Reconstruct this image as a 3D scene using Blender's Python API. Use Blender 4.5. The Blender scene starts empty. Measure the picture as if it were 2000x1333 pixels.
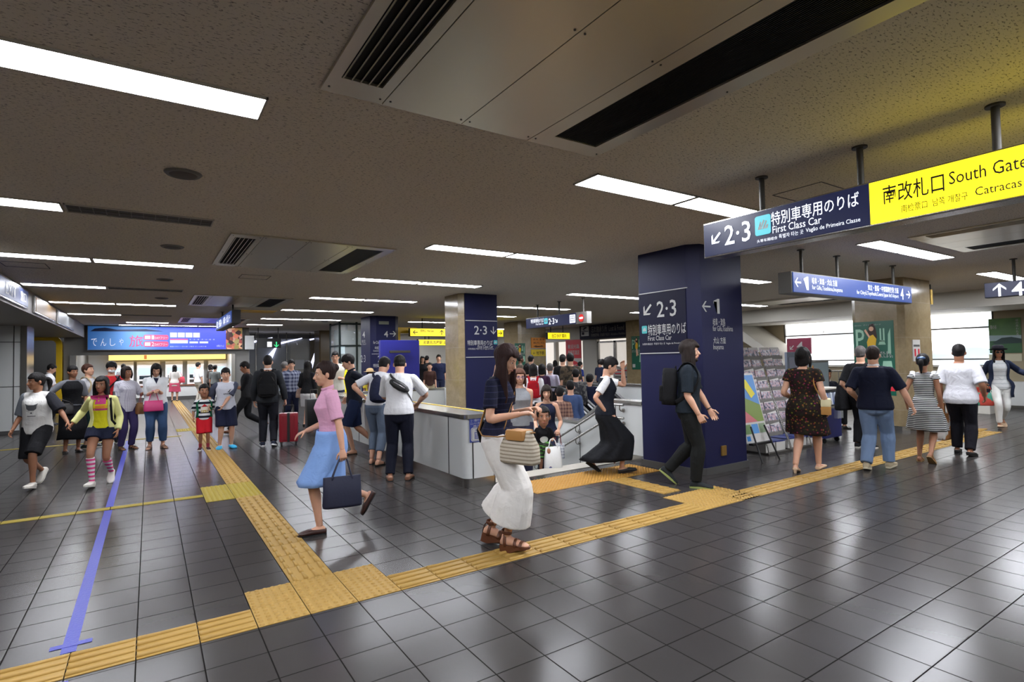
import bpy, bmesh, math, random
from math import sin, cos, pi, radians, sqrt, atan2
from mathutils import Vector, Matrix, noise
from mathutils.bvhtree import BVHTree
random.seed(7)
SC = bpy.context.scene
COL = SC.collection
V = Vector

# ------------------------------------------------------------------ camera, world, exposure
FPX, YAW, PITCH, ROLL, CAMH = 1070.77, .584704, .033414, -.019576, 1.56624
def cam_axes():
    f = V((sin(YAW)*cos(PITCH), cos(YAW)*cos(PITCH), sin(PITCH)))
    r = V((cos(YAW), -sin(YAW), 0)); u = r.cross(f)
    return r*cos(ROLL)+u*sin(ROLL), -r*sin(ROLL)+u*cos(ROLL), f
CR, CU, CF = cam_axes()
cd = bpy.data.cameras.new('camera'); cam = bpy.data.objects.new('camera', cd); COL.objects.link(cam)
cd.sensor_width = 36; cd.lens = FPX*36/2000; cd.clip_end = 200; cd.clip_start = .05
m = Matrix((CR, CU, -CF)).transposed().to_4x4(); m.translation = (0, 0, CAMH); cam.matrix_world = m
SC.camera = cam
w = bpy.data.worlds.new('world'); SC.world = w; w.use_nodes = True
w.node_tree.nodes['Background'].inputs[0].default_value = (.85, .92, 1, 1)
w.node_tree.nodes['Background'].inputs[1].default_value = 1.0
SC.view_settings.view_transform = 'Standard'; SC.view_settings.look = 'None'
SC.view_settings.exposure = 0.0; SC.view_settings.gamma = 1; SC.view_settings.use_curve_mapping = False
SC.cycles.use_denoising = True
SC.cycles.max_bounces = 7; SC.cycles.diffuse_bounces = 4; SC.cycles.glossy_bounces = 4
SC.cycles.sample_clamp_indirect = 4; SC.cycles.caustics_reflective = False; SC.cycles.caustics_refractive = False
LAMP = 47.0         # emission of the fluorescent diffusers
SIGN = 1.0          # emission scale of the lit signs

# pixel of the 2000x1333 photograph -> point on a known plane of the place
def ray(px, py): return (CR*((px-1000)/FPX) - CU*((py-666.5)/FPX) + CF)
O = V((0, 0, CAMH))
def fl(px, py, z=0.0):
    d = ray(px, py); return O + d*((z-CAMH)/d.z)
def onX(px, py, X):
    d = ray(px, py); return O + d*(X/d.x)
def onY(px, py, Y):
    d = ray(px, py); return O + d*(Y/d.y)
def height_at(p, py):
    lo, hi = -6, 12
    for _ in range(50):
        z = (lo+hi)/2; q = V((p[0], p[1], z))-O
        y = 666.5-FPX*q.dot(CU)/q.dot(CF)
        if y > py: lo = z
        else: hi = z
    return z

# ------------------------------------------------------------------ materials
def lin(c):
    return tuple(((v/255)/12.92 if v/255 <= .04045 else ((v/255+.055)/1.055)**2.4) for v in c)
MATS = {}
class NT:
    def __init__(s, name):
        s.m = bpy.data.materials.new(name); s.m.use_nodes = True; s.t = s.m.node_tree
        s.b = s.t.nodes['Principled BSDF']; s.o = s.t.nodes['Material Output']
    def n(s, typ, **k):
        a = s.t.nodes.new('ShaderNode'+typ)
        for x, v in k.items():
            if x.startswith('i'):
                key = x[1:]; a.inputs[int(key) if key.isdigit() else key.replace('_', ' ')].default_value = v
            else: setattr(a, x, v)
        return a
    def l(s, a, b): s.t.links.new(a, b)
    def math(s, op, a, b=None, c=None):
        x = s.n('Math', operation=op)
        for i, v in enumerate((a, b, c)):
            if v is None: continue
            if isinstance(v, (int, float)): x.inputs[i].default_value = v
            else: s.l(v, x.inputs[i])
        return x.outputs[0]
    def mix(s, f, a, b):
        x = s.n('Mix', data_type='RGBA')
        for i, v in ((0, f), (6, a), (7, b)):
            if isinstance(v, (int, float)): x.inputs[i].default_value = v
            elif isinstance(v, tuple): x.inputs[i].default_value = (*v, 1)
            else: s.l(v, x.inputs[i])
        return x.outputs[2]
    def coord(s): return s.n('TexCoord').outputs['Object']
    def base(s, col, rough=.6, metal=0., spec=.5):
        if isinstance(col, tuple): s.b.inputs['Base Color'].default_value = (*col, 1)
        else: s.l(col, s.b.inputs['Base Color'])
        s.b.inputs['Roughness'].default_value = rough; s.b.inputs['Metallic'].default_value = metal
        s.b.inputs['Specular IOR Level'].default_value = spec
    def bump(s, h, strength=.3, dist=.01):
        x = s.n('Bump', iStrength=strength, iDistance=dist); s.l(h, x.inputs['Height']); s.l(x.outputs[0], s.b.inputs['Normal'])
def M(name, rgb=None, rough=.6, metal=0., spec=.5, noise_bump=0., nscale=40., emit=0.):
    if name in MATS: return MATS[name]
    t = NT(name); c = lin(rgb); t.base(c, rough, metal, spec)
    if noise_bump:
        nz = t.n('TexNoise', iScale=nscale, iDetail=3.0); t.l(t.coord(), nz.inputs['Vector'])
        t.bump(nz.outputs[0], noise_bump, .01)
    if emit:
        t.b.inputs['Emission Color'].default_value = (*c, 1); t.b.inputs['Emission Strength'].default_value = emit
    MATS[name] = t.m; return t.m
def cloth(rgb, pat=None, c2=None, p=()):
    key = 'fabric_%s_%s_%s_%s' % (rgb, pat, c2, p)
    if key in MATS: return MATS[key]
    t = NT(key); a = lin(rgb); col = a; co = t.coord()
    sx = t.n('SeparateXYZ'); t.l(co, sx.inputs[0]); X, Y, Z = sx.outputs
    b = lin(c2) if c2 else a
    if pat == 'stripe':            # p = (period, share of second colour)
        f = t.math('LESS_THAN', t.math('FRACT', t.math('DIVIDE', Z, p[0])), p[1]); col = t.mix(f, a, b)
    elif pat == 'plaid':
        f1 = t.math('LESS_THAN', t.math('FRACT', t.math('DIVIDE', Z, p[0])), p[1])
        f2 = t.math('LESS_THAN', t.math('FRACT', t.math('DIVIDE', t.math('ADD', X, Y), p[0])), p[1])
        col = t.mix(t.math('MULTIPLY', t.math('ADD', f1, f2), .5), a, b)
    elif pat == 'floral':
        vo = t.n('TexVoronoi', iScale=p[0]); t.l(co, vo.inputs['Vector'])
        rp = t.n('ValToRGB'); e = rp.color_ramp.elements
        e[0].position = .0; e[0].color = (*b, 1); e[1].position = .38; e[1].color = (*a, 1); t.l(vo.outputs['Distance'], rp.inputs[0])
        hs = t.n('HueSaturation'); t.l(rp.outputs[0], hs.inputs['Color'])
        sp = t.n('SeparateColor'); t.l(vo.outputs['Color'], sp.inputs[0])
        t.l(t.math('MULTIPLY_ADD', sp.outputs[0], .22, .42), hs.inputs['Hue']); col = hs.outputs[0]
    elif pat == 'blotch':
        nz = t.n('TexNoise', iScale=p[0], iDetail=4.0); t.l(co, nz.inputs['Vector'])
        f = t.math('GREATER_THAN', nz.outputs[0], p[1]); col = t.mix(f, a, b)
    t.base(col, .85, 0, .2)
    n1 = t.n('TexNoise', iScale=9.0, iDetail=3.0, iDistortion=.6); t.l(co, n1.inputs['Vector'])
    n2 = t.n('TexNoise', iScale=260.0, iDetail=1.0); t.l(co, n2.inputs['Vector'])
    t.bump(t.math('ADD', n1.outputs[0], t.math('MULTIPLY', n2.outputs[0], .06)), .5, .03)
    MATS[key] = t.m; return t.m
def skin(rgb=(196, 150, 122)):
    key = 'skin_%s' % (rgb,)
    if key in MATS: return MATS[key]
    t = NT(key); co = t.coord(); nz = t.n('TexNoise', iScale=14.0, iDetail=4.0); t.l(co, nz.inputs['Vector'])
    a = lin(rgb); col = t.mix(nz.outputs[0], tuple(v*.9 for v in a), (min(1, a[0]*1.1), a[1]*1.05, a[2]*1.02))
    t.base(col, .5, 0, .35); t.b.inputs['Subsurface Weight'].default_value = .08
    t.b.inputs['Subsurface Radius'].default_value = (.02, .008, .004)
    MATS[key] = t.m; return t.m
def hairm(rgb=(28, 22, 20)):
    key = 'hair_%s' % (rgb,)
    if key in MATS: return MATS[key]
    t = NT(key); mp = t.n('Mapping'); mp.inputs['Scale'].default_value = (90, 90, 7); t.l(t.coord(), mp.inputs[0])
    nz = t.n('TexNoise', iScale=1.0, iDetail=4.0); t.l(mp.outputs[0], nz.inputs['Vector'])
    a = lin(rgb); t.base(t.mix(nz.outputs[0], tuple(v*.6 for v in a), tuple(v*1.6 for v in a)), .62, 0, .22)
    t.bump(nz.outputs[0], .7, .01); MATS[key] = t.m; return t.m

def floor_mat():
    t = NT('floor_tiles'); sx = t.n('SeparateXYZ'); t.l(t.coord(), sx.inputs[0])
    u = t.math('DIVIDE', t.math('SUBTRACT', sx.outputs[0], .2433), .3); v = t.math('DIVIDE', t.math('SUBTRACT', sx.outputs[1], .2802), .3)
    du = t.math('ABSOLUTE', t.math('SUBTRACT', t.math('FRACT', u), .5)); dv = t.math('ABSOLUTE', t.math('SUBTRACT', t.math('FRACT', v), .5))
    e = t.math('MAXIMUM', du, dv)
    grout = t.math('GREATER_THAN', e, .4885)
    cb = t.n('CombineXYZ'); t.l(t.math('FLOOR', u), cb.inputs[0]); t.l(t.math('FLOOR', v), cb.inputs[1])
    wn = t.n('TexWhiteNoise'); t.l(cb.outputs[0], wn.inputs['Vector'])
    nz = t.n('TexNoise', iScale=1.3, iDetail=4.0); t.l(t.coord(), nz.inputs['Vector'])
    col = t.mix(wn.outputs[0], lin((58, 55, 54)), lin((64, 61, 60)))
    col = t.mix(t.math('MULTIPLY', nz.outputs[0], .5), col, lin((52, 49, 48)))
    col = t.mix(grout, col, lin((24, 22, 21)))
    t.base(col, .3, 0, .36)
    r = t.math('ADD', t.math('MULTIPLY_ADD', nz.outputs[0], .05, .215), t.math('MULTIPLY', grout, .5)); t.l(r, t.b.inputs['Roughness'])
    sp_ = t.math('MULTIPLY_ADD', grout, -.21, .23); t.l(sp_, t.b.inputs['Specular IOR Level'])
    edge = t.n('MapRange', iFrom_Min=.47, iFrom_Max=.495, iTo_Min=1.0, iTo_Max=0.75); t.l(e, edge.inputs[0])
    t.bump(edge.outputs[0], .2, .003)
    return t.m
def ceiling_mat():
    t = NT('ceiling_board'); co = t.coord()
    mp = t.n('Mapping'); mp.inputs['Scale'].default_value = (38, 95, 1); t.l(co, mp.inputs[0])
    nz = t.n('TexNoise', iScale=1.0, iDetail=5.0, iRoughness=.65); t.l(mp.outputs[0], nz.inputs['Vector'])
    mr = t.n('MapRange', iFrom_Min=.57, iFrom_Max=.63, iTo_Min=0.0, iTo_Max=1.0); t.l(nz.outputs[0], mr.inputs[0])
    br = t.n('TexNoise', iScale=.5, iDetail=2.0); t.l(co, br.inputs['Vector'])
    n2 = t.n('TexNoise', iScale=60.0, iDetail=4.0); t.l(co, n2.inputs['Vector'])
    col = t.mix(br.outputs[0], lin((228, 220, 205)), lin((238, 231, 217)))
    col = t.mix(t.math('MULTIPLY', mr.outputs[0], .75), col, lin((84, 76, 68)))
    t.base(col, .95, 0, .1)
    t.bump(t.math('SUBTRACT', t.math('MULTIPLY', n2.outputs[0], .6), mr.outputs[0]), .5, .008); return t.m
def marble_mat():
    t = NT('beige_marble'); co = t.coord()
    n1 = t.n('TexNoise', iScale=2.2, iDetail=6.0, iDistortion=1.5); t.l(co, n1.inputs['Vector'])
    n2 = t.n('TexNoise', iScale=22.0, iDetail=5.0); t.l(co, n2.inputs['Vector'])
    col = t.mix(n1.outputs[0], lin((124, 106, 76)), lin((172, 156, 124)))
    col = t.mix(t.math('MULTIPLY', n2.outputs[0], .45), col, lin((100, 84, 58)))
    sx = t.n('SeparateXYZ'); t.l(co, sx.inputs[0])
    j = t.math('LESS_THAN', t.math('FRACT', t.math('DIVIDE', t.math('ADD', sx.outputs[2], .31), .72)), .006)
    col = t.mix(j, col, lin((160, 152, 136)))
    t.base(col, .16, 0, .5); return t.m
def glow(name, rgb, k, rgb2=None):
    if name in MATS: return MATS[name]
    t = NT(name); c = lin(rgb); t.base(tuple(v*.2 for v in c), .4)
    t.b.inputs['Emission Color'].default_value = (*c, 1); t.b.inputs['Emission Strength'].default_value = k
    MATS[name] = t.m; return t.m

FLOOR = floor_mat(); CEIL = ceiling_mat(); MARBLE = marble_mat()
WHITE_PANEL = M('white_panel', (204, 206, 204), .32, noise_bump=.02, nscale=6)
STEEL = M('brushed_steel', (170, 168, 164), .26, 1.0, noise_bump=.03, nscale=80)
DSTEEL = M('dark_steel', (66, 63, 58), .5, .3)
NAVY = M('navy_panel', (25, 27, 62), .5, spec=.22, noise_bump=.02, nscale=5)
NAVY2 = M('navy_sign', (20, 20, 42), .55, spec=.15)
BLACK = M('black_plastic', (18, 18, 19), .5)
DARK = M('dark_grille', (9, 9, 9), .8)
GREYP = M('grey_paint', (112, 110, 106), .55, noise_bump=.03)
DGREY = M('dark_grey_paint', (70, 69, 68), .6)
TAN = M('tan_wall', (150, 138, 112), .6, noise_bump=.03)
OFFW = M('off_white', (190, 186, 176), .6, noise_bump=.03)
YEL = M('yellow_paint', (232, 190, 20), .45)
RUBY = M('tactile_yellow', (164, 130, 62), .6, noise_bump=.12, nscale=30)
RUBY2 = M('tactile_bright_yellow', (160, 140, 38), .55, noise_bump=.1, nscale=30)
LETW = M('white_lettering', (176, 176, 174), .5)
LETK = M('black_lettering', (22, 20, 18), .5)
PAPER = M('paper', (196, 194, 190), .7)
ACM = M('vent_unit_paint', (206, 199, 178), .32, .7, noise_bump=.02, nscale=4)
GLASS = NT('clear_glass'); GLASS.base((.9, .95, .95), .03); GLASS.b.inputs['Transmission Weight'].default_value = .0
GLASS.b.inputs['Alpha'].default_value = .22; GLASS = GLASS.m
TUBE = glow('fluorescent_diffuser', (244, 247, 255), LAMP)

# ------------------------------------------------------------------ mesh helpers
class MB:
    def __init__(s): s.bm = bmesh.new()
    def box(s, x0, x1, y0, y1, z0, z1, bev=0., mat=0):
        r = bmesh.ops.create_cube(s.bm, size=1, matrix=Matrix.Translation(((x0+x1)/2, (y0+y1)/2, (z0+z1)/2)) @ Matrix.Diagonal((x1-x0, y1-y0, z1-z0, 1)))
        vs = r['verts']; fs = {f for v in vs for f in v.link_faces}
        for f in fs: f.material_index = mat
        if bev:
            es = list({e for v in vs for e in v.link_edges})
            bmesh.ops.bevel(s.bm, geom=es, offset=bev, segments=2, affect='EDGES', profile=.7)
        return s
    def obox(s, c, size, mtx=Matrix.Identity(3), bev=0., mat=0):
        mm = Matrix.Translation(c) @ mtx.to_4x4() @ Matrix.Diagonal((*size, 1))
        r = bmesh.ops.create_cube(s.bm, size=1, matrix=mm); vs = r['verts']
        for f in {f for v in vs for f in v.link_faces}: f.material_index = mat
        if bev: bmesh.ops.bevel(s.bm, geom=list({e for v in vs for e in v.link_edges}), offset=bev, segments=2, affect='EDGES', profile=.7)
        return s
    def cyl(s, a, b, r, seg=12, r2=None, mat=0): return s.tube([V(a), V(b)], [r, r if r2 is None else r2], seg, mat=mat)
    def tube(s, pts, rad, seg=12, up=None, mat=0, closed=False, dome=False):
        pts = [V(p) for p in pts]; n = len(pts); rings = []
        rad = [r if isinstance(r, (tuple, list)) else (r, r) for r in (rad if isinstance(rad, (list, tuple)) and len(rad) == n else [rad]*n)]
        tg = []
        for i in range(n):
            a = pts[(i-1) % n if closed else max(0, i-1)]; b = pts[(i+1) % n if closed else min(n-1, i+1)]
            d = b-a; tg.append(d.normalized() if d.length > 1e-9 else V((0, 0, 1)))
        side = None
        for i in range(n):
            t = tg[i]
            if up is not None:
                u = V(up[i]) if isinstance(up, list) else V(up)
                sd = u.cross(t)
                if sd.length < 1e-4: sd = t.orthogonal()
            elif side is None: sd = t.orthogonal()
            else: sd = side-t*side.dot(t)
            sd.normalize(); side = sd; ot = t.cross(sd); a, b = rad[i]
            rings.append([s.bm.verts.new(pts[i]+sd*(a*cos(2*pi*k/seg))+ot*(b*sin(2*pi*k/seg))) for k in range(seg)])
        m_ = n if closed else n-1
        for i in range(m_):
            A, B = rings[i], rings[(i+1) % n]
            for k in range(seg):
                f = s.bm.faces.new((A[k], A[(k+1) % seg], B[(k+1) % seg], B[k])); f.material_index = mat
        if not closed:
            for ring, t, sg in ((rings[0], -tg[0], 1), (rings[-1], tg[-1], -1)):
                if dome:
                    i = 0 if sg == 1 else n-1
                    c = s.bm.verts.new(pts[i]+t*min(rad[i])*.8)
                    r2 = [s.bm.verts.new(pts[i]+(v.co-pts[i])*.72+t*min(rad[i])*.5) for v in ring]
                    for k in range(seg):
                        q = (ring[k], ring[(k+1) % seg], r2[(k+1) % seg], r2[k]); f = s.bm.faces.new(q if sg == -1 else q[::-1]); f.material_index = mat
                        q = (r2[k], r2[(k+1) % seg], c); f = s.bm.faces.new(q if sg == -1 else q[::-1]); f.material_index = mat
                else:
                    f = s.bm.faces.new(ring[::-1] if sg == 1 else ring); f.material_index = mat
        return s
    def ball(s, c, r, mtx=Matrix.Identity(3), seg=14, rings=9, mat=0):
        r = r if isinstance(r, (tuple, list)) else (r, r, r)
        q = bmesh.ops.create_uvsphere(s.bm, u_segments=seg, v_segments=rings, radius=1, matrix=Matrix.Translation(c) @ mtx.to_4x4() @ Matrix.Diagonal((*r, 1)))
        for f in {f for v in q['verts'] for f in v.link_faces}: f.material_index = mat
        return s
    def loft(s, rings, cap=True, mat=0, closed=True):
        R = [[s.bm.verts.new(p) for p in r] for r in rings]; n = len(R[0])
        for i in range(len(R)-1):
            for k in range(n if closed else n-1):
                f = s.bm.faces.new((R[i][k], R[i][(k+1) % n], R[i+1][(k+1) % n], R[i+1][k])); f.material_index = mat
        if cap and closed:
            f = s.bm.faces.new(R[0][::-1]); f.material_index = mat; f = s.bm.faces.new(R[-1]); f.material_index = mat
        return s
    def quad(s, *p, mat=0):
        f = s.bm.faces.new([s.bm.verts.new(q) for q in p]); f.material_index = mat; return s
    def prism(s, poly, z0, z1, mtx=Matrix.Identity(4), mat=0):
        A = [s.bm.verts.new(mtx @ V((x, y, z0))) for x, y in poly]; B = [s.bm.verts.new(mtx @ V((x, y, z1))) for x, y in poly]; n = len(poly)
        fs = [s.bm.faces.new(A[::-1]), s.bm.faces.new(B)]+[s.bm.faces.new((A[k], A[(k+1) % n], B[(k+1) % n], B[k])) for k in range(n)]
        for f in fs: f.material_index = mat
        return s
    def build(s, name, mats, parent=None, smooth=None, loc=None, solid=0.):
        me = bpy.data.meshes.new(name)
        bmesh.ops.recalc_face_normals(s.bm, faces=s.bm.faces) if smooth != 'keep' else None
        if smooth and smooth != 'keep':
            for f in s.bm.faces: f.smooth = True
        s.bm.to_mesh(me); s.bm.free()
        if smooth and smooth != 'keep' and smooth < 3: me.set_sharp_from_angle(angle=smooth)
        return link(name, me, mats, parent, loc, solid)
def link(name, me, mats, parent=None, loc=None, solid=0.):
    o = bpy.data.objects.new(name, me); COL.objects.link(o)
    for x in (mats if isinstance(mats, (list, tuple)) else [mats]): me.materials.append(x)
    if parent: o.parent = parent
    if loc is not None: o.location = loc
    if solid:
        md = o.modifiers.new('thickness', 'SOLIDIFY'); md.thickness = solid; md.offset = 0
    return o
def tag(o, label, cat, group=None):
    o['label'] = label; o['category'] = cat
    if group: o['group'] = group
    return o
def thing(name, label, cat, loc=(0, 0, 0), rz=0., group=None):
    o = bpy.data.objects.new(name, None); COL.objects.link(o); o.empty_display_size = .2
    o.location = loc; o.rotation_euler = (0, 0, rz); return tag(o, label, cat, group)
def struct(o, label=None):
    o['kind'] = 'structure'
    if label: o['label'] = label
    return o
def frame(origin, u, n, v=None):
    u = V(u).normalized(); n = V(n).normalized(); v = n.cross(u) if v is None else V(v)
    mm = Matrix((u, v, n)).transposed().to_4x4(); mm.translation = origin; return mm
def text(s, rect, mat, parent, mtx, bold=0., name='lettering', out=.003, depth=.001, stretch=True):
    """lettering fitted to rect=(x0,y0,x1,y1) of the plane mtx (x right, y up, z out)"""
    cu = bpy.data.curves.new('lettering', 'FONT'); cu.body = s; cu.size = 1; cu.resolution_u = 2
    cu.offset = bold*.35
    t = bpy.data.objects.new('lettering', cu); COL.objects.link(t)
    dg = bpy.context.evaluated_depsgraph_get(); me = bpy.data.meshes.new_from_object(t.evaluated_get(dg))
    bpy.data.objects.remove(t); bpy.data.curves.remove(cu)
    if not me.vertices: return None
    xs = [v.co.x for v in me.vertices]; ys = [v.co.y for v in me.vertices]
    x0, x1, y0, y1 = min(xs), max(xs), min(ys), max(ys)
    sx = (rect[2]-rect[0])/max(1e-6, x1-x0); sy = (rect[3]-rect[1])/max(1e-6, y1-y0)
    if not stretch: sx = sy = min(sx, sy)
    for v in me.vertices: v.co = mtx @ V((rect[0]+(v.co.x-x0)*sx, rect[1]+(v.co.y-y0)*sy, out))
    me.name = name; return link(name, me, mat, parent)
def one(rect, mat, parent, mtx, out=.003):
    x0, y0, x1, y1 = rect; w_, h_ = x1-x0, y1-y0; st = .42*w_
    return shapes([[(x1-st, y0), (x1, y0), (x1, y1), (x1-st*.7, y1), (x0, y1-.17*h_), (x0, y1-.32*h_), (x1-st, y1-.2*h_)]], mat, parent, mtx, 'lettering', out)
def shapes(polys, mat, parent, mtx, name, out=.003):
    mb = MB()
    for p in polys:
        f = mb.bm.faces.new([mb.bm.verts.new(mtx @ V((x, y, out))) for x, y in p])
    bmesh.ops.triangulate(mb.bm, faces=mb.bm.faces[:])
    return mb.build(name, mat, parent, smooth='keep')
def arrow(rect, ang, mat, parent, mtx, thick=.16, out=.003):
    """straight arrow pointing along ang (0 = right, 90 = up), fitted to a square rect"""
    cx, cy = (rect[0]+rect[2])/2, (rect[1]+rect[3])/2; r = min(rect[2]-rect[0], rect[3]-rect[1])/2
    t = thick; a = radians(ang)
    P = [[(-1, -t), (.75, -t), (.75, t), (-1, t)], [(1, 0), (.2, .8), (-.1, .8), (.62, 0)], [(1, 0), (.62, 0), (-.1, -.8), (.2, -.8)]]
    P = [[(cx+r*(x*cos(a)-y*sin(a)), cy+r*(x*sin(a)+y*cos(a))) for x, y in p] for p in P]
    return shapes(P, mat, parent, mtx, 'arrow', out)
def rounded(x0, y0, x1, y1, r, n=5):
    P = []
    for cx, cy, a in ((x1-r, y1-r, 0), (x0+r, y1-r, 90), (x0+r, y0+r, 180), (x1-r, y0+r, 270)):
        P += [(cx+r*cos(radians(a+90*k/n)), cy+r*sin(radians(a+90*k/n))) for k in range(n+1)]
    return P
def rectp(x0, y0, x1, y1): return [(x0, y0), (x1, y0), (x1, y1), (x0, y1)]
# ------------------------------------------------------------------ the setting: floor, ceiling, walls, columns
CH = 3.05
def grid_floor():
    xs = [-9, 3.68, 6.07, 6.3, 9.87, 24]; ys = [-5, 5.8, 6.31, 9.4, 12.2, 36]; mb = MB()
    for i in range(5):
        for j in range(5):
            x0, x1, y0, y1 = xs[i], xs[i+1], ys[j], ys[j+1]
            if (i == 1 and 2 <= j <= 3) or (i == 3 and 1 <= j <= 2): continue
            mb.quad((x0, y0, 0), (x1, y0, 0), (x1, y1, 0), (x0, y1, 0))
    bmesh.ops.remove_doubles(mb.bm, verts=mb.bm.verts, dist=.001)
    return struct(mb.build('floor', FLOOR, smooth='keep'), 'dark grey square floor tiles of the concourse')
grid_floor()
def plain(name, mat, *boxes, label=None, bev=0.):
    mb = MB()
    for b in boxes: mb.box(*b, bev=bev)
    return struct(mb.build(name, mat), label)
plain('ceiling', CEIL, (-9, 24, -5, 36, CH, CH+.2), label='beige fissured mineral board ceiling')
plain('wall_back', OFFW, (-9, 24, -5.2, -5, 0, CH))
plain('wall_side_left', OFFW, (-9.2, -9, -5, 36, 0, CH))
plain('wall_far', OFFW, (-9, 24, 36, 36.2, 0, CH))
plain('wall_side_right', TAN, (19.2, 19.4, -5, 4.4, 0, CH), (19.2, 19.4, 4.4, 5.22, 0, CH), (19.2, 19.4, 5.22, 11.1, 0, 1.14), (19.2, 19.4, 5.22, 11.1, 2.9, CH), (19.2, 19.4, 11.1, 15.6, 0, CH))
plain('trim_beam_right', OFFW, (16.8, 19.2, -5, 15.6, 2.62, CH), label='long pale bulkhead above the windows on the right')
plain('trim_soffit_left', M('soffit_paint', (140, 136, 128), .5), (-9, -1.9, -5, 24.3, 2.62, CH), label='pale dropped soffit along the left side')
# left white panel wall with steel return
wl = MB().box(-9, -2.62, 17.75, 18.7, .08, 2.62).build('wall_left', WHITE_PANEL)
struct(wl, 'white metal panel wall on the left')
mb = MB()
for z in (1.14, 2.22): mb.box(-9, -2.62, 17.742, 17.75, z-.008, z+.008)
for x in (-2.74, -4.2): mb.box(x-.008, x+.008, 17.742, 17.75, .08, 2.62)
mb.build('joint', DGREY, wl)
struct(MB().box(-2.62, -2.5, 17.74, 18.72, .08, 2.62).build('trim_1', STEEL), 'steel corner post of the white panel wall')
struct(MB().box(-9, -2.48, 17.72, 18.74, 0, .08).build('baseboard_left', DGREY))
# wall with the yellow arch, and the wall over the ticket hall
pw = M('grey_wall', (118, 116, 112), .6, noise_bump=.02)
plain('wall_ticket', pw, (-9, -3.4, 24.3, 24.6, 0, CH), (-3.4, -2.46, 24.3, 24.6, 2.68, CH), (-2.46, -2.12, 24.3, 24.6, 0, CH), (-2.12, 2.78, 24.3, 24.6, 2.0, CH), (2.78, 3.35, 24.3, 24.6, 0, CH))
P_ = []
def arch_ring(x0, x1, h, r, w):
    out = [(x0, 0)]; inn = [(x0+w, 0)]
    for k in range(7):
        a = radians(180-15*k); out.append((x0+r+r*cos(a), h-r+r*sin(a))); rr = r-w; inn.append((x0+r+rr*cos(a), h-r+rr*sin(a)))
    for k in range(7):
        a = radians(90-15*k); out.append((x1-r+r*cos(a), h-r+r*sin(a))); rr = r-w; inn.append((x1-r+rr*cos(a), h-r+rr*sin(a)))
    out.append((x1, 0)); inn.append((x1-w, 0)); return out, inn
o_, i_ = arch_ring(-3.62, -2.5, 2.68, .3, .16); mb = MB()
mb.loft([[V((x, 24.22, z)) for x, z in o_], [V((x, 24.22, z)) for x, z in i_]], closed=False, cap=False)
mb.loft([[V((x, 24.62, z)) for x, z in o_], [V((x, 24.22, z)) for x, z in o_]], closed=False, cap=False)
mb.loft([[V((x, 24.22, z)) for x, z in i_], [V((x, 24.62, z)) for x, z in i_]], closed=False, cap=False)
struct(mb.build('door_1', YEL, smooth='keep'), 'yellow arched doorway surround on the left')
plain('wall_passage', DGREY, (-5, -2.46, 27.5, 27.7, 0, CH)); plain('wall_passage_side', pw, (-2.46, -2.3, 24.6, 31.2, 0, CH))
# ticket hall behind the opening
plain('wall_ticket_back', M('bright_wall', (226, 226, 224), .5), (-2.3, 3.5, 31.2, 31.4, 0, CH))
plain('wall_ticket_side', WHITE_PANEL, (3.2, 3.4, 24.6, 31.2, 0, CH))
plain('ceiling_ticket', OFFW, (-2.3, 3.2, 24.6, 31.2, 2.5, 2.56))
struct(MB().box(-2.3, -2.12, 24.26, 24.3, 0, 2.0).build('trim_2', STEEL)); struct(MB().box(2.72, 2.84, 24.26, 24.4, 0, 2.0).build('trim_3', STEEL))
# middle far wall: roller shutter, marble pier, beige wall
mb = MB(); mb.box(3.4, 6.0, 30, 30.2, 0, 2.9)
for k in range(36): mb.box(3.4, 6.0, 29.985, 30, .05+k*.08, .09+k*.08)
struct(mb.build('door_2', M('shutter_grey', (112, 114, 117), .4, .4)), 'grey ribbed roller shutter at the far end')
plain('wall_beige', TAN, (6.0, 7.4, 29.6, 29.8, 0, CH)); plain('wall_shutter_head', pw, (3.35, 7.4, 29.4, 29.98, 2.75, CH))
plain('wall_middle', OFFW, (7.4, 17, 28.0, 28.2, 0, CH))
plain('wall_right_far', OFFW, (16.9, 17.1, 15.6, 16.3, 0, CH), (16.9, 17.1, 16.3, 24.6, 2.38, CH), (16.9, 17.1, 18.6, 19.55, 0, 2.38), (16.9, 17.1, 21.6, 21.75, 0, 2.38), (16.9, 17.1, 24.6, 28, 0, CH), (16.9, 19.4, 15.4, 15.6, 0, CH))

def column(x0, x1, y0, y1, mat, label, ch=.13, z0=0):
    P = [(x0+ch, y0), (x1-ch, y0), (x1, y0+ch), (x1, y1-ch), (x1-ch, y1), (x0+ch, y1), (x0, y1-ch), (x0, y0+ch)]
    o = struct(MB().prism(P, z0, CH).build('column', mat), label)
    c = .02; Q = [(x+(c if x > (x0+x1)/2 else -c), y+(c if y > (y0+y1)/2 else -c)) for x, y in P]
    MB().prism(Q, z0, z0+.09).build('skirting', DGREY if mat is NAVY else STEEL, o); return o
C1 = column(5.95, 7.1, 4.64, 5.74, NAVY, 'large navy column beside the stairs with platform signs')
C2 = column(5.7, 6.72, 10.66, 11.5, MARBLE, 'marble column with a navy sign face behind the white counter', .1)
C3 = column(5.9, 6.85, 17.0, 18.2, NAVY, 'far navy column pointing to platform 4', .15)
C4 = column(12.4, 13.85, 4.75, 5.72, MARBLE, 'beige marble column with a green poster on the right', .1)
C5 = column(12.0, 13.35, 17.6, 18.8, MARBLE, 'far beige marble column with orange notices', .1)
C6 = column(6.45, 7.3, 25.6, 26.6, M('tan_marble', (112, 94, 66), .2), 'brown pier at the far end beside the shutter', .05)
C7 = column(16.3, 17.0, 15.3, 16.2, MARBLE, 'beige pier beside the glass doors', .05)

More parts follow.
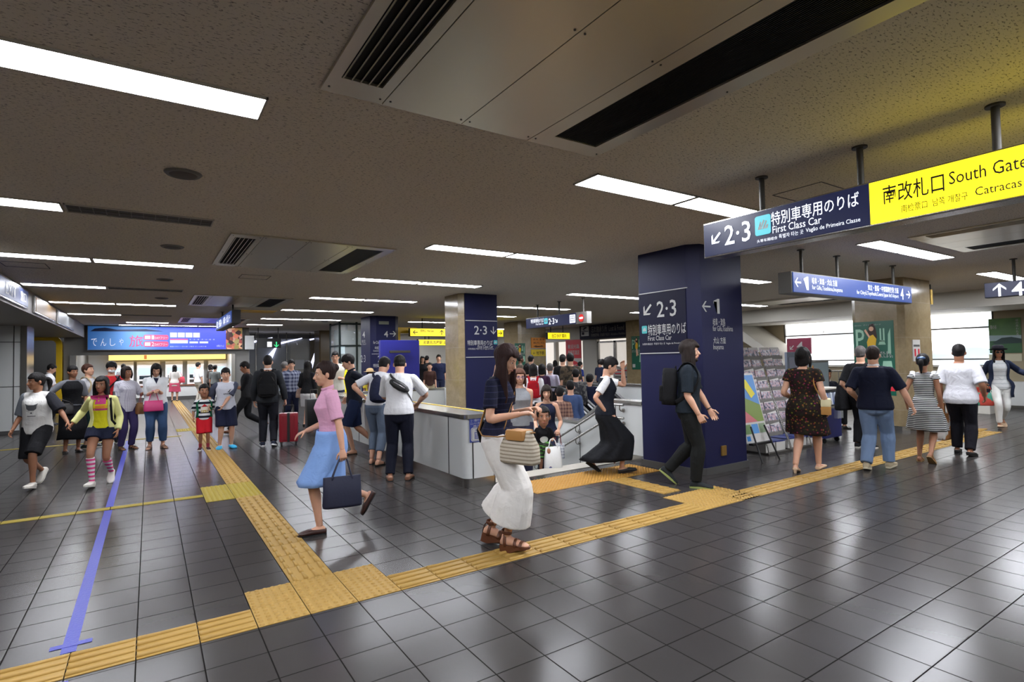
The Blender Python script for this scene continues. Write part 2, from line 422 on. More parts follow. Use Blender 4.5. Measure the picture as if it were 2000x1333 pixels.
# ------------------------------------------------------------------ sign planes
LEFTF = lambda c: frame((c, 0, 0), (0, -1, 0), (-1, 0, 0))      # plane x = c seen from -x : local x = -Y, local y = Z
FRONTF = lambda c: frame((0, c, 0), (1, 0, 0), (0, -1, 0))      # plane y = c seen from -y
def rX(c, x0, y0, x1, y1):
    ym, xm = (y0+y1)/2, (x0+x1)/2
    return (-onX(x0, ym, c).y, onX(xm, y1, c).z, -onX(x1, ym, c).y, onX(xm, y0, c).z)
def rY(c, x0, y0, x1, y1):
    ym, xm = (y0+y1)/2, (x0+x1)/2
    return (onY(x0, ym, c).x, onY(xm, y1, c).z, onY(x1, ym, c).x, onY(xm, y0, c).z)
TEAL = M('teal_sign', (62, 158, 160), .5)
LITW = glow('lit_white_letter', (240, 244, 255), 1.5*SIGN)
LITN = glow('lit_navy_face', (16, 24, 66), .8*SIGN)
LITB = glow('lit_blue_face', (44, 80, 166), .72*SIGN)
LITY = glow('lit_yellow_face', (253, 230, 30), 2.0*SIGN)
LITY2 = glow('lit_yellow_exit_face', (253, 232, 36), 1.15*SIGN)
LITC = glow('lit_cyan', (90, 205, 220), 1.0*SIGN)
def icon(rect, mat, parent, mtx):
    shapes([rounded(*rect, (rect[2]-rect[0])*.14)], mat, parent, mtx, 'train_symbol', .003)
    x0, y0, x1, y1 = rect; w_, h_ = x1-x0, y1-y0
    P = [[(.18, .3), (.3, .3), (.42, .62), (.36, .72)], [(.3, .3), (.42, .3), (.62, .72), (.55, .78)], [(.48, .3), (.6, .3), (.78, .66), (.7, .72)], [(.62, .3), (.8, .3), (.86, .5), (.76, .5)]]
    shapes([[(x0+w_*a, y0+h_*b) for a, b in p] for p in P], LETW, parent, mtx, 'train_symbol_mark', .005)

# large navy column lettering
FX = LEFTF(5.95); c = 5.95
r = rX(c, 1249, 569, 1341, 690)
SP = MB().box(5.942, 5.951, -r[2], -r[0], r[1], r[3]).build('sign_panel', NAVY2, C1)
for yy in (r[1], r[3]): MB().box(5.938, 5.951, -r[2]-.03, -r[0], yy-.006, yy+.006).build('sign_border', LETW, C1)
FX = LEFTF(5.941); c = 5.941
arrow(rX(c, 1254, 592, 1275, 620), 225, LETW, SP, FX); text('2·3', rX(c, 1283, 587, 1321, 619), LETW, SP, FX, .02)
icon(rX(c, 1254, 637, 1264, 652), TEAL, SP, FX)
text('特別車専用のりば', rX(c, 1266, 632, 1340, 654), LETW, SP, FX, .012); text('First Class Car', rX(c, 1266, 656, 1312, 665), LETW, SP, FX)
text('头等车厢组合  특별차 타는 곳  Vagão de Primeira Classe', rX(c, 1255, 669, 1341, 674), LETW, SP, FX)
FY = FRONTF(4.639); c = 4.639
arrow(rY(c, 1368, 586, 1390, 612), 180, LETW, C1, FY, .12); one(rY(c, 1393, 584, 1405, 613), LETW, C1, FY)
text('岐阜・津島', rY(c, 1392, 622, 1416, 637), LETW, C1, FY, .01); text('for Gifu,Tsushima', rY(c, 1392, 637, 1431, 649), LETW, C1, FY)
text('犬山 方面', rY(c, 1393, 659, 1417, 672), LETW, C1, FY, .01); text('Inuyama', rY(c, 1393, 673, 1413, 686), LETW, C1, FY)
r = rY(c, 1408, 871, 1417, 890); MB().box(r[0], r[2], 4.62, 4.64, r[1], r[3]).build('socket_plate', M('brass_plate', (150, 118, 60), .4, .6), C1)
# marble column : navy sign face
SP = MB().box(5.81, 6.64, 10.63, 10.665, .1, CH).build('sign_panel', NAVY, C2)
FY = FRONTF(10.628); c = 10.628
for yy in (627, 698):
    z = onY(940, yy, c).z; MB().box(5.81, 6.64, 10.62, 10.63, z-.008, z+.008).build('sign_border', LETW, SP)
text('2·3', rY(c, 926, 637, 951, 654), LETW, SP, FY, .02); arrow(rY(c, 957, 637, 970, 655), 270, LETW, SP, FY, .12)
text('特別車専用のりば', rY(c, 913, 665, 962, 675), LETW, SP, FY, .01); icon(rY(c, 964, 665, 971, 673), TEAL, SP, FY)
text('First Class Car', rY(c, 933, 675, 963, 680), LETW, SP, FY); text('头等车厢组合 특별차 타는 곳 Vagão de Primeira', rY(c, 914, 680, 964, 684), LETW, SP, FY)
# far navy column
FY = FRONTF(16.998); c = 16.998
text('4', rY(c, 750, 647, 758, 659), LETW, C3, FY, .02); arrow(rY(c, 761, 646, 774, 659), 0, LETW, C3, FY, .12)
text('for Chiryū,', rY(c, 729, 666, 745, 674), LETW, C3, FY); text('中部国際', rY(c, 732, 677, 745, 683), LETW, C3, FY); text('Central Japan', rY(c, 729, 684, 746, 688), LETW, C3, FY)
text('2·3', rY(c, 738, 695, 752, 708), LETW, C3, FY, .02); text('特別車専用', rY(c, 729, 711, 748, 718), LETW, C3, FY, .01)
r = rY(c, 726, 691, 776, 692); MB().box(r[0], r[2], 16.99, 17.0, r[1], r[1]+.012).build('sign_border', LETW, C3)
r = rY(c, 740, 628, 759, 634); MB().box(r[0], r[2], 16.98, 17.0, r[1], r[3]).build('plate', M('dull_plate', (120, 124, 110), .5), C3)
FX = LEFTF(5.898); c = 5.898
text('4', rX(c, 708, 648, 713, 660), LETW, C3, FX, .02); text('2·3', rX(c, 705, 694, 714, 708), LETW, C3, FX, .02)
text('知立', rX(c, 707, 664, 714, 670), LETW, C3, FX); text('for Chiryū', rX(c, 704, 671, 715, 675), LETW, C3, FX)

# ------------------------------------------------------------------ ceiling fixtures
def light(x0, x1, y, label, lit=True, wd=.31):
    o = thing('ceiling_light', label, 'ceiling light', (x0, y, CH), 0, 'recessed fluorescent ceiling lights')
    L = x1-x0; h = wd/2; mb = MB(); f = .012
    mb.box(0, L, -h, -h+f, -.014, .0).box(0, L, h-f, h, -.014, .0).box(0, f, -h, h, -.014, .0).box(L-f, L, -h, h, -.014, .0)
    mb.build('frame', OFFW, o)
    if lit: MB().box(f, L-f, -h+f, h-f, -.010, -.002).build('diffuser', TUBE, o)
    else:
        mb = MB().box(f, L-f, -h+f, h-f, -.004, -.002); mb.build('tray', DGREY, o); mb = MB()
        for k in range(13): mb.box(f+k*(L-2*f)/12-.003, f+k*(L-2*f)/12+.003, -h+f, h-f, -.012, -.004)
        mb.box(f, L-f, -.006, .006, -.010, -.004); mb.build('louvre', GREYP, o)
    return o
rows = [-2.8, .3, 3.39, 6.43, 9.42, 12.58, 15.75, 19.05, 22.1]
ordn = ['behind the viewer', 'overhead', 'first row', 'second row', 'third row', 'fourth row', 'fifth row', 'sixth row', 'seventh row']
for i, y in enumerate(rows):
    for bay, spans in (('left', ((-1.86, -.67), (-.65, .55))), ('middle', ((3.0, 4.23), (4.26, 5.55))), ('right', ((8.05, 9.28), (9.31, 10.6))), ('far right', ((13.3, 14.5), (14.53, 15.75)))):
        if bay == 'right' and i == 8: continue
        for k, (a, b) in enumerate(spans):
            lit = True
            if bay == 'left' and (i, k) in ((3, 1), (5, 1), (7, 1), (8, 0)): lit = False
            if bay == 'middle' and (i, k) == (8, 1): continue
            if bay == 'left' and i == 8 and k == 0: continue
           
            yy = y + (.13 if bay == 'middle' and i >= 4 else .06 if bay == 'right' else .3 if bay == 'far right' else 0) + (.25 if bay == 'right' and i in (4, 5) else 0)
            if bay == 'far right' and i > 5: continue
            light(a, b, yy, '%s ceiling light, %s bay, %s half, %s from the front' % ('lit fluorescent' if lit else 'unlit louvred', bay, ('left', 'right')[k], ordn[i]), lit)
for k, (a, b) in enumerate(((-.9, .3), (.33, 1.5), (1.53, 2.72))):
    light(a, b, 23.6, 'lit ceiling light just in front of the blue banner, %s of three' % ('left', 'middle', 'right')[k], True, .2)
for k, x in enumerate((-1.9, -.6, .7, 2.0)):
    for j, y in enumerate((25.6, 28.6)):
        o = light(x, x+1.1, y, 'bright ceiling light inside the ticket hall, %s in row %d' % (('leftmost', 'second', 'third', 'rightmost')[k], j+1)); o.location.z = 2.5
light(-3.4, -2.6, 26.0, 'added ceiling light brightening the passage behind the yellow arch')  # added lamp, brightens the dark inside of the arch
for k, (x, y) in enumerate(((8.3, 25.5), (11, 26.3), (14.0, 22.5), (14.4, 25.5), (11.0, 22.0))):
    light(x, x+1.2, y, 'lit ceiling light deep in the far hall, %s' % ('by the brown pier', 'by the middle wall', 'by the red posters', 'in the far right corner', 'behind the yellow signs')[k])

def vent_unit(x0, y0, y1, label, W=1.95):
    o = thing('ceiling_vent_unit', label, 'air conditioner', (x0, y0, CH), 0, 'ceiling air conditioning units'); L = y1-y0
    xs = [0, .34, .85, 1.35, W]
    mb = MB()
    z0, z1 = -.018, -.002
    mb.box(0, .06, 0, L, z0, z1).box(.28, .337, 0, L, z0, z1).box(.06, .28, 0, .16, z0, z1).box(.06, .28, L-.18, L, z0, z1)
    mb.build('outlet_frame', ACM, o)
    MB().box(.343, .847, 0, L, z0, z1).build('panel', ACM, o); MB().box(.853, 1.347, 0, L, z0, z1).build('panel', ACM, o)
    mb = MB(); mb.box(1.353, 1.47, 0, L, z0, z1).box(1.83, W, 0, L, z0, z1).box(1.47, 1.83, 0, .15, z0, z1).box(1.47, 1.83, L-.15, L, z0, z1)
    mb.build('intake_frame', ACM, o)
    MB().box(.05, .29, .15, L-.16, -.004, -.001).build('outlet_recess', DARK, o)
    mb = MB()
    for k in range(5):
        x = .075+k*.045; mb.obox((x, L/2, -.012), (.006, L-.36, .028), Matrix.Rotation(radians(35), 3, 'Y'))
    mb.build('louvre', ACM, o)
    mb = MB(); mb.box(1.46, 1.84, .14, L-.14, -.006, -.001); mb.build('intake_recess', DARK, o)
    mb = MB(); n = 26
    for k in range(n): mb.box(1.47+k*.36/n, 1.473+k*.36/n, .15, L-.15, -.012, -.006)
    mb.build('intake_grille', BLACK, o)
    if y0 < 7 and x0 < 2:
        sc = None
        for x in (.03, .31, .37, .82, .88, 1.32, 1.38, W-.03):
            for y in (.06, L*.5, L-.06):
                if sc is None: sc = MB().cyl((0, 0, -.004), (0, 0, 0), .006, 6).build('screw', DSTEEL, o, None, (x, y, z0)); q = sc
                else: q = sc.copy(); COL.objects.link(q); q.location = (x, y, z0)
    return o
vent_unit(.76, .7, 2.96, 'large beige ceiling air conditioning unit overhead, nearest of all')
vent_unit(.76, 6.8, 9.06, 'beige ceiling air conditioning unit with two slots in the middle of the ceiling')
vent_unit(.78, 13.1, 15.4, 'shiny ceiling air conditioning unit above the hanging platform sign')
vent_unit(.8, 19.4, 21.7, 'farthest ceiling air conditioning unit near the blue banner')
vent_unit(8.2, .8, 3.05, 'shiny ceiling air conditioning unit behind the yellow gate sign')
vent_unit(14.0, 7.4, 9.35, 'ceiling air conditioning unit above the brochure racks by the right windows')
vent_unit(.76, -5, -3.2, 'ceiling air conditioning unit behind the viewer')
def speaker(x, y, label, r=.115):
    o = thing('ceiling_speaker', label, 'speaker', (x, y, CH), 0, 'round ceiling speakers')
    mb = MB(); mb.tube([(0, 0, -.016), (0, 0, -.002)], [r, r+.015], 28); mb.build('rim', GREYP, o, .6)
    MB().tube([(0, 0, -.022), (0, 0, -.012)], [r*.75, r*.88], 28).build('grille', M('speaker_grille', (88, 82, 76), .7, noise_bump=.4, nscale=300), o, .6)
speaker(.215, 4.87, 'round ceiling speaker nearest the viewer between the lights'); speaker(.235, 7.95, 'round ceiling speaker left of the middle vent unit'); speaker(.22, 11.05, 'round ceiling speaker third from the front on the left'); speaker(.22, 14.1, 'round ceiling speaker fourth from the front on the left')
speaker(6.65, 1.86, 'round ceiling speaker behind the yellow gate sign'); speaker(15.6, 8.0, 'round ceiling speaker near the right windows'); speaker(5.2, 19.9, 'round ceiling speaker near the far navy column')
def hatch(x0, x1, y0, y1, label):
    mb = MB(); f = .008; z = CH-.004
    mb.box(x0, x1, y0, y0+f, z, CH).box(x0, x1, y1-f, y1, z, CH).box(x0, x0+f, y0, y1, z, CH).box(x1-f, x1, y0, y1, z, CH)
    tag(mb.build('ceiling_hatch', DGREY), label, 'ceiling hatch', 'ceiling access hatches')
hatch(4.84, 5.3, 2.42, 2.87, 'square ceiling hatch outline above the big platform sign')
a = unproj_c = fl(482, 540, CH); hatch(a.x-.1, a.x+.35, a.y-.2, a.y+.25, 'square ceiling hatch outline behind the middle vent unit')
a = fl(20, 515, CH); hatch(a.x-.1, a.x+.4, a.y-.2, a.y+.3, 'square ceiling hatch outline at the left by the lights')

# ------------------------------------------------------------------ hanging signs
def posts(o, pts, z1, mat=DSTEEL):
    for x, y in pts:
        mb = MB().cyl((x, y, z1), (x, y, CH), .022, 12); mb.cyl((x, y, CH-.012), (x, y, CH), .05, 16); mb.build('post', mat, o, .6)
def lightbox(o, x0, x1, y0, y1, z0, z1, case=STEEL):
    MB().box(x0, x1, y0, y1, z0, z1, bev=.008).build('case', case, o)
# big sign, faces left
o = thing('platform_sign', 'long lit overhead sign, navy with 2·3 then yellow South Gate', 'sign', (4.28, 1.5, 2.45))
o.location = (0, 0, 0); c = 4.18
lightbox(o, 4.19, 4.34, .2, 3.15, 2.44, 2.755); MB().box(4.34, 4.352, .22, 1.77, 2.455, 2.742).build('yellow_face', LITY, o); posts(o, [(4.27, 2.62), (4.27, 1.86), (4.27, 1.1)], 2.75)
y_split = onX(1698, 400, c).y
fn = MB().box(4.178, 4.19, y_split, 3.135, 2.455, 2.742).build('navy_face', LITN, o); fy = MB().box(4.178, 4.19, .22, y_split-.004, 2.455, 2.742).build('yellow_face', LITY, o)
F_ = LEFTF(4.176)
def rb(x0, x1, v0, v1):
    y0_, y1_ = onX(x0, 430, c).y, onX(x1, 400, c).y; return (-y0_, 2.455+.287*v0, -y1_, 2.455+.287*v1)
arrow(rb(1386, 1409, .25, .75), 225, LITW, fn, F_); text('2·3', rb(1415, 1465, .22, .82), LITW, fn, F_, .025)
icon(rb(1475, 1505, .3, .86), LITC, fn, F_)
text('特別車専用のりば', rb(1507, 1679, .50, .88), LITW, fn, F_, .012); text('First Class Car', rb(1509, 1604, .28, .48), LITW, fn, F_, .006)
text('头等车厢组合', rb(1478, 1517, .1, .19), LITW, fn, F_); text('특별차 타는 곳', rb(1521, 1568, .1, .22), LITW, fn, F_); text('Vagão de Primeira Classe', rb(1574, 1680, .09, .23), LITW, fn, F_)
text('南改札口', rb(1727, 1847, .40, .84), LETK, fy, F_, .02); text('South Gate', rb(1858, 2012, .52, .80), LETK, fy, F_, .008)
text('南检票口  남쪽 개찰구', rb(1762, 1892, .12, .3), LETK, fy, F_, .008); text('Catracas Sul', rb(1908, 2040, .16, .34), LETK, fy, F_, .008)
# blue sign 1 <- -> 4, faces the viewer
o = thing('platform_sign', 'lit blue overhead sign with 1 at the left end and 4 at the right end', 'sign'); c = 4.1
lightbox(o, 7.32, 11.12, 4.11, 4.3, 2.40, 2.70, GREYP); posts(o, [(7.75, 4.2), (8.76, 4.2), (9.7, 4.2), (10.66, 4.2)], 2.7)
ff = MB().box(7.35, 11.09, 4.098, 4.11, 2.415, 2.685).build('blue_face', LITB, o); F_ = FRONTF(4.096)
def rs(x0, x1, v0, v1):
    return (onY(x0, 555, c).x, 2.415+.27*v0, onY(x1, 575, c).x, 2.415+.27*v1)
arrow(rs(1550, 1566, .2, .8), 180, LITW, ff, F_, .15); one(rs(1569, 1579, .15, .85), LITW, ff, F_)
text('岐阜・津島・犬山 方面', rs(1585, 1635, .5, .85), LITW, ff, F_, .02); text('for Gifu,Tsushima,Inuyama', rs(1585, 1645, .15, .45), LITW, ff, F_, .006)
text('知立・豊橋・中部国際空港 方面', rs(1694, 1754, .5, .85), LITW, ff, F_, .02); text("for Chiryū,Toyohashi,Central Japan Int'l Airport", rs(1672, 1754, .15, .45), LITW, ff, F_, .006)
text('4', rs(1757, 1764, .15, .85), LITW, ff, F_, .03); arrow(rs(1766, 1779, .2, .8), 0, LITW, ff, F_, .15)
# navy sign with up arrow and 4, right edge
o = thing('platform_sign', 'navy overhead sign with a white up arrow and 4 at the right edge', 'sign'); c = 11.7
p0 = onX(1922, 565, c); z0, z1 = onX(1960, 580, c).z, onX(1960, 550, c).z
lightbox(o, c+.01, c+.15, p0.y-1.6, p0.y, z0, z1, BLACK); ff = MB().box(c-.002, c+.01, p0.y-1.58, p0.y-.01, z0+.01, z1-.01).build('navy_face', LITN, o)
posts(o, [(c+.08, 2.9), (c+.08, 2.2)], z1); F_ = LEFTF(c-.004)
arrow(rX(c, 1936, 551, 1969, 582), 90, LITW, ff, F_, .16); text('4', rX(c, 1976, 551, 2000, 578), LITW, ff, F_, .03)
# 2·3 sign over the escalators, faces left
o = thing('platform_sign', 'lit navy sign with 2·3 and a red round mark above the escalators', 'sign'); c = 8.83
lightbox(o, c+.01, c+.16, 10.05, 12.62, 2.41, 2.70, GREYP); posts(o, [(c+.08, 12.15), (c+.08, 11.2), (c+.08, 10.25)], 2.7)
ff = MB().box(c-.002, c+.01, 10.45, 12.6, 2.42, 2.69).build('navy_face', LITN, o); F_ = LEFTF(c-.004)
text('特別車専用のりば', rX(c, 1037, 623, 1062, 631), LITW, ff, F_, .012); icon(rX(c, 1063, 622, 1070, 633), LITC, ff, F_); text('First Class Car', rX(c, 1047, 631, 1062, 635), LITW, ff, F_)
text('2·3', rX(c, 1072, 622, 1083, 634), LITW, ff, F_, .03); arrow(rX(c, 1084, 622, 1090, 632), 315, LITW, ff, F_, .16)
r = rX(c, 1113, 615, 1124, 631); shapes([rectp(*r)], LITW, ff, F_, 'white_square')
text('田', (r[0]+.03, r[1]+.03, r[2]-.03, r[3]-.03), LITN, ff, F_, .0, out=.005)
r = rX(c, 1130, 614, 1141, 629); cx, cy, rr = (r[0]+r[2])/2, (r[1]+r[3])/2, (r[3]-r[1])/2
shapes([[(cx+rr*cos(a*pi/12), cy+rr*sin(a*pi/12)) for a in range(24)]], glow('lit_red', (210, 30, 20), 1.0), ff, F_, 'red_disc')
shapes([rectp(cx-rr*.7, cy-rr*.25, cx+rr*.7, cy+rr*.25)], LITW, ff, F_, 'white_bar', .005)
# lost and found
o = thing('lost_property_sign', 'dark navy Lost & Found sign above the glass doors', 'sign'); c = 16.6
r = rX(c, 1132, 633, 1226, 661)
MB().box(c, c+.3, -r[2], -r[0], r[1], r[3], bev=.01).build('case', NAVY2, o); F_ = LEFTF(c-.002)
shapes([rectp(*rX(c, 1135, 638, 1150, 657))], LETW, o, F_, 'pictogram_plate')
P = rX(c, 1135, 638, 1150, 657); text('?', (P[0]+.1, P[1]+.26, P[2]-.1, P[3]-.03), NAVY2, o, F_, .02, out=.006)
shapes([rounded(P[0]+.06, P[1]+.06, P[0]+.22, P[1]+.18, .03), rectp(P[0]+.03, P[1]+.2, P[2]-.03, P[1]+.23)], NAVY2, o, F_, 'umbrella_and_bag_symbol', .006)
text('忘れ物承り所  Lost & Found', rX(c, 1155, 635, 1219, 648), GREYP, o, F_, .004); text('失物招领处  유실물 취급소  Achados e Perdidos', rX(c, 1155, 650, 1221, 656), GREYP, o, F_)
# yellow exit signs
def yellow_sign(label, x0, x1, y, z0, z1, items, post_x, zp):
    o = thing('exit_sign', label, 'sign', (0, 0, 0), 0, 'yellow exit signs')
    lightbox(o, x0, x1, y+.01, y+.14, z0, z1, DGREY); ff = MB().box(x0+.01, x1-.01, y-.002, y+.01, z0+.01, z1-.01).build('yellow_face', LITY2, o)
    mb = MB()
    for x in post_x: mb.cyl((x, y+.07, z1), (x, y+.07, zp), .018, 8)
    mb.build('post', BLACK, o); F_ = FRONTF(y-.004)
    for it in items:
        if it[0] == 'a': arrow(it[1], it[2], LETK, ff, F_, .14)
        else: text(it[0], it[1], LETK, ff, F_, .03)
    return o
y = 17.5
yellow_sign('long yellow lit exit sign with black arrows behind the marble column', 7.42, 11.2, y, 2.42, 2.7, [('a', (7.5, 2.47, 7.72, 2.65), 180), ('西改札口  West Gate', (7.8, 2.57, 8.3, 2.66)), ('a', (8.5, 2.47, 8.72, 2.65), 90), ('広場', (8.8, 2.5, 9.0, 2.64)), ('a', (10.95, 2.47, 11.15, 2.65), 0)], (7.9, 9.4, 10.8), CH)
yellow_sign('second smaller yellow exit sign hung below the long one', 7.72, 10.9, y, 2.1, 2.32, [('名鉄名古屋駅 出口', (7.9, 2.15, 8.9, 2.27))], (8.0, 8.15, 8.8, 9.0), 2.42)
r = rY(17.3, 1070, 650, 1113, 663)
yellow_sign('short yellow exit sign right of the far marble column', r[0], r[2], 17.3, r[1], r[3], [('出口 EXIT 案内', (r[0]+.2, r[1]+.06, r[2]-.2, r[3]-.05))], (r[0]+.2, r[2]-.3), CH)
# platform sign near the banner, faces left
o = thing('platform_sign', 'small lit blue platform sign hanging in front of the blue banner', 'sign'); c = 1.6
lightbox(o, c+.01, c+.2, 14.3, 17.9, 2.55, 2.86, DGREY); ff = MB().box(c-.002, c+.01, 14.34, 17.86, 2.57, 2.84).build('blue_face', LITB, o); F_ = LEFTF(c-.004)
posts(o, [(c+.1, 14.9), (c+.1, 17.2)], 2.86)
text('知立・豊橋 4', (-17.6, 2.6, -16.3, 2.8), LITW, ff, F_, .03); text('岐阜・犬山 1→', (-15.9, 2.6, -14.5, 2.8), LITW, ff, F_, .03)
MB().box(c+.2, c+1.0, 14.3, 14.9, CH-.2, CH-.19).build('yellow_plate', YEL, o)
# green arrow sign far
o = thing('gate_sign', 'black hanging sign with a green arrow and white square near the shutter', 'sign'); c = 24.0
r = rY(c, 502, 661, 549, 680); lightbox(o, r[0], r[2], c+.01, c+.1, r[1], r[3], BLACK); F_ = FRONTF(c+.008)
shapes([rectp(*rY(c, 522, 668, 531, 678))], LITW, o, F_, 'white_square'); arrow(rY(c, 534, 668, 546, 679), 270, glow('lit_green', (60, 220, 140), 1.2), o, F_, .2)
mb = MB()
for x in (r[0]+.05, r[2]-.1): mb.cyl((x, c+.05, r[3]), (x, c+.05, CH), .015, 8)
mb.build('post', DSTEEL, o)
# ------------------------------------------------------------------ banner over the ticket hall
o = thing('banner', 'wide blue lit travel banner with pink lettering over the ticket hall', 'banner', (0, 0, 0)); c = 24.14
r = rY(c, 170, 637, 474, 684); MB().box(r[0], r[2], c, c+.16, r[1], CH-.02, bev=.01).build('case', GREYP, o)
W0, Z0, W1, Z1 = r[0]+.02, r[1]+.02, r[2]-.02, CH-.03; F_ = FRONTF(c-.003)
def bx(px): return W0+(W1-W0)*(px-170)/304
def bz(t): return Z0+(Z1-Z0)*t
t = NT('lit_banner'); sx = t.n('SeparateXYZ'); t.l(t.coord(), sx.inputs[0])
fx = t.n('MapRange', iFrom_Min=W0, iFrom_Max=W1); t.l(sx.outputs[0], fx.inputs[0])
rp = t.n('ValToRGB'); t.l(fx.outputs[0], rp.inputs[0]); e = rp.color_ramp.elements
e[0].position = 0; e[0].color = (*lin((30, 74, 128)), 1); e[1].position = .7; e[1].color = (*lin((52, 62, 186)), 1)
q = e.new(.3); q.color = (*lin((86, 128, 178)), 1); q = e.new(.45); q.color = (*lin((58, 84, 190)), 1)
t.base(rp.outputs[0], .35); t.l(rp.outputs[0], t.b.inputs['Emission Color']); t.b.inputs['Emission Strength'].default_value = .9
bf = MB().box(W0, bx(438), c-.004, c, Z0, Z1).build('blue_face', t.m, o)
t = NT('lit_food_picture'); vo = t.n('TexVoronoi', iScale=7.5); t.l(t.coord(), vo.inputs['Vector'])
rp = t.n('ValToRGB'); sp = t.n('SeparateColor'); t.l(vo.outputs['Color'], sp.inputs[0]); t.l(sp.outputs[0], rp.inputs[0]); e = rp.color_ramp.elements
e[0].color = (*lin((30, 14, 14)), 1); e[1].color = (*lin((210, 190, 170)), 1)
for p_, c_ in ((.25, (60, 22, 22)), (.45, (176, 96, 70)), (.6, (90, 110, 50)), (.75, (190, 140, 110)), (.88, (120, 30, 30))): q = e.new(p_); q.color = (*lin(c_), 1)
t.base(rp.outputs[0], .4); t.l(rp.outputs[0], t.b.inputs['Emission Color']); t.b.inputs['Emission Strength'].default_value = .7
MB().box(bx(438), W1, c-.004, c, Z0, Z1).build('food_picture', t.m, o)
hill = [(bx(174), bz(.78)), (bx(182), bz(.9)), (bx(200), bz(.95)), (bx(222), bz(.86)), (bx(250), bz(.88)), (bx(275), bz(.9)), (bx(300), bz(.84)), (bx(310), bz(.8))]
shapes([hill], M('banner_hill', (28, 42, 84), .5), bf, F_, 'hill_picture', .002)
BW = glow('banner_white', (225, 230, 245), .8); BP = glow('banner_pink', (236, 92, 140), .8)
F_ = FRONTF(c-.006)
for i, ch in enumerate('でんしゃ'):
    x = 176+i*16.5; text(ch, (bx(x), bz(.16+.02*(i == 3)), bx(x+(10 if i < 3 else 8)), bz(.48)), BW, bf, F_, -.012)
text('旅', (bx(244), bz(.12), bx(270), bz(.62)), BP, bf, F_, .01)
for i, dgt in enumerate('12'):
    z0, z1 = ((.42, .65), (.12, .36))[i]; shapes([rounded(bx(271), bz(z0), bx(319), bz(z1), .06)], BP, bf, F_, 'pink_panel', .001)
    text(dgt, (bx(286), bz(z0+.03), bx(291), bz(z1-.03)), BW, bf, F_, .03, out=.004); text('DAYフリー', (bx(292), bz(z0+.04), bx(317), bz(z1-.08)), BW, bf, F_, .01, out=.004)
    shapes([rectp(bx(273), bz(z0+.04), bx(284), bz(z1-.04))], BW, bf, F_, 'white_panel', .004)
for i in range(4): shapes([rectp(bx(322+i*15.5), bz(.54), bx(336+i*15.5), bz(.76))], BW, bf, F_, 'white_panel', .002)
shapes([rectp(bx(322), bz(.27), bx(358), bz(.42))], BW, bf, F_, 'white_panel', .002); shapes([rectp(bx(322), bz(.43), bx(358), bz(.48))], BP, bf, F_, 'pink_strip', .003)
for i in range(2): shapes([rectp(bx(361+i*21), bz(.27), bx(379+i*21), bz(.36))], BW, bf, F_, 'white_panel', .002)
text('電車で行く一日の旅 ご案内 きっぷ売り場', (bx(322), bz(.1), bx(396), bz(.15)), BW, bf, F_); text('・'.join('名古屋犬山岐阜'), (bx(361), bz(.42), bx(414), bz(.48)), BW, bf, F_)
text('お得なきっぷ', (bx(418), bz(.1), bx(434), bz(.2)), BW, bf, F_, .01)
r = rY(24.2, 478, 656, 496, 683); tag(MB().box(r[0], r[2], 24.15, 24.3, r[1], r[3], bev=.01).build('notice_box', WHITE_PANEL), 'blank white square box right of the blue banner', 'sign box')
# soffit light boxes
def soffit_box(y0, y1, rgb, label, k, letters=()):
    o = thing('light_box', label, 'light box'); MB().box(-1.9, -1.86, y0, y1, 2.66, 3.0, bev=.006).build('case', STEEL, o)
    MB().box(-1.862, -1.852, y0+.03, y1-.03, 2.69, 2.97).build('lit_face', glow('soffit_%s' % (rgb,), rgb, k), o)
    F_ = frame((-1.85, 0, 0), (0, 1, 0), (1, 0, 0))
    for s_, a, b in letters: text(s_, (a, 2.74, b, 2.92), LETW, o, F_, .01)
soffit_box(9.6, 13.25, (66, 80, 130), 'blue advertisement light box on the left soffit', .35, (('出口', 12.5, 13.0), ('EXIT', 11.3, 12.1)))
soffit_box(14.05, 16.8, (150, 116, 62), 'orange and grey advertisement light box on the left soffit', .4)
soffit_box(17.2, 20.6, (150, 152, 150), 'pale grey light box at the far end of the left soffit', .25)
# ------------------------------------------------------------------ stairwell, parapets, escalators
PZ = .9
st = MB(); n = 15
for k in range(n):
    st.box(3.68, 6.07, 6.3+.3*k, 6.3+.3*(k+1)+.02, -2.75, -.155*(k+1))
st.box(3.68, 6.07, 10.8, 12.2, -2.75, -2.48)
stairs = struct(st.build('stairs', M('stair_tread', (100, 98, 94), .6, noise_bump=.05)), 'stairs going down between the white parapets')
mb = MB().box(3.66, 6.07, 6.0, 6.31, -.05, .006)
for k in range(1, 6): mb.box(3.68, 6.07, 6.3+.3*k-.005, 6.3+.3*k+.05, -.155*k-.005, -.155*k+.004)
mb.build('nosing', M('pale_nosing', (180, 174, 162), .6, noise_bump=.05), stairs)
# left parapet counter, closed round the far end
para = struct(MB().box(3.27, 3.66, 5.97, 12.3, .1, PZ-.06, bev=.0).build('wall_parapet_left', WHITE_PANEL), 'white panelled counter parapet on the left of the stairs')
Pp = [(3.2, 12.3), (3.2, 6.02)]+[(3.3-.1*cos(radians(a)), 6.0-.1*sin(radians(a))) for a in (0, 22, 45, 67, 90)]+[(3.62, 5.9)]+[(3.62+.06*sin(radians(a)), 5.96-.06*cos(radians(a))) for a in (30, 60, 90)]+[(3.68, 12.3)]
def inset(P, d, cx=3.44, y0=5.9, y1=12.3): return [(cx+(x-cx)*(1-d/.24), y+(d if y < 9 else 0)) for x, y in P]
MB().prism(Pp, .12, PZ-.045).build('panelling', WHITE_PANEL, para, .6)
MB().box(3.66, 3.68, 6.3, 12.3, -2.7, .12).build('stair_side_panel', WHITE_PANEL, para)
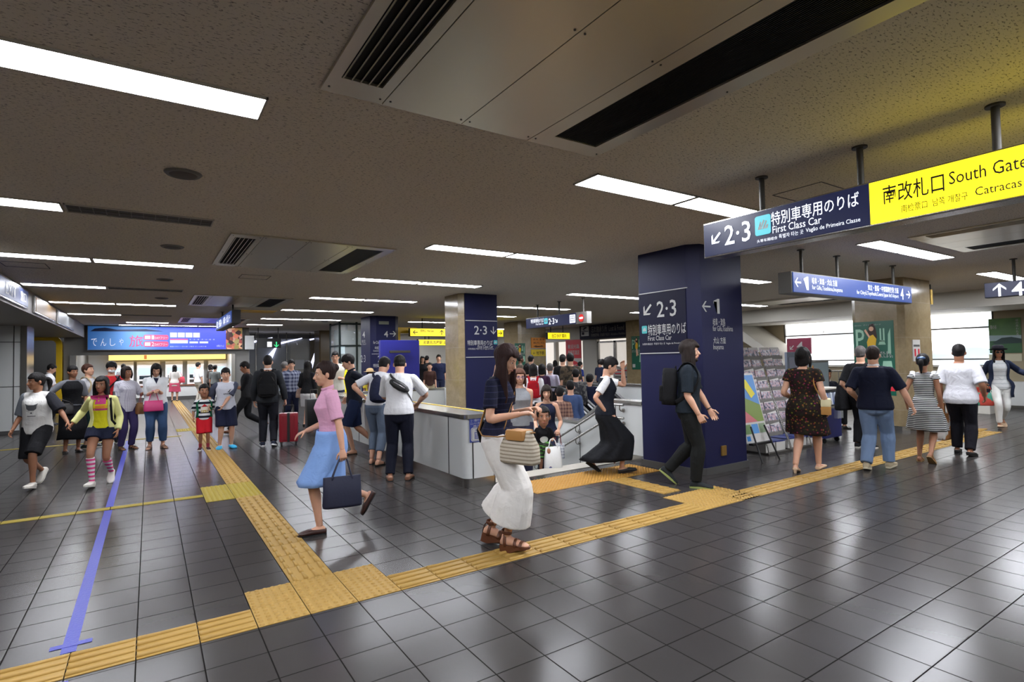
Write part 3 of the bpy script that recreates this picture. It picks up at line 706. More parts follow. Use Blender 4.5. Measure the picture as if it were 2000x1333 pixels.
MB().prism(inset(Pp, .02), 0, .12).build('kick_strip', STEEL, para, .6)
MB().prism([(x+(-.02 if x < 3.44 else .02), y-(.02 if y < 9 else 0)) for x, y in Pp], PZ-.05, PZ).build('steel_cap', STEEL, para, .6)
mb = MB()
for y in (6.35, 7.55, 8.75, 9.95, 11.15): mb.box(3.195, 3.2, y-.006, y+.006, .12, PZ-.05)
for x in (3.3, 3.6): mb.box(x-.006, x+.006, 5.894, 5.9, .12, PZ-.05)
mb.build('joint', BLACK, para)
MB().box(3.58, 3.62, 6.1, 12.2, PZ, PZ+.006).build('yellow_strip', YEL, para)
far_p = struct(MB().box(3.2, 6.3, 12.2, 12.45, -2.7, PZ-.04).build('wall_parapet_far', WHITE_PANEL), 'white parapet closing the far end of the stairwell')
MB().box(3.18, 6.32, 12.18, 12.47, PZ-.04, PZ).build('steel_cap', STEEL, far_p)
RPOLY = [(5.72, -2.7), (5.72, PZ-.05), (6.5, PZ-.05), (7.15, .46), (10.7, .46), (10.7, -2.7)]
rp_ = struct(MB().loft([[V((x, y, z)) for y, z in RPOLY] for x in (6.07, 6.3)]).build('wall_parapet_right', WHITE_PANEL), 'white parapet on the right of the stairs beside the navy column')
MB().loft([[V((x, y, z)) for y, z in ((5.72, PZ-.05), (5.72, PZ), (6.51, PZ), (7.16, .50), (10.7, .50), (10.7, .46), (7.15, .46), (6.5, PZ-.05))] for x in (6.05, 6.32)]).build('steel_cap', STEEL, rp_); MB().box(6.06, 6.08, 5.72, 6.3, 0, .1).build('kick_strip', STEEL, rp_)
mb = MB()
for y, zz in ((6.28, PZ-.06), (7.15, .46), (8.35, .46), (9.55, .46)): mb.box(6.064, 6.07, y-.005, y+.005, -2.7, zz)
mb.build('joint', BLACK, rp_)
struct(MB().box(6.05, 6.32, 11.5, 12.2, -2.7, PZ).build('wall_parapet_end', WHITE_PANEL))
er = struct(MB().box(9.87, 10.1, 5.8, 11.9, -2.7, PZ-.05).build('wall_parapet_escalator', WHITE_PANEL), 'white parapet beyond the escalators')
MB().box(9.85, 10.12, 5.8, 11.9, PZ-.05, PZ).build('steel_cap', STEEL, er)
en = struct(MB().box(7.1, 10.1, 5.82, 5.98, -2.7, PZ-.05).build('wall_parapet_near', WHITE_PANEL), 'white parapet behind the brochure racks')
MB().box(7.1, 10.12, 5.8, 6.0, PZ-.05, PZ).build('steel_cap', STEEL, en)
struct(MB().box(3.6, 9.9, 5.5, 12.3, -2.9, -2.7).build('floor_lower', DGREY))
# handrails
hr = thing('handrail', 'steel double handrail on the right wall of the stairs', 'handrail')
def rail_z(y): return .84-.5*(y-6.3)
for k, dz in enumerate((0, -.2)):
    MB().tube([(5.98, 6.02, rail_z(6.3)+dz), (5.98, 6.3, rail_z(6.3)+dz), (5.98, 10.4, rail_z(10.4)+dz)], .019, 12).build('rail', STEEL, hr, .9)
for y in (6.1, 7.15, 8.35, 9.55):
    mb = MB()
    for dz in (0, -.2):
        z = rail_z(max(6.3, y))+dz; mb.tube([(6.06, y, z-.09), (6.01, y, z-.1), (5.98, y, z-.07), (5.98, y, z-.01)], .009, 8); mb.cyl((6.05, y, z-.09), (6.07, y, z-.09), .03, 12)
    mb.build('bracket', STEEL, hr, .9)
hl = thing('handrail', 'steel handrail on the left wall of the stairs', 'handrail')
MB().tube([(3.77, 6.1, rail_z(6.3)), (3.77, 6.3, rail_z(6.3)), (3.77, 10.4, rail_z(10.4))], .019, 12).build('rail', STEEL, hl, .9)
mb = MB()
for y in (6.2, 7.15, 8.35): z = rail_z(max(6.3, y)); mb.tube([(3.68, y, z-.09), (3.74, y, z-.1), (3.77, y, z-.02)], .009, 8)
mb.build('bracket', STEEL, hl, .9)
# elevator notice on the counter end
el = thing('notice', 'blue notice with a lift symbol on the end of the white counter', 'sign'); F_ = FRONTF(5.892); r = rY(5.89, 917, 816, 945, 864)
shapes([rectp(*r)], M('notice_blue', (42, 58, 132), .5), el, F_, 'board', 0.002)
w_, h_ = r[2]-r[0], r[3]-r[1]
text('2・3番ホーム', (r[0]+.1*w_, r[1]+.84*h_, r[2]-.06*w_, r[1]+.95*h_), LETW, el, F_); text('エレベーターは', (r[0]+.06*w_, r[1]+.72*h_, r[2]-.06*w_, r[1]+.82*h_), LETW, el, F_); text('直通', (r[0]+.25*w_, r[1]+.62*h_, r[2]-.2*w_, r[1]+.7*h_), LETW, el, F_)
shapes([rounded(r[0]+.08*w_, r[1]+.04*h_, r[2]-.06*w_, r[1]+.6*h_, .03)], LETW, el, F_, 'white_frame', .004)
BLU = M('notice_blue', (42, 58, 132))
shapes([rounded(r[0]+.13*w_, r[1]+.07*h_, r[2]-.11*w_, r[1]+.57*h_, .025)], BLU, el, F_, 'blue_frame', .005); shapes([rounded(r[0]+.15*w_, r[1]+.08*h_, r[2]-.13*w_, r[1]+.56*h_, .02)], LETW, el, F_, 'white_field', .006)
P = [rectp(r[0]+.33*w_, r[1]+.14*h_, r[0]+.70*w_, r[1]+.17*h_), rectp(r[0]+.33*w_, r[1]+.14*h_, r[0]+.37*w_, r[1]+.40*h_), rectp(r[0]+.66*w_, r[1]+.14*h_, r[0]+.70*w_, r[1]+.40*h_), rectp(r[0]+.33*w_, r[1]+.38*h_, r[0]+.70*w_, r[1]+.41*h_)]
for k in range(3): x = r[0]+(.40+.09*k)*w_; P += [rectp(x, r[1]+.18*h_, x+.05*w_, r[1]+.30*h_), rounded(x, r[1]+.31*h_, x+.05*w_, r[1]+.35*h_, .004)]
for k in (0, 1): x = r[0]+(.42+.14*k)*w_; P += [[(x, r[1]+.44*h_), (x+.03*w_, r[1]+.44*h_), (x+.03*w_, r[1]+.5*h_), (x, r[1]+.5*h_)]]
P.append([(r[0]+.39*w_, r[1]+.49*h_), (r[0]+.48*w_, r[1]+.49*h_), (r[0]+.435*w_, r[1]+.53*h_)]); P.append([(r[0]+.53*w_, r[1]+.46*h_), (r[0]+.575*w_, r[1]+.43*h_), (r[0]+.62*w_, r[1]+.46*h_)])
shapes(P, BLU, el, F_, 'lift_symbol', .008)
# escalators
def escalator(x0, x1, label):
    e = thing('escalator', label, 'escalator', (x0, 9.4, 0), 0, 'escalators beside the stairs'); W = x1-x0; mb = MB(); s = .577
    for k in range(13):
        z = -.23*(k+1)+.18; y = -.4*(k+1)+.2; mb.box(.12, W-.12, y, y+.42, z-.3, z)
    mb.build('step', DSTEEL, e)
    for x in (0.02, W-.1):
        MB().loft([[V((x, -4.6, -4.6*s-.25)), V((x, .5, .0)), V((x, .5, .82)), V((x, -.05, .86)), V((x, -4.6, -4.6*s+.86))], [V((x+.08, -4.6, -4.6*s-.25)), V((x+.08, .5, .0)), V((x+.08, .5, .82)), V((x+.08, -.05, .86)), V((x+.08, -4.6, -4.6*s+.86))]]).build('balustrade', M('dark_balustrade', (30, 31, 34), .35, .3), e)
        MB().tube([(x+.04, -4.6, -4.6*s+.92), (x+.04, -.1, .9), (x+.04, .1, .93), (x+.04, .45, .93), (x+.04, .56, .85), (x+.04, .56, .7)], (.025, .045), 10, up=(1, 0, 0)).build('handrail', BLACK, e, .9)
    MB().box(.1, W-.1, 0, .5, -.1, .005).build('comb_plate', STEEL, e)
escalator(6.4, 7.55, 'escalator rising away just right of the stairs'); escalator(7.72, 8.85, 'second escalator farther right of the stairs')

# ------------------------------------------------------------------ tactile paving and tape
def tactile(name, label, rects, kind, mat=RUBY, T=.3, group=None):
    """rects: list of (x0,y0,nx,ny); kind 'x' bars along x, 'y' bars along y, 'd' dots"""
    mb = MB()
    for x0, y0, nx, ny in rects:
        for i in range(nx):
            for j in range(ny):
                a, b = x0+i*T, y0+j*T; g = .003
                mb.box(a+g, a+T-g, b+g, b+T-g, 0, .004)
                if kind == 'd':
                    nd = 6
                    for p in range(nd):
                        for q in range(nd):
                            cx, cy = a+(p+.5)*T/nd, b+(q+.5)*T/nd
                            mb.tube([(cx, cy, .003), (cx, cy, .011), (cx, cy, .0125)], [.0165, .0115, .008], 10)
                elif kind == 'x':
                    for q in range(4):
                        cy = b+(q+.5)*T/4; mb.tube([(a+.012, cy, .004), (a+T-.012, cy, .004)], (.0165, .0075), 8, up=(0, 0, 1), dome=True)
                else:
                    for q in range(4):
                        for hh in range(2):
                            cx = a+(q+.5)*T/4; y_ = b+hh*T/2; mb.tube([(cx, y_+.012, .004), (cx, y_+T/2-.012, .004)], (.0165, .0075), 8, up=(0, 0, 1), dome=True)
    o = mb.build(name, mat, smooth=.7); return tag(o, label, 'tactile paving', group)
YS = 3.605
tactile('tactile_strip', 'long yellow ribbed tactile strip crossing the floor in the left foreground', [(-1.857+.0, YS, 8, 1)], 'x')
tactile('tactile_strip', 'long yellow ribbed tactile strip from the big dotted pad to the second dotted pad', [(1.443, YS, 11, 1)], 'x')
tactile('tactile_strip', 'yellow ribbed tactile strip running off to the right past the walking people', [(5.343, YS, 19, 1)], 'x')
tactile('tactile_pad', 'large yellow dotted tactile pad in the foreground where two strips meet', [(.543, YS, 3, 2)], 'd')
tactile('tactile_pad', 'yellow dotted tactile pad under the long-haired man in front of the navy column', [(4.743, YS, 2, 1), (4.743, YS+.3, 3, 1), (5.343, YS, 1, 1)], 'd')
tactile('tactile_strip', 'yellow tactile strip going away from the foreground pad to the middle pad', [(.843, YS+.6, 1, 10)], 'y')
tactile('tactile_pad', 'bright yellow dotted tactile pad halfway along the left strip', [(.543, YS+3.6, 2, 3)], 'd', RUBY2)
tactile('tactile_strip', 'yellow tactile strip continuing under the two boys towards the ticket hall', [(.843, YS+4.5, 1, 24)], 'y')
tactile('tactile_pad', 'pale tactile pad near the ticket hall behind the boys', [(.543, 15.3, 2, 2)], 'd', RUBY2)
tactile('tactile_strip', 'far tactile strip entering the bright ticket hall', [(.843, 15.9, 1, 44)], 'y', RUBY)
tactile('tactile_pad', 'wide yellow dotted tactile band along the top of the stairs', [(3.75, 5.2, 7, 2)], 'd', M('tactile_orange', (172, 126, 50), .6))
tactile('tactile_strip', 'short yellow tactile strip from the stair band to the pad by the navy column', [(4.87, 4.3, 1, 3)], 'y')
tactile('tactile_strip', 'second part of the right tactile strip turning away past the marble column', [(11.1, YS, 8, 1)], 'x'); tactile('tactile_strip', 'tactile strip running from the right strip towards the right windows', [(13.2, YS+.3, 2, 3)], 'y')
def thin_strip(label, x0, x1, y, mat=RUBY2):
    mb = MB(); k = int(round((x1-x0)/.3))
    for i in range(k):
        a = x0+i*.3
        for q in range(3): mb.box(a+.004, a+.296, y+q*.042, y+q*.042+.03, 0, .006, bev=.002)
    tag(mb.build('tactile_strip', mat), label, 'tactile paving')
thin_strip('thin bright yellow ribbed strip crossing the left floor to the middle pad', -3.957, .543, 7.53); thin_strip('thin far yellow strip on the left behind the walking girls', -5.1, .543, 14.3)
TAPE = M('blue_tape', (48, 56, 160), .45, noise_bump=.3, nscale=60)
mb = MB()
for y0, y1 in ((3.925, 7.5), (7.68, 14.28)): mb.box(-.405, -.335, y0, y1, 0, .0015)
mb.box(-.46, -.27, 4.0, 4.05, .0015, .003)
tag(mb.build('floor_tape', TAPE), 'long blue tape line stuck along the left floor', 'floor tape'); tag(MB().box(-.405, -.335, 1.5, 3.58, 0, .0015).build('floor_tape', TAPE), 'short blue tape piece at the bottom left corner below the tactile strip', 'floor tape')

# ------------------------------------------------------------------ information board, yellow cut-out, glass lift
ib = thing('information_board', 'tall blue board with a grey handle seen from behind at the counter', 'board', (4.73, 13.0, 0))
t = M('board_blue', (30, 32, 122), .45, noise_bump=.02, nscale=5)
MB().box(0, 1.03, 0, .12, .08, 2.1, bev=.015).build('panel', t, ib); r = rY(13, 760, 685, 800, 690)
MB().box(r[0]-4.73, r[2]-4.73, -.05, -.02, r[1], r[3], bev=.006).build('handle', DSTEEL, ib)
MB().box(.52, .55, -.03, .0, .1, 1.25).build('cable_cover', GREYP, ib); MB().box(-.05, 1.08, -.12, .24, 0, .08, bev=.01).build('base', DGREY, ib)
yc = thing('standee', 'bright yellow rounded standing board beyond the counter', 'standee', (2.9, 13.6, 0)); r = rY(13.6, 664, 704, 692, 790); x0, x1, zz = r[0]-2.9, r[2]-2.9, r[3]
P = [(x0, .02), (x1, .02)]+[((x0+x1)/2+(x1-x0)/2*cos(radians(a)), zz-.35+.35*sin(radians(a))) for a in range(0, 181, 15)]
MB().prism(P, -.03, .03, Matrix.Rotation(pi/2, 4, 'X')).build('board', M('bright_yellow', (245, 226, 20), .45), yc); MB().box(x0, x1, -.2, .2, 0, .03).build('base', DGREY, yc)
gl = thing('glass_lift', 'dark framed glass lift shaft left of the far navy column', 'lift', (5.75, 20.0, 0)); mb = MB()
for x in (0, .62, 1.24):
    for y in (0, 1.2): mb.box(x-.03, x+.03, y-.03, y+.03, 0, CH)
for z in (.02, 1.05, 2.15, 2.95): mb.box(0, 1.24, -.025, .025, z, z+.06).box(-.025, .025, 0, 1.2, z, z+.06)
mb.build('frame', M('lift_frame', (34, 44, 42), .4, .3), gl); mb = MB(); mb.box(.03, 1.21, -.006, .006, .05, 2.95).box(-.006, .006, .03, 1.17, .05, 2.95); mb.build('glass', GLASS, gl)
MB().box(.1, 1.14, .9, 1.1, .1, 2.8).build('lift_car', M('lift_car', (66, 96, 92), .4, .3), gl); MB().box(.25, .45, .88, .9, 1.9, 2.2).build('lamp_panel', glow('pale_panel', (190, 220, 230), .8), gl)
yj = thing('yellow_frame', 'yellow doorway post right of the far navy column', 'door frame', (6.95, 17.9, 0)); MB().box(0, .28, 0, .2, 0, 2.75).build('post', YEL, yj); MB().box(0, .9, .02, .18, 2.55, 2.75).build('lintel', YEL, yj)
# glass stair partition near the shutter; glowing strips stand in for reflections
gp = thing('glass_partition', 'glass stair partition with reflections made as glowing strips by the shutter', 'partition', (0, 0, 0)); c = 27.5
r = rY(c, 456, 640, 622, 800); MB().box(r[0], r[2]-.4, c+.04, c+.06, .1, CH-.3).build('glass', GLASS, gp)
STR = glow('cool_reflection', (214, 218, 255), 2.2)
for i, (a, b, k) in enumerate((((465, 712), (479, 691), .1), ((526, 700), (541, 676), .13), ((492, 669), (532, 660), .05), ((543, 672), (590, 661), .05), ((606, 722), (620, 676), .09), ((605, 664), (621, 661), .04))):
    p, q = onY(*a, c), onY(*b, c); MB().tube([p, q], (k, .02), 8, up=(0, 1, 0)).build('reflection_strip', STR, gp)
mb = MB()
for x in (500, 560, 606): p = onY(x, 700, c); mb.box(p.x-.02, p.x+.02, c, c+.05, 0, CH)
mb.build('post', STEEL, gp)
nt = tag(MB().box(*[(lambda q: (q[0], q[2]))(rY(29.5, 577, 703, 595, 722))[i] for i in (0, 1)], 29.58, 29.6, rY(29.5, 577, 703, 595, 722)[1], rY(29.5, 577, 703, 595, 722)[3]).build('paper_notice', PAPER), 'white paper notice on the beige far wall', 'notice')

# ------------------------------------------------------------------ ticket hall contents
HOT = glow('lit_header', (255, 214, 120), 1.3)
hd = thing('ticket_header', 'glowing yellow header strip over the ticket machines', 'light box', (0, 0, 0)); MB().box(-1.5, 3.1, 30.0, 30.2, 1.86, 2.12, bev=.01).build('lit_face', HOT, hd)
MB().box(-1.6, 3.2, 30.05, 31.2, 2.12, 2.2).build('hood', OFFW, hd); MB().box(-.2, -.1, 29.99, 30.0, 1.9, 2.08).build('mark', M('orange_mark', (200, 110, 20)), hd)
def machine(px, w, label, scr=(40, 52, 60)):
    p = onY(px, 740, 30.5); o = thing('ticket_machine', label, 'ticket machine', (p.x, 30.5, 0), 0, 'ticket machines')
    MB().box(-w/2, w/2, 0, .65, 0, 1.8, bev=.02).build('cabinet', M('machine_white', (236, 237, 238), .4), o)
    MB().box(-w/2+.06, w/2-.06, -.012, 0, 1.18, 1.5, bev=.01).build('fare_panel', glow('fare_panel', (200, 225, 240), 1.1), o)
    MB().box(-w/2+.1, w/2-.16, -.02, 0, .98, 1.14, bev=.01).build('screen', M('machine_screen', scr, .2), o)
    MB().box(-w/2+.1, -.02, -.03, 0, .78, .9, bev=.01).build('coin_slot', DSTEEL, o); MB().box(.05, w/2-.08, -.03, 0, .72, .88, bev=.01).build('ticket_tray', BLACK, o)
for px, w, lb in ((240, .8, 'white ticket machine behind the masked boy'), (290, .9, 'white ticket machine with a dark screen behind the pink bag woman'), (340, .7, 'white ticket machine in front of the pink skirt woman'), (382, .7, 'white ticket machine in the middle of the bright hall'), (425, .8, 'white ticket machine at the right end of the bright hall')): machine(px, w, lb)
p = onY(260, 757, 30.3); q = onY(392, 757, 30.3)
sh = thing('counter_shelf', 'brown edged shelf running along the ticket machines', 'shelf', (0, 0, 0)); MB().box(p.x, q.x, 30.15, 30.49, .62, .68, bev=.008).build('top', M('brown_wood', (110, 62, 40), .5), sh); MB().box(p.x, q.x, 30.2, 30.48, .14, .62).build('front', WHITE_PANEL, sh); MB().box(p.x, q.x, 30.22, 30.48, 0, .14).build('kick_strip', DGREY, sh)
# ------------------------------------------------------------------ far hall : shop front, posters, glass doors
RED = M('poster_red', (214, 40, 58), .5); 
for k, (pa, pb) in enumerate(((1106, 1136), (1142, 1168))):
    o = thing('sale_poster', ('red and white sale poster at the open shop front', 'red and white sale poster seen through the glass door')[k], 'poster', (0, 0, 0), 0, 'red sale posters'); c = 16.84 if k == 0 else 17.3
    r = rX(c, pa, 664, pb, 770); MB().box(c, c+.02, -r[2], -r[0], .12, r[3]).build('board', PAPER, o); F_ = LEFTF(c-.001); zm = r[3]-(r[3]-.12)*.38
    shapes([rectp(r[0], zm, r[2], r[3])], RED, o, F_, 'red_field'); w_ = r[2]-r[0]; cx = (r[0]+r[2])/2
    text('歓迎光臨', (r[0]+.15*w_, r[3]-.42, r[2]-.12*w_, r[3]-.22), LETW, o, F_, .02, out=.005); text('免税百貨店', (r[0]+.15*w_, r[3]-.72, r[2]-.12*w_, r[3]-.5), LETW, o, F_, .02, out=.005)
    shapes([[(cx+.38*w_*cos(a*pi/16), zm-.42+.3*sin(a*pi/16)) for a in range(32)]], RED, o, F_, 'red_oval', .004); text('5折', (cx-.24*w_, zm-.55, cx+.28*w_, zm-.28), LETW, o, F_, .03, out=.007)
for k, y in enumerate((16.4, 17.5)):
    d = MB(); fr = .07
    d.box(16.94, 17.0, y, y+1.08, 0, .1).box(16.94, 17.0, y, y+1.08, 2.22, 2.3).box(16.94, 17.0, y, y+fr, 0, 2.3).box(16.94, 17.0, y+1.08-fr, y+1.08, 0, 2.3)
    o = struct(d.build('door_%d' % (3+k), STEEL), 'steel framed glass door under the Lost & Found sign'); MB().box(16.965, 16.975, y+fr, y+1.08-fr, .1, 2.22).build('glass', GLASS, o); MB().box(16.9, 16.93, y+.2, y+.23, .9, 1.4).build('handle', STEEL, o)
shop = glow('shop_wall_glow', (255, 246, 236), .9)  # shop brightness put into the back wall, which emits by itself
struct(MB().box(18.6, 18.7, 15.6, 24.6, 0, CH).build('wall_shop_back', shop), 'back wall of the shop, glowing in place of lamps'); struct(MB().box(17.1, 18.6, 15.6, 24.6, 2.7, 2.75).build('ceiling_shop', OFFW))
for k, (y, z, s_, c_) in enumerate(((16.6, .9, (.5, 1.0), (80, 90, 96)), (17.6, .5, (.6, .9), (120, 112, 100)), (20.2, .8, (.5, .9), (150, 60, 50)))):
    o = thing('shop_shelf', 'shop shelf behind the glass %s' % ('at the right door', 'at the left door', 'beyond the red posters')[k], 'shelf', (18.2, y, 0)); MB().box(0, .35, 0, s_[0], 0, z+.5, bev=.01).build('body', M('shelf_%d' % k, c_), o); MB().box(-.02, .37, -.02, s_[0]+.02, z+.5, z+.54).build('top', OFFW, o)
r = rX(16.88, 1198, 716, 1228, 745); o = thing('door_notice', 'white notice board with red print on the right glass door', 'notice', (0, 0, 0)); MB().box(16.88, 16.9, -r[2], -r[0], r[1], r[3]).build('board', PAPER, o)
for k in range(5): shapes([rectp(r[0]+.1, r[3]-.2-k*.14, r[2]-.1-.1*(k % 2), r[3]-.15-k*.14)], RED if k < 2 else DGREY, o, LEFTF(16.879), 'print_line')
# orange notices on the far marble column
for k, (p_, rgb, rows_) in enumerate((((1038, 660, 1066, 680), (216, 136, 48), ('A→  B→', '案内 7/3', '⇔')), ((1038, 683, 1066, 696), (216, 186, 40), ('← 地下鉄',)))):
    r = rY(17.57, *p_); o = thing('direction_notice', ('orange notice with a two-way arrow on the far marble column', 'yellow notice with a left arrow on the far marble column')[k], 'notice', (0, 0, 0)); MB().box(r[0], r[2], 17.57, 17.6, r[1], r[3]).build('board', M('notice_%d' % k, rgb, .5), o); F_ = FRONTF(17.569); h_ = (r[3]-r[1])/len(rows_)
    for i, s_ in enumerate(rows_): text(s_, (r[0]+.08, r[3]-h_*(i+.8), r[2]-.08, r[3]-h_*(i+.25)), LETK, o, F_, .01)
# green posters
GRN = M('poster_green', (10, 88, 68), .35)
def green_poster(plane, c, px, label, full=True):
    o = thing('poster', label, 'poster', (0, 0, 0), 0, 'green dining posters'); rr, FF = (rX, LEFTF) if plane == 'X' else (rY, FRONTF); r = rr(c, *px); F_ = FF(c-.006); w_, h_ = r[2]-r[0], r[3]-r[1]
    if plane == 'X': MB().box(c-.005, c+.012, -r[2], -r[0], r[1], r[3]).build('board', GRN, o)
    else: MB().box(r[0], r[2], c-.005, c+.012, r[1], r[3]).build('board', GRN, o)
    q = lambda a, b: (r[0]+a*w_, r[1]+b*h_)
    PG = M('poster_pale_green', (150, 196, 170), .4)
    text('P', (*q(.06, .62), *q(.28, .9)), PG, o, F_, .02)
    shapes([[q(.84, .56), q(.92, .56), q(.92, .9), q(.86, .82)], [q(.66, .72), q(.70, .72), q(.70, .9), q(.66, .9)], [q(.74, .72), q(.78, .72), q(.78, .9), q(.74, .9)], [q(.62, .68), q(.8, .68), q(.76, .74), q(.66, .74)]], PG, o, F_, 'cutlery_picture', .001)
    shapes([[q(.36, .62), q(.54, .62), q(.58, .76), q(.50, .82), q(.40, .8), q(.34, .72)]], M('poster_dress', (224, 180, 40)), o, F_, 'dress_picture', .004)
    shapes([[q(.42, .8), q(.36, .86), q(.42, .96), q(.52, .97), q(.57, .9), q(.60, .76), q(.52, .8)]], M('poster_hair', (50, 28, 20)), o, F_, 'hair_picture', .003)
    shapes([[q(.44+.05*cos(a*pi/8), .905+.035*sin(a*pi/8)) for a in range(16)] if False else [(r[0]+w_*(.46+.06*cos(a*pi/8)), r[1]+h_*(.9+.032*sin(a*pi/8))) for a in range(16)], [q(.28, .88), q(.32, .9), q(.42, .8), q(.4, .77)], [q(.42, .4), q(.5, .4), q(.5, .62), q(.4, .62)], [q(.54, .42), q(.62, .42), q(.52, .62), q(.46, .62)]], M('poster_skin', (222, 176, 146)), o, F_, 'figure_picture', .005)
    text('dポイントが、高速でたまる。', (*q(.05, .5), *q(.96, .6)), LETW, o, F_, .01, out=.008)
    shapes([[q(.66, .22), q(.98, .22), q(.92, .46), q(.72, .46)]], PG, o, F_, 'bag_picture', .001)
    if full:
        shapes([rectp(*q(.06, .06), *q(.3, .16))], LETW, o, F_, 'white_box'); shapes([[q(.8, .06), q(.98, .06), q(.98, .16)]], RED, o, F_, 'red_corner')
        text('docomo   ポイント   dカード', (*q(.04, .945), *q(.7, .965)), LETW, o, F_)
    return o
green_poster('X', 12.4, (1669, 628, 1748, 772), 'green poster on the near marble column behind the balding man')
green_poster('X', 16.28, (1234, 657, 1256, 722), 'green poster on the pier half hidden by the large navy column')
green_poster('Y', 17.595, (1006, 671, 1026, 717), 'small green poster on the far marble column', False)
r = rY(4.74, 1783, 664, 1797, 706); o = thing('wall_notice', 'small white notice on the side of the near marble column', 'notice', (0, 0, 0)); MB().box(r[0], r[2], 4.735, 4.75, r[1], r[3]).build('sheet', PAPER, o); shapes([rectp(r[0]+.05, r[1]+.1, r[0]+.12, r[1]+.25), rectp(r[2]-.12, r[1]+.1, r[2]-.05, r[1]+.25)], RED, o, FRONTF(4.733), 'red_mark'); MB().box(r[0]+.03, r[2]-.03, 4.732, 4.735, r[3]-.14, r[3]-.1).build('print_line', DGREY, o)
# scenic poster at right
o = thing('scenic_poster', 'green scenic valley poster on the tan wall at the right edge', 'poster', (0, 0, 0)); c = 19.19; r = rX(c, 1932, 622, 1995, 690); MB().box(c-.01, c+.01, -r[2], -r[0], r[1], r[3]).build('board', M('scenic_green', (34, 84, 44), .35), o); F_ = LEFTF(c-.012); w_, h_ = r[2]-r[0], r[3]-r[1]; q = lambda a, b: (r[0]+a*w_, r[1]+b*h_)
t = NT('leafy_print'); nz = t.n('TexNoise', iScale=4.0, iDetail=5.0); t.l(t.coord(), nz.inputs['Vector']); t.base(t.mix(nz.outputs[0], lin((16, 58, 30)), lin((92, 140, 66))), .4)
shapes([rectp(*q(0, .5), *q(1, 1))], t.m, o, F_, 'foliage_picture', .001); shapes([[q(0, .35), q(1, .38), q(1, .5), q(0, .52)]], M('scenic_sky', (150, 170, 176)), o, F_, 'mist_picture', .002); shapes([[q(.1, .3), q(.4, .44), q(.7, .46), q(1, .4), q(1, .28), q(.2, .26)]], M('scenic_hill', (34, 58, 56)), o, F_, 'hill_picture', .003)
text('春の谷', (*q(.05, .7), *q(.25, .82)), LETW, o, F_, .0); 
for i, ch in enumerate('緑の風わたる'): text(ch, (*q(.85, .9-.08*i), *q(.93, .96-.08*i)), LETW, o, F_)
o = tag(MB().box(c-.015, c-.005, -rX(c, 1932, 692, 1996, 706)[2], -rX(c, 1932, 692, 1996, 706)[0], rX(c, 1932, 692, 1996, 706)[1], rX(c, 1932, 692, 1996, 706)[3]).build('poster_caption', M('cream_paper', (190, 186, 160), .6)), 'cream caption card under the scenic poster', 'notice')
# windows on the right
PANE = NT('frosted_daylight'); t = PANE; sx = t.n('SeparateXYZ'); t.l(t.coord(), sx.inputs[0]); nz = t.n('TexNoise', iScale=.7, iDetail=1.0); mp = t.n('Mapping'); mp.inputs['Scale'].default_value = (1, .6, 2.5); t.l(t.coord(), mp.inputs[0]); t.l(mp.outputs[0], nz.inputs['Vector'])
mr_ = t.n('MapRange', iFrom_Min=.38, iFrom_Max=.55); t.l(nz.outputs[0], mr_.inputs[0]); col = t.mix(mr_.outputs[0], (.16, .2, .22), (1, 1, 1)); t.base((.8, .85, .9), .3); t.l(col, t.b.inputs['Emission Color']); t.b.inputs['Emission Strength'].default_value = 3.4; PANE = PANE.m
for k, (y0, y1) in enumerate(((5.22, 8.15), (8.25, 11.1))):
    o = struct(MB().box(19.26, 19.28, y0, y1, 1.14, 2.9).build('window_%d' % (k+1), PANE), ('bright frosted window right of the near marble column', 'bright frosted window left of the near marble column')[k])
    mb = MB(); f = .04
    for z in (1.14, 1.32, 2.2, 2.86): mb.box(19.2, 19.26, y0, y1, z-f/2, z+f/2)
    for y in (y0, (y0+y1)/2, y1): mb.box(19.2, 19.26, y-f/2, y+f/2, 1.14, 1.32)
    for y in (y0, y1): mb.box(19.2, 19.26, y-f/2, y+f/2, 1.14, 2.9)
    mb.build('mullion', GREYP, o)
    MB().box(19.12, 19.26, y0, y1, 1.1, 1.14).build('sill', OFFW, o)
o = thing('handrail', 'steel rail in front of the right windows', 'handrail'); MB().tube([(18.6, 4.9, .98), (18.6, 9.2, .98)], .025, 10).build('rail', STEEL, o, .9); mb = MB()
for k in range(5): mb.cyl((18.6, 5.0+k, 0), (18.6, 5.0+k, .98), .018, 8)
mb.build('post', STEEL, o, .9)
pr = struct(MB().box(18.9, 19.2, 3.6, 5.25, .1, .72).build('wall_parapet_window', WHITE_PANEL), 'low white panelled wall at the right edge'); MB().box(18.88, 19.2, 3.6, 5.25, 0, .1).build('kick_strip', STEEL, pr); MB().box(18.895, 18.9, 4.45, 4.47, .1, .72).build('joint', DGREY, pr)
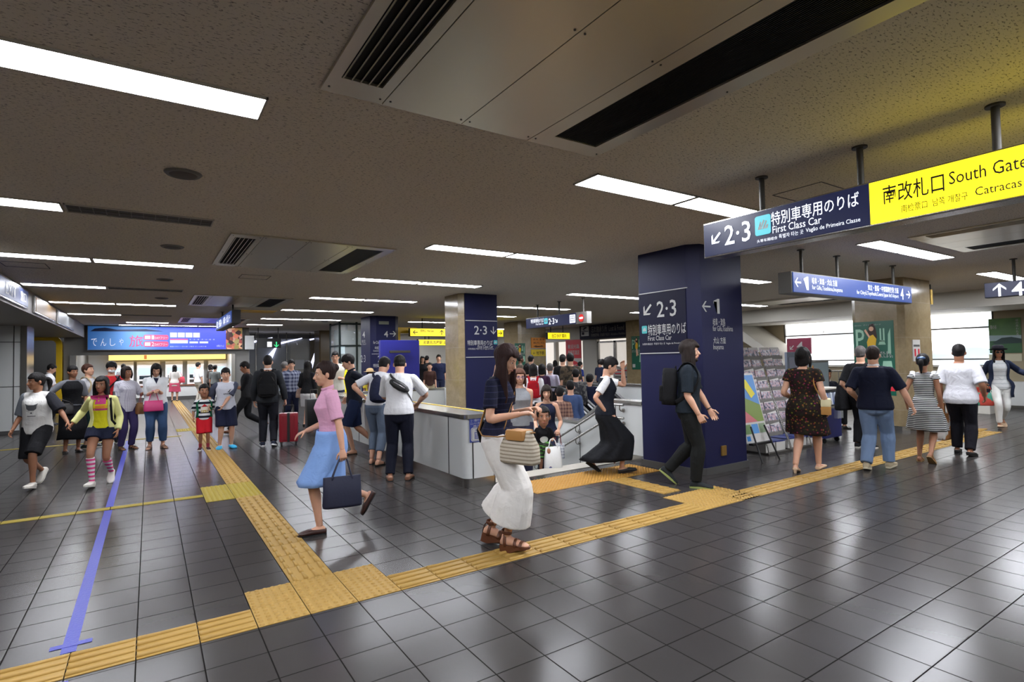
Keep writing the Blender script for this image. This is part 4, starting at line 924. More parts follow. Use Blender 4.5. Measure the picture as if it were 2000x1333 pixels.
# stair flight to platform 4 seen from below
so = MB(); so.loft([[V((17.6, 12.6, 2.62)), V((17.6, 10.1, 1.0)), V((17.6, 9.8, 1.0)), V((17.6, 12.0, 2.62))], [V((19.2, 12.6, 2.62)), V((19.2, 10.1, 1.0)), V((19.2, 9.8, 1.0)), V((19.2, 12.0, 2.62))]])
struct(so.build('trim_stair_soffit', OFFW), 'sloping underside of the stairs to platform 4'); MB().box(17.6, 17.7, 9.9, 10.3, 0, 1.05).build('wall_stair_pier', OFFW)['kind'] = 'structure'
o = thing('platform_sign', 'maroon wall sign with an arrow and 4 by the right stairs', 'sign'); c = 18.4; r = rX(c, 1537, 661, 1584, 692); MB().box(c, c+.05, -r[2], -r[0], r[1], r[3]).build('board', M('maroon', (128, 30, 62), .4), o); F_ = LEFTF(c-.003); arrow(rX(c, 1541, 674, 1552, 685), 225, LETW, o, F_, .16); text('4', rX(c, 1556, 668, 1569, 684), LETW, o, F_, .02)
o = thing('wall_light', 'horizontal fluorescent tube on the wall behind the racks', 'wall light'); p, q_ = onX(1468, 685, 18.2), onX(1499, 685, 18.2); MB().tube([p, q_], .045, 10).build('tube', glow('tube_glow', (235, 238, 255), 3), o, .9); MB().box(18.22, 18.3, q_.y, p.y, p.z-.03, p.z+.03).build('batten', OFFW, o)
o = thing('wall_light', 'horizontal fluorescent tube above the maroon 4 sign', 'wall light'); p, q_ = onX(1537, 652, 18.2), onX(1606, 649, 18.2); MB().tube([p, q_], .05, 10).build('tube', glow('tube_glow', (235, 238, 255), 3), o, .9); MB().box(18.22, 18.3, q_.y, p.y, p.z-.03, p.z+.03).build('batten', OFFW, o)
# brass coloured security camera on a bracket
o = thing('security_camera', 'brass tube security camera on a bracket beside the near marble column', 'camera'); p = onY(1815, 538, 5.0); q_ = onY(1816, 566, 5.0); b = onY(1817, 596, 5.0); a = onY(1797, 537, 5.0)
MB().tube([a, p, (p.x, p.y, q_.z)], .018, 8).build('bracket', BLACK, o, .9); MB().tube([(p.x, p.y, q_.z), (p.x, p.y, b.z+.01)], [.045, .05], 14).build('tube', M('brass', (150, 124, 62), .35, .7), o, .6); MB().tube([(p.x, p.y, b.z+.01), (p.x, p.y, b.z)], .052, 14).build('lens', OFFW, o, .6); MB().tube([a, (a.x, a.y, a.z+.02)], .05, 12).build('mount', OFFW, o, .6)

# ------------------------------------------------------------------ brochure racks, easel, kiosk, cart
def brochure(o_, i):
    cols = [(188, 150, 150), (150, 160, 190), (196, 190, 170), (120, 130, 140), (176, 120, 110)]
    return M('brochure_print_%d' % (i % 5), cols[i % 5], .4)
def card_mat():
    t = NT('brochure_cover'); oi = t.n('ObjectInfo'); nz = t.n('TexNoise', iScale=22.0, iDetail=3.0); ad = t.n('VectorMath', operation='ADD'); t.l(t.coord(), ad.inputs[0]); t.l(oi.outputs['Location'], ad.inputs[1]); t.l(ad.outputs[0], nz.inputs['Vector'])
    rp = t.n('ValToRGB'); t.l(nz.outputs[0], rp.inputs[0]); e = rp.color_ramp.elements; e[0].position = .32; e[0].color = (*lin((40, 44, 52)), 1); e[1].position = .7; e[1].color = (*lin((226, 216, 206)), 1)
    for p_, c_ in ((.44, (120, 128, 150)), (.52, (196, 150, 146)), (.6, (150, 170, 190))): q = e.new(p_); q.color = (*lin(c_), 1)
    t.base(rp.outputs[0], .3); return t.m
CARD = card_mat()
proto = None
def rack(x0, y0, label, where, skip=()):
    global proto
    r = thing('brochure_rack', label, 'rack', (x0, y0, 0), 0, 'wire brochure racks'); W = .6; H = 1.62; lean = .42
    P = lambda x, t, off=0.: V((x, .02+lean*t-off, .12+H*t*.93))
    for x in (0, W): MB().tube([(x, -.12, .02), (x, -.1, .12), P(x, 1.)], .009, 8).build('side_wire', STEEL, r, .9); MB().tube([(x, .55, .02), P(x, .95)], .009, 8).build('back_leg', STEEL, r, .9)
    MB().box(0, W, -.12, .5, .0, .03).build('foot_plate', DSTEEL, r)
    for i in range(8):
        t_ = .1+i*.115; mb = MB(); a = P(0, t_); mb.box(0, W, a.y-.07, a.y-.062, a.z, a.z+.05).box(0, W, a.y-.07, a.y, a.z-.004, a.z); mb.tube([(0, a.y-.07, a.z+.06), (W, a.y-.07, a.z+.06)], .004, 6); mb.build('pocket', GREYP, r)
    k = 0
    for i in range(8):
        for j in range(2):
            if (i, j) in skip: continue
            a = P(.03+j*.29, .1+i*.115); nm = 'brochure'
            if proto is None:
                b = MB().box(0, .25, -.012, .006, 0, .2).build('brochure', CARD)
                MB().box(0, .25, -.0135, -.0125, .16, .2).build('title_band', PAPER, b); proto = b
            else:
                b = proto.copy(); COL.objects.link(b)
                for ch in proto.children: c_ = ch.copy(); COL.objects.link(c_); c_.parent = b
            b.location = (x0+a.x, y0+a.y-.05, a.z+.003); b.rotation_euler = (radians(-14), 0, radians(random.uniform(-2, 2)))
            tag(b, 'magazine in %s pocket, row %d up, of the rack %s' % (('left', 'right')[j], i+1, where), 'brochure', 'magazines on the wire racks')
    for s_ in (0, 1):
        bx_ = thing('magazine_stack', 'blue topped magazine stack, %s side, at the rack %s' % (('left', 'right')[s_], where), 'magazines', (x0+.03+.29*s_, y0-.05, .03)); MB().box(0, .25, 0, .4, 0, .14, bev=.004).build('pages', M('page_stack', (186, 184, 178), .7), bx_); MB().box(-.003, .253, -.003, .403, .14, .155, bev=.003).build('cover', M('stack_blue', (36, 48, 110), .4), bx_)
    return r
rack(7.98, 5.05, 'wire brochure rack beside the navy column', 'beside the navy column'); rack(8.66, 5.08, 'wire brochure rack behind the woman in the floral dress', 'behind the floral dress woman')
ea = thing('easel_poster', 'leaning poster of flower fields on a black easel by the navy column', 'poster stand', (7.3, 4.8, 0)); e_ = MB()
sl = Matrix.Rotation(radians(-14), 4, 'X'); sl.translation = (0, .05, .26)
MB().loft([[sl @ V((0, 0, 0)), sl @ V((.58, 0, 0)), sl @ V((.58, 0, 1.05)), sl @ V((0, 0, 1.05))], [sl @ V((0, .03, 0)), sl @ V((.58, .03, 0)), sl @ V((.58, .03, 1.05)), sl @ V((0, .03, 1.05))]]).build('board', PAPER, ea)
fr = sl @ Matrix.Rotation(pi/2, 4, 'X')
shapes([rectp(.02, .3, .56, 1.02)], M('easel_sky', (86, 138, 196), .4), ea, fr, 'sky_picture', .002); shapes([[(.02, .3), (.56, .3), (.56, .55), (.02, .74)]], M('easel_field', (120, 140, 70), .4), ea, fr, 'field_picture', .003); shapes([[(.02, .3), (.4, .3), (.02, .56)]], M('easel_flower', (196, 110, 116), .4), ea, fr, 'flower_picture', .004); shapes([[(.2, .95), (.35, .95), (.5, .72), (.38, .66)]], M('easel_yellow', (210, 196, 50), .4), ea, fr, 'yellow_picture', .005)
for k in range(3): shapes([rectp(.03+.18*k, .13, .19+.18*k, .27)], M('easel_small_%d' % k, ((110, 140, 90), (90, 150, 210), (130, 150, 120))[k], .4), ea, fr, 'small_picture', .003)
shapes([rectp(.03, .03, .12, .1)], M('easel_blue', (60, 130, 200)), ea, fr, 'blue_mark', .003)
for x, dx in ((.12, -.05), (.46, .05)): MB().tube([(x, .06, .5), (x+dx, -.14, 0)], .013, 8).build('leg', BLACK, ea, .9)
MB().tube([(.29, .28, 1.1), (.29, .5, 0)], .013, 8).build('leg', BLACK, ea, .9); MB().box(.06, .52, -.01, .06, .23, .26).build('ledge', BLACK, ea)
k1 = thing('display_board', 'dark grey display board standing behind the racks', 'board', (10.0, 5.75, 0)); MB().box(0, .5, 0, .05, .25, 1.6, bev=.008).build('panel', M('board_grey', (96, 104, 118), .5), k1); MB().box(.05, .45, -.008, 0, .7, 1.5).build('picture', M('board_picture', (120, 124, 140), .4), k1)
for x in (.06, .44): MB().box(x-.02, x+.02, -.2, .25, 0, .03).build('foot', DSTEEL, k1); MB().cyl((x, .025, .02), (x, .025, .3), .015, 8).build('leg', DSTEEL, k1)
k2 = thing('display_board', 'white framed display board on wheels behind the floral dress woman', 'board', (10.65, 5.8, 0)); MB().box(0, .95, 0, .05, .5, 1.42, bev=.008).build('panel', GREYP, k2); MB().box(.04, .91, -.008, 0, .56, 1.38).build('sheet', M('board_sheet', (150, 164, 172), .4), k2)
for x in (.06, .89):
    MB().cyl((x, .025, .06), (x, .025, .5), .016, 8).build('leg', STEEL, k2); MB().box(x-.02, x+.02, -.25, .3, .05, .08).build('foot', STEEL, k2); MB().cyl((x-.02, -.22, .035), (x+.02, -.22, .035), .035, 12).build('castor', BLACK, k2); MB().cyl((x-.02, .27, .035), (x+.02, .27, .035), .035, 12).build('castor', BLACK, k2)
ct = thing('flyer_cart', 'white and navy flyer cart on castors with papers on top', 'cart', (9.72, 4.95, 0))
MB().box(0, .55, 0, .5, .09, .60, bev=.01).build('navy_cabinet', M('cart_navy', (28, 36, 96), .45), ct); MB().box(-.005, .555, -.005, .505, .60, .64).build('deck', GREYP, ct); MB().box(.02, .06, .02, .48, .64, .93).build('side', WHITE_PANEL, ct); MB().box(.49, .53, .02, .48, .64, .93).build('side', WHITE_PANEL, ct); MB().box(0, .55, 0, .5, .93, .96, bev=.006).build('top', OFFW, ct); MB().box(.3, .5, -.06, 0, .42, .58).build('paper_holder', GLASS, ct)
for x in (.06, .49):
    for y in (.06, .44): mb = MB().cyl((x-.015, y, .04), (x+.015, y, .04), .04, 14); mb.cyl((x, y, .06), (x, y, .1), .012, 8); mb.build('castor', BLACK, ct)
for k in range(6):
    o = MB().obox((9.82+.075*k, 5.0+.03*(k % 2), .76), (.05, .10, .21), Matrix.Rotation(radians(8*(k % 3)-6), 3, 'Y') @ Matrix.Rotation(radians(-12), 3, 'X'), .002).build('folded_flyer', M('flyer_%d' % (k % 2), ((210, 216, 228), (70, 96, 160))[k % 2], .5)); tag(o, 'folded flyer standing in the cart, %s from the left' % ('first', 'second', 'third', 'fourth', 'fifth', 'sixth')[k], 'flyer', 'flyers in the cart')
# sweets stand at the right edge
sb = thing('shopping_basket', 'low counter of colourful souvenir boxes near the right windows', 'counter', (17.0, 4.75, 0)); MB().box(0, .9, 0, .9, 0, .42, bev=.02).build('counter', OFFW, sb)
for k in range(12):
    o = MB().box(0, .2, 0, .2, 0, .12+.05*(k % 3), bev=.008).build('souvenir_box', M('souvenir_%d' % (k % 5), ((216, 60, 50), (236, 190, 70), (60, 140, 110), (240, 220, 200), (190, 110, 60))[k % 5], .4), None, None, (17.02+.22*(k % 4), 4.78+.28*(k//4), .42)); tag(o, 'souvenir box on the low counter, row %d, place %d' % (k//4+1, k % 4+1), 'box', 'souvenir boxes')
# ------------------------------------------------------------------ people
def remesh(mb, vox, smooth=3, decimate=None):
    me = bpy.data.meshes.new('tmp'); bmesh.ops.recalc_face_normals(mb.bm, faces=mb.bm.faces); mb.bm.to_mesh(me); mb.bm.free()
    o = bpy.data.objects.new('tmp', me); COL.objects.link(o)
    r = o.modifiers.new('r', 'REMESH'); r.mode = 'VOXEL'; r.voxel_size = vox; r.use_smooth_shade = True
    if smooth: s = o.modifiers.new('s', 'SMOOTH'); s.factor = .5; s.iterations = smooth
    dg = bpy.context.evaluated_depsgraph_get(); out = bpy.data.meshes.new_from_object(o.evaluated_get(dg))
    bpy.data.objects.remove(o); bpy.data.meshes.remove(me)
    return out
def crspline(pts, rad, k=3):
    P = [V(p) for p in pts]; R = [V(r if isinstance(r, (tuple, list)) else (r, r)) for r in rad]; n = len(P); op, orr = [], []
    for i in range(n-1):
        a, b, c, d = (max(0, i-1), i, i+1, min(n-1, i+2))
        for j in range(k):
            t = j/k; h = [-.5*t**3+t*t-.5*t, 1.5*t**3-2.5*t*t+1, -1.5*t**3+2*t*t+.5*t, .5*t**3-.5*t*t]
            op.append(P[a]*h[0]+P[b]*h[1]+P[c]*h[2]+P[d]*h[3]); orr.append(tuple(R[b].lerp(R[c], t)))
    op.append(P[-1]); orr.append(tuple(R[-1])); return op, orr
def ik(a, t, l1, l2, hint):
    d = t-a; L = d.length; mx = (l1+l2)*.998
    if L > mx: t = a+d*(mx/L); d = t-a; L = mx
    x = (l1*l1-l2*l2+L*L)/(2*L); h = sqrt(max(0, l1*l1-x*x)); n = d.normalized()
    s = hint-n*hint.dot(n); s.normalize(); return a+n*x+s*h, t
def rotx(a): return Matrix.Rotation(radians(a), 3, 'X')
def rotz(a): return Matrix.Rotation(radians(a), 3, 'Z')
def roty(a): return Matrix.Rotation(radians(a), 3, 'Y')

class Person:
    """local frame: +Y is where the person faces, +X their right-hand side"""
    def __init__(s, label, pos, heading, H, w=1., fem=True, kid=False, lean=0., side=0., twist=0., head=(0, 0), dz=0., fl_=None, fr=None, hl=None, hr=None, el=None, er=None, z=0., skin_=(196, 150, 122), hk=None, group=None, bust=1.):
        s.H = H; hs0 = (H/1.70)**.35 if H > 1.45 else .946*(H/1.45)**.3; s.hs = (hk or 1.)*hs0*(.98 if fem else 1.02); k = s.k = (H-.245*s.hs)/1.455; s.w = w; s.fem = fem; s.label = label
        s.pos = V((pos[0], pos[1], z)); d = (V((pos[0], pos[1]))).length; s.d = d
        s.vox = min(.017, max(.0065, .00095*d)); s.skin = skin(skin_)
        s.root = thing('person', label, 'person', s.pos, -radians(heading), group)
        s.mat = Matrix.Translation(s.pos) @ Matrix.Rotation(-radians(heading), 4, 'Z')
        s.mat = Matrix.Translation(s.pos) @ Matrix.Rotation(-radians(heading), 4, 'Z')
        s.hs = (hk or (1.0 if H > 1.45 else (1.45/H)**.55))*(k**.35 if H > 1.45 else (1.45/1.7)**.35)*(.98 if fem else 1.02)
        L = lambda x, y, z_: V((x, y, z_))*k
        s.P = L(0, 0, .92+dz)
        s.B = rotz(-twist) @ rotx(-lean) @ roty(side)       # chest orientation
        s.Bh = rotx(-lean*.35) @ roty(side*.4)
        s.up = s.B @ V((0, 0, 1))
        hw = .088 if not fem else .092
        s.hip = [s.P+L(-hw, 0, -.03), s.P+L(hw, 0, -.03)]
        s.neck = s.spine(.535)
        sw = (.176 if not fem else .153)*(.5+.5*w); s.sh = [s.spine(.445)+s.B @ L(-sw, -.012, 0), s.spine(.445)+s.B @ L(sw, -.012, 0)]
        hd = rotz(-twist-head[0]) @ rotx(-lean*.55+head[1]) @ roty(side*.3)
        s.Hm = hd; s.hc = s.neck+(hd @ V((0, .012, .115)))*s.hs+s.up*(.02*k)
        D = {0: V((-.1, 0, .085)), 1: V((.1, 0, .085))}
        s.ank, s.knee, s.foot = [], [], []
        for i, f in enumerate((fl_, fr)):
            f = f or (D[i].x, D[i].y, D[i].z, 0, (-8 if i == 0 else 8)); p = L(*f[:3]); pt = f[3] if len(f) > 3 else 0; yw = f[4] if len(f) > 4 else 0
            kn, an = ik(s.hip[i], p, .43*k, .415*k, V((f[5] if len(f) > 5 else (0), 1, 0))); s.knee.append(kn); s.ank.append(an); s.foot.append((pt, yw))
        s.elb, s.wri = [], []
        for i, (h, e) in enumerate(((hl, el), (hr, er))):
            sg = -1 if i == 0 else 1
            t = L(*h) if h else s.sh[i]+s.B @ L(sg*.06, .05, -.535)
            eh = V(e) if e else V((sg*.35, -1, -.3))
            a, b = ik(s.sh[i], t, .292*k, .25*k, eh); s.elb.append(a); s.wri.append(b)
        s.parts = {}
    def spine(s, t):
        t = t*s.k
        if t <= 0: return s.P+V((0, 0, t))
        a = min(t, .14*s.k); return s.P+(s.Bh @ V((0, 0, a)))+(s.B @ V((0, 0, t-a)))
    RING_M = [(-.13, .125, .095, .0), (-.05, .165, .112, -.005), (.03, .162, .110, -.004), (.10, .148, .10, 0), (.17, .142, .098, .004), (.27, .152, .106, .006), (.37, .168, .112, .006), (.43, .160, .098, .0), (.475, .118, .078, -.01), (.52, .076, .063, -.012)]
    RING_F = [(-.13, .13, .10, .0), (-.05, .172, .118, -.006), (.03, .162, .110, -.006), (.10, .135, .092, 0), (.16, .122, .086, .004), (.24, .130, .095, .008), (.335, .144, .116, .014), (.395, .142, .10, .006), (.435, .128, .085, 0), (.475, .098, .07, -.01), (.52, .066, .056, -.012)]
    def rings(s): return s.RING_F if s.fem else s.RING_M
    def ring_at(s, t):
        R = s.rings()
        if t <= R[0][0]: return R[0][1:]
        for a, b in zip(R, R[1:]):
            if t <= b[0]: f = (t-a[0])/(b[0]-a[0]); return tuple(a[i]+(b[i]-a[i])*f for i in (1, 2, 3))
        return R[-1][1:]
    def fr_at(s, t): return Matrix.Identity(3) if t <= 0 else (s.Bh if t < .1 else s.B)
    def tor(s, t, ang, off=0.):
        """point on the torso surface at height t, ang 0 = right side, 90 = front"""
        rx, ry, yo = s.ring_at(t); k = s.k; rx *= s.w; ry *= s.w**1.3
        return s.spine(t)+s.fr_at(t) @ V(((rx*k+off)*cos(radians(ang)), yo*k+(ry*k+off)*sin(radians(ang)), 0))
    def torso(s, mb, t0=-.13, t1=.52, ease=0., flare=0., seg=22, box=0.):
        ts = sorted(set([t0, t1]+[r[0] for r in s.rings() if t0 < r[0] < t1])); rr = []
        for t in ts:
            e = ease+(flare*max(0, (.2-t))/(.2-t0) if flare else 0)
            if box and .0 < t < .42: e += max(0, box-s.ring_at(t)[0])*s.k
            if box and t <= 0: e -= max(0, s.ring_at(t)[0]-box-.006)*s.k*.5
            rr.append([s.tor(t, 360*i/seg, e) for i in range(seg)])
        mb.loft(rr)
    def arm(s, mb, i, f0=0., f1=1., ease=0., flare=0., seg=12, clav=True):
        k = s.k*(.5+.5*s.w); a, b, c = s.sh[i], s.elb[i], s.wri[i]; q = .9 if s.fem else 1.
        pts = [a, a.lerp(b, .3), a.lerp(b, .7), b, b.lerp(c, .3), b.lerp(c, .7), c]; rad = [.051*q, .048*q, .043*q, .039*q, .041*q, .032*q, .026*q]
        P, R = crspline(pts, rad, 3); n = len(P)-1; m_ = max(1, int(round(f1*n))); P, R = P[:m_+1], R[:m_+1]
        R = [((r[0])*k+ease+flare*j/max(1, len(R)-1), r[1]*k+ease+flare*j/max(1, len(R)-1)) for j, r in enumerate(R)]
        mb.tube(P, R, seg)
        mb.ball(a, R[0][0]*.97, seg=12, rings=8)
        if clav: mb.tube([s.spine(.472), s.spine(.470).lerp(a, .5)+s.up*.004*k, a], [(.055*k+ease*.5), .05*k+ease*.6, .047*k*q+ease*.8], 12)
    def leg(s, mb, i, f0=0., f1=1., ease=0., flare=0., seg=14):
        k = s.k*(.35+.65*s.w); a, b, c = s.hip[i], s.knee[i], s.ank[i]
        pts = [a+V((0, 0, .03*k)), a.lerp(b, .25), a.lerp(b, .65), b, b.lerp(c, .28), b.lerp(c, .7), c]; rad = [.088, .086, .066, .054, .057, .041, .034]
        if s.fem: rad = [.092, .088, .067, .053, .055, .038, .032]
        P, R = crspline(pts, rad, 3); n = len(P)-1; i0, i1 = int(round(f0*n)), int(round(f1*n)); P, R = P[i0:i1+1], R[i0:i1+1]
        mb.tube(P, [(r[0]*k+ease+flare*(j/max(1, len(R)-1))**1.3,)*2 for j, r in enumerate(R)], seg)
    def footpos(s, i):
        pt, yw = s.foot[i]; m_ = (rotz(-yw) @ rotx(pt)).to_4x4(); m_.translation = s.ank[i]; return m_ @ Matrix.Translation((0, 0, -.082*s.k))
    FOOT = [(-.062, .024, .045), (-.045, .031, .072), (0, .034, .082), (.05, .037, .066), (.10, .043, .048), (.145, .043, .034), (.175, .034, .026), (.192, .018, .018)]
    def foot_loft(s, mb, i, gx=1., gz=1., add=0., z0=0., ztop=None, y0=-9, y1=9, seg=14):
        m_ = s.footpos(i); k = s.k; rr = []; F = [f for f in s.FOOT if y0 <= f[0] <= y1]
        for y, hw, h in F:
            h2 = h*gz+add; h2 = min(h2, ztop) if ztop else h2; ring = []
            for j in range(seg):
                a = 2*pi*j/seg; cx, sn = cos(a), sin(a); x = (abs(cx)**.75)*(1 if cx >= 0 else -1)*(hw*gx+add)
                z = z0+(h2-z0)*(.5+.5*(abs(sn)**.7)*(1 if sn >= 0 else -1)); yy = y+(add if y > .15 else -add if y < -.05 else 0)
                ring.append(m_ @ V((x*k, yy*k, z*k)))
            rr.append(ring)
        mb.loft(rr)
    def hand(s, mb, i, curl=25., hold=False):
        k = s.k*(.9 if s.fem else 1.); a, w_ = s.elb[i], s.wri[i]; d = (w_-a).normalized(); sg = -1 if i == 0 else 1
        pn = V((-sg, 0, 0)); pn = pn-d*pn.dot(d)           # palm normal towards the body
        if pn.length < .2: pn = V((0, 0, -1))-d*V((0, 0, -1)).dot(d)
        if abs(d.z) < .55: q = V((0, -.3, -1)); pn = q-d*q.dot(d)
        pn.normalize(); ac = d.cross(pn).normalized()
        th = ac if ac.dot(V((0, 1, .2)) if abs(d.z) >= .55 else V((-sg, 0, .3))) > 0 else -ac
        mb.tube([w_-d*.02*k, w_+d*.01*k, w_+d*.05*k, w_+d*.085*k], [(.026*k, .019*k), (.030*k, .019*k), (.040*k, .017*k), (.041*k, .014*k)], 12, up=[pn]*4, dome=True)
        c = curl if not hold else 72
        for j, (off, L_) in enumerate(((.031, .070), (.0105, .080), (-.0105, .074), (-.031, .058))):
            p = w_+d*.083*k+th*off*k; dd = d.copy(); pts = [p-d*.012*k, p]
            for q, l in enumerate((.45, .32, .25)):
                ang = radians(c*(.55 if q == 0 else 1.)+3*j); dd = (dd*cos(ang)+pn*sin(ang)).normalized() if q == 0 else (Matrix.Rotation(ang*.75, 3, dd.cross(pn)) @ dd).normalized()
                pts.append(pts[-1]+dd*l*L_*k)
            mb.tube(pts, [.0092*k, .009*k, .0088*k, .008*k, .0068*k], 8, dome=True)
        p = w_+d*.025*k+th*.026*k; t1 = (d*.55+th*.7+pn*.35).normalized(); t2 = (d*.8+th*.25+pn*.5).normalized()
        mb.tube([p, p+t1*.035*k, p+t1*.035*k+t2*.03*k, p+t1*.035*k+t2*.055*k], [.013*k, .0115*k, .010*k, .008*k], 8, dome=True)
        s.palm = getattr(s, 'palm', {}); s.palm[i] = w_+d*.085*k+pn*.025*k; s.pnorm = pn
    def hp(s, x, y, z): return s.hc+s.Hm @ (V((x, y, z))*s.hs)
    def head_mesh(s, mb):
        h = s.hs; b = lambda c, r: mb.ball(s.hp(*c), tuple(v*h for v in r), s.Hm, 18, 12)
        b((0, -.012, .035), (.074, .092, .080)); b((0, .012, -.02), (.066, .078, .082)); b((0, .030, -.062), (.052, .058, .048)); b((0, .058, -.092), (.027, .026, .022))
        b((0, .062, .022), (.050, .026, .03)); b((-.034, .05, -.03), (.024, .03, .026)); b((.034, .05, -.03), (.024, .03, .026))
        mb.tube([s.hp(0, .083, .012), s.hp(0, .096, -.012), s.hp(0, .108, -.03), s.hp(0, .092, -.04)], [.0085*h, .0105*h, .0155*h, .012*h], 10)
        b((0, .082, -.062), (.024, .013, .013))
        for sx in (-1, 1): mb.ball(s.hp(sx*.079, -.012, -.012), (.012*h, .021*h, .032*h), s.Hm @ rotz(-sx*18), 10, 8)
        nr = .054 if s.fem else .062
        mb.tube([s.spine(.50), s.neck, s.hp(0, -.02, -.085), s.hp(0, -.012, -.03)], [nr*1.2*s.k, nr*.98*s.k, nr*.97*h, nr*h], 16)
    def body(s, arms=True, hands=(25, 25), holds=(False, False), shoeless=True, face=True):
        mb = MB(); s.torso(mb, -.10, ease=-.009*s.k); s.head_mesh(mb)
        for i in (0, 1):
            s.arm(mb, i); s.leg(mb, i); s.foot_loft(mb, i, seg=12)
        me = remesh(mb, s.vox, 3)
        hb = MB()
        for i in (0, 1): s.hand(hb, i, hands[i], holds[i])
        if s.d < 13: hm = remesh(hb, .0034 if s.d < 7 else .0045, 2)
        else:
            bmesh.ops.recalc_face_normals(hb.bm, faces=hb.bm.faces); hm = bpy.data.meshes.new('h'); [setattr(f, 'smooth', True) for f in hb.bm.faces]; hb.bm.to_mesh(hm); hb.bm.free()
        bm = bmesh.new(); bm.from_mesh(me); bm.from_mesh(hm); bm.to_mesh(me); bm.free(); bpy.data.meshes.remove(hm)
        for p in me.polygons: p.use_smooth = True
        me.name = 'body'; o = link('body', me, s.skin, s.root); s.bvh = BVHTree.FromPolygons([v.co for v in me.vertices], [p.vertices[:] for p in me.polygons]); s.parts['body'] = o
        if face and s.d < 20: s.face()
        return o
    def face(s, lip=(168, 96, 90)):
        f = s.Hm @ V((0, 1, 0)); h = s.hs
        def surf(x, z):
            p = s.bvh.ray_cast(s.hp(x, .3, z), -f); return p[0] if p[0] else s.hp(x, .09, z)
        wm = M('eye_white', (226, 222, 216), .3); im = M('eye_iris', (34, 22, 18), .2); lm = M('lips_%s' % (lip,), lip, .45); bmx = hairm()
        for sx in (-1, 1):
            p = surf(sx*.031, .004); mb = MB(); mb.ball(p+f*.000*h, (.0135*h, .005*h, .0062*h), s.Hm, 12, 8); mb.ball(p+f*.0035*h, (.0062*h, .003*h, .0058*h), s.Hm, 10, 6, mat=1)
            mb.tube([p+s.Hm @ (V((-.014, .004, .003))*h), p+s.Hm @ (V((0, .006, .0075))*h), p+s.Hm @ (V((.014, .004, .003))*h)], .0016*h, 6, mat=1); mb.build('eye', [wm, im], s.root, 3)
            a, b, c = surf(sx*.014, .022), surf(sx*.032, .028), surf(sx*.048, .023)
            MB().tube([a+f*.001, b+f*.001, c+f*.001], [.0025*h, .0032*h, .002*h], 8).build('eyebrow', bmx, s.root, 3)
        a = [surf(x, -.062) for x in (-.021, -.01, 0, .01, .021)]; MB().tube([p+f*.0005 for p in a], [(.003*h, .002*h), (.005*h, .006*h), (.005*h, .0065*h), (.005*h, .006*h), (.003*h, .002*h)], 8, up=[s.Hm @ V((0, 1, 0))]*5, dome=True).build('lips', lm, s.root, 3)
    def grow(s, mb, name, mat, vox=None, sm=3, wr=.004, freq=9.):
        me = remesh(mb, vox or s.vox, sm); nrm = [v.normal.copy() for v in me.vertices]; sd = V((s.pos.x*3, s.pos.y*3, 0))
        if wr:
            for v, n_ in zip(me.vertices, nrm):
                p = v.co*freq+sd; v.co = v.co+n_*wr*s.k*(noise.noise(V((p.x, p.y, p.z*.55)))+.5*noise.noise(V((p.x*2.3, p.y*2.3, p.z))))
        for p in me.polygons: p.use_smooth = True
        me.name = name; o = link(name, me, mat, s.root); s.parts[name] = o; return o
    # --- clothing
    def top(s, mat, hem=-.04, sleeve=.42, ease=.014, flare=.012, sflare=.012, name='shirt', neck=.505, sleeve_mats=None, collar=None, box=0.):
        mb = MB(); s.torso(mb, hem, neck, ease, flare, box=box)
        if sleeve and not sleeve_mats:
            for i in (0, 1): s.arm(mb, i, 0, sleeve, ease*.8, sflare)
        elif not sleeve:
            for sg, i in ((-1, 0), (1, 1)): mb.tube([s.spine(.46), s.spine(.47).lerp(s.sh[i], .62)], [.055*s.k, .045*s.k+ease*.5], 12)
        if sleeve_mats:
            for i in (0, 1): mb.tube([s.spine(.472), s.spine(.470).lerp(s.sh[i], .5)+s.up*.004*s.k, s.sh[i]], [.055*s.k+ease*.5, .05*s.k+ease*.6, .047*s.k+ease*.9], 12)
        o = s.grow(mb, name, mat); s.topo = o
        if sleeve_mats:
            for i in (0, 1):
                mb = MB(); s.arm(mb, i, 0, sleeve, ease*1.05, sflare, clav=False); s.grow(mb, 'sleeve', sleeve_mats[i]).parent = o
        if collar:
            mb = MB(); ps = [s.neck+s.B @ (V((.066*cos(radians(a)), .062*sin(radians(a))+.004, -.012+.018*-sin(radians(a))))*s.k) for a in range(115, 426, 20)]
            mb.tube(ps, [(.022*s.k, .006*s.k)]*len(ps), 8, up=[p-s.neck for p in ps]); mb.build('collar', collar, o, 3)
        s.tbvh(o); return o
    def tbvh(s, o): s.cb = BVHTree.FromPolygons([v.co for v in o.data.vertices], [p.vertices[:] for p in o.data.polygons])
    def trousers(s, mat, length=1., ease=.012, flare=.01, name='trousers', waist=.10, pleat=0.):
        mb = MB(); s.torso(mb, -.125, waist, ease); mb.ball(s.spine(-.12)+V((0, -.012*s.k, 0)), (.115*s.k*s.w+ease, .085*s.k*s.w+ease, .05*s.k))
        for i in (0, 1): s.leg(mb, i, 0, length, ease, flare)
        return s.grow(mb, name, mat, wr=.005)
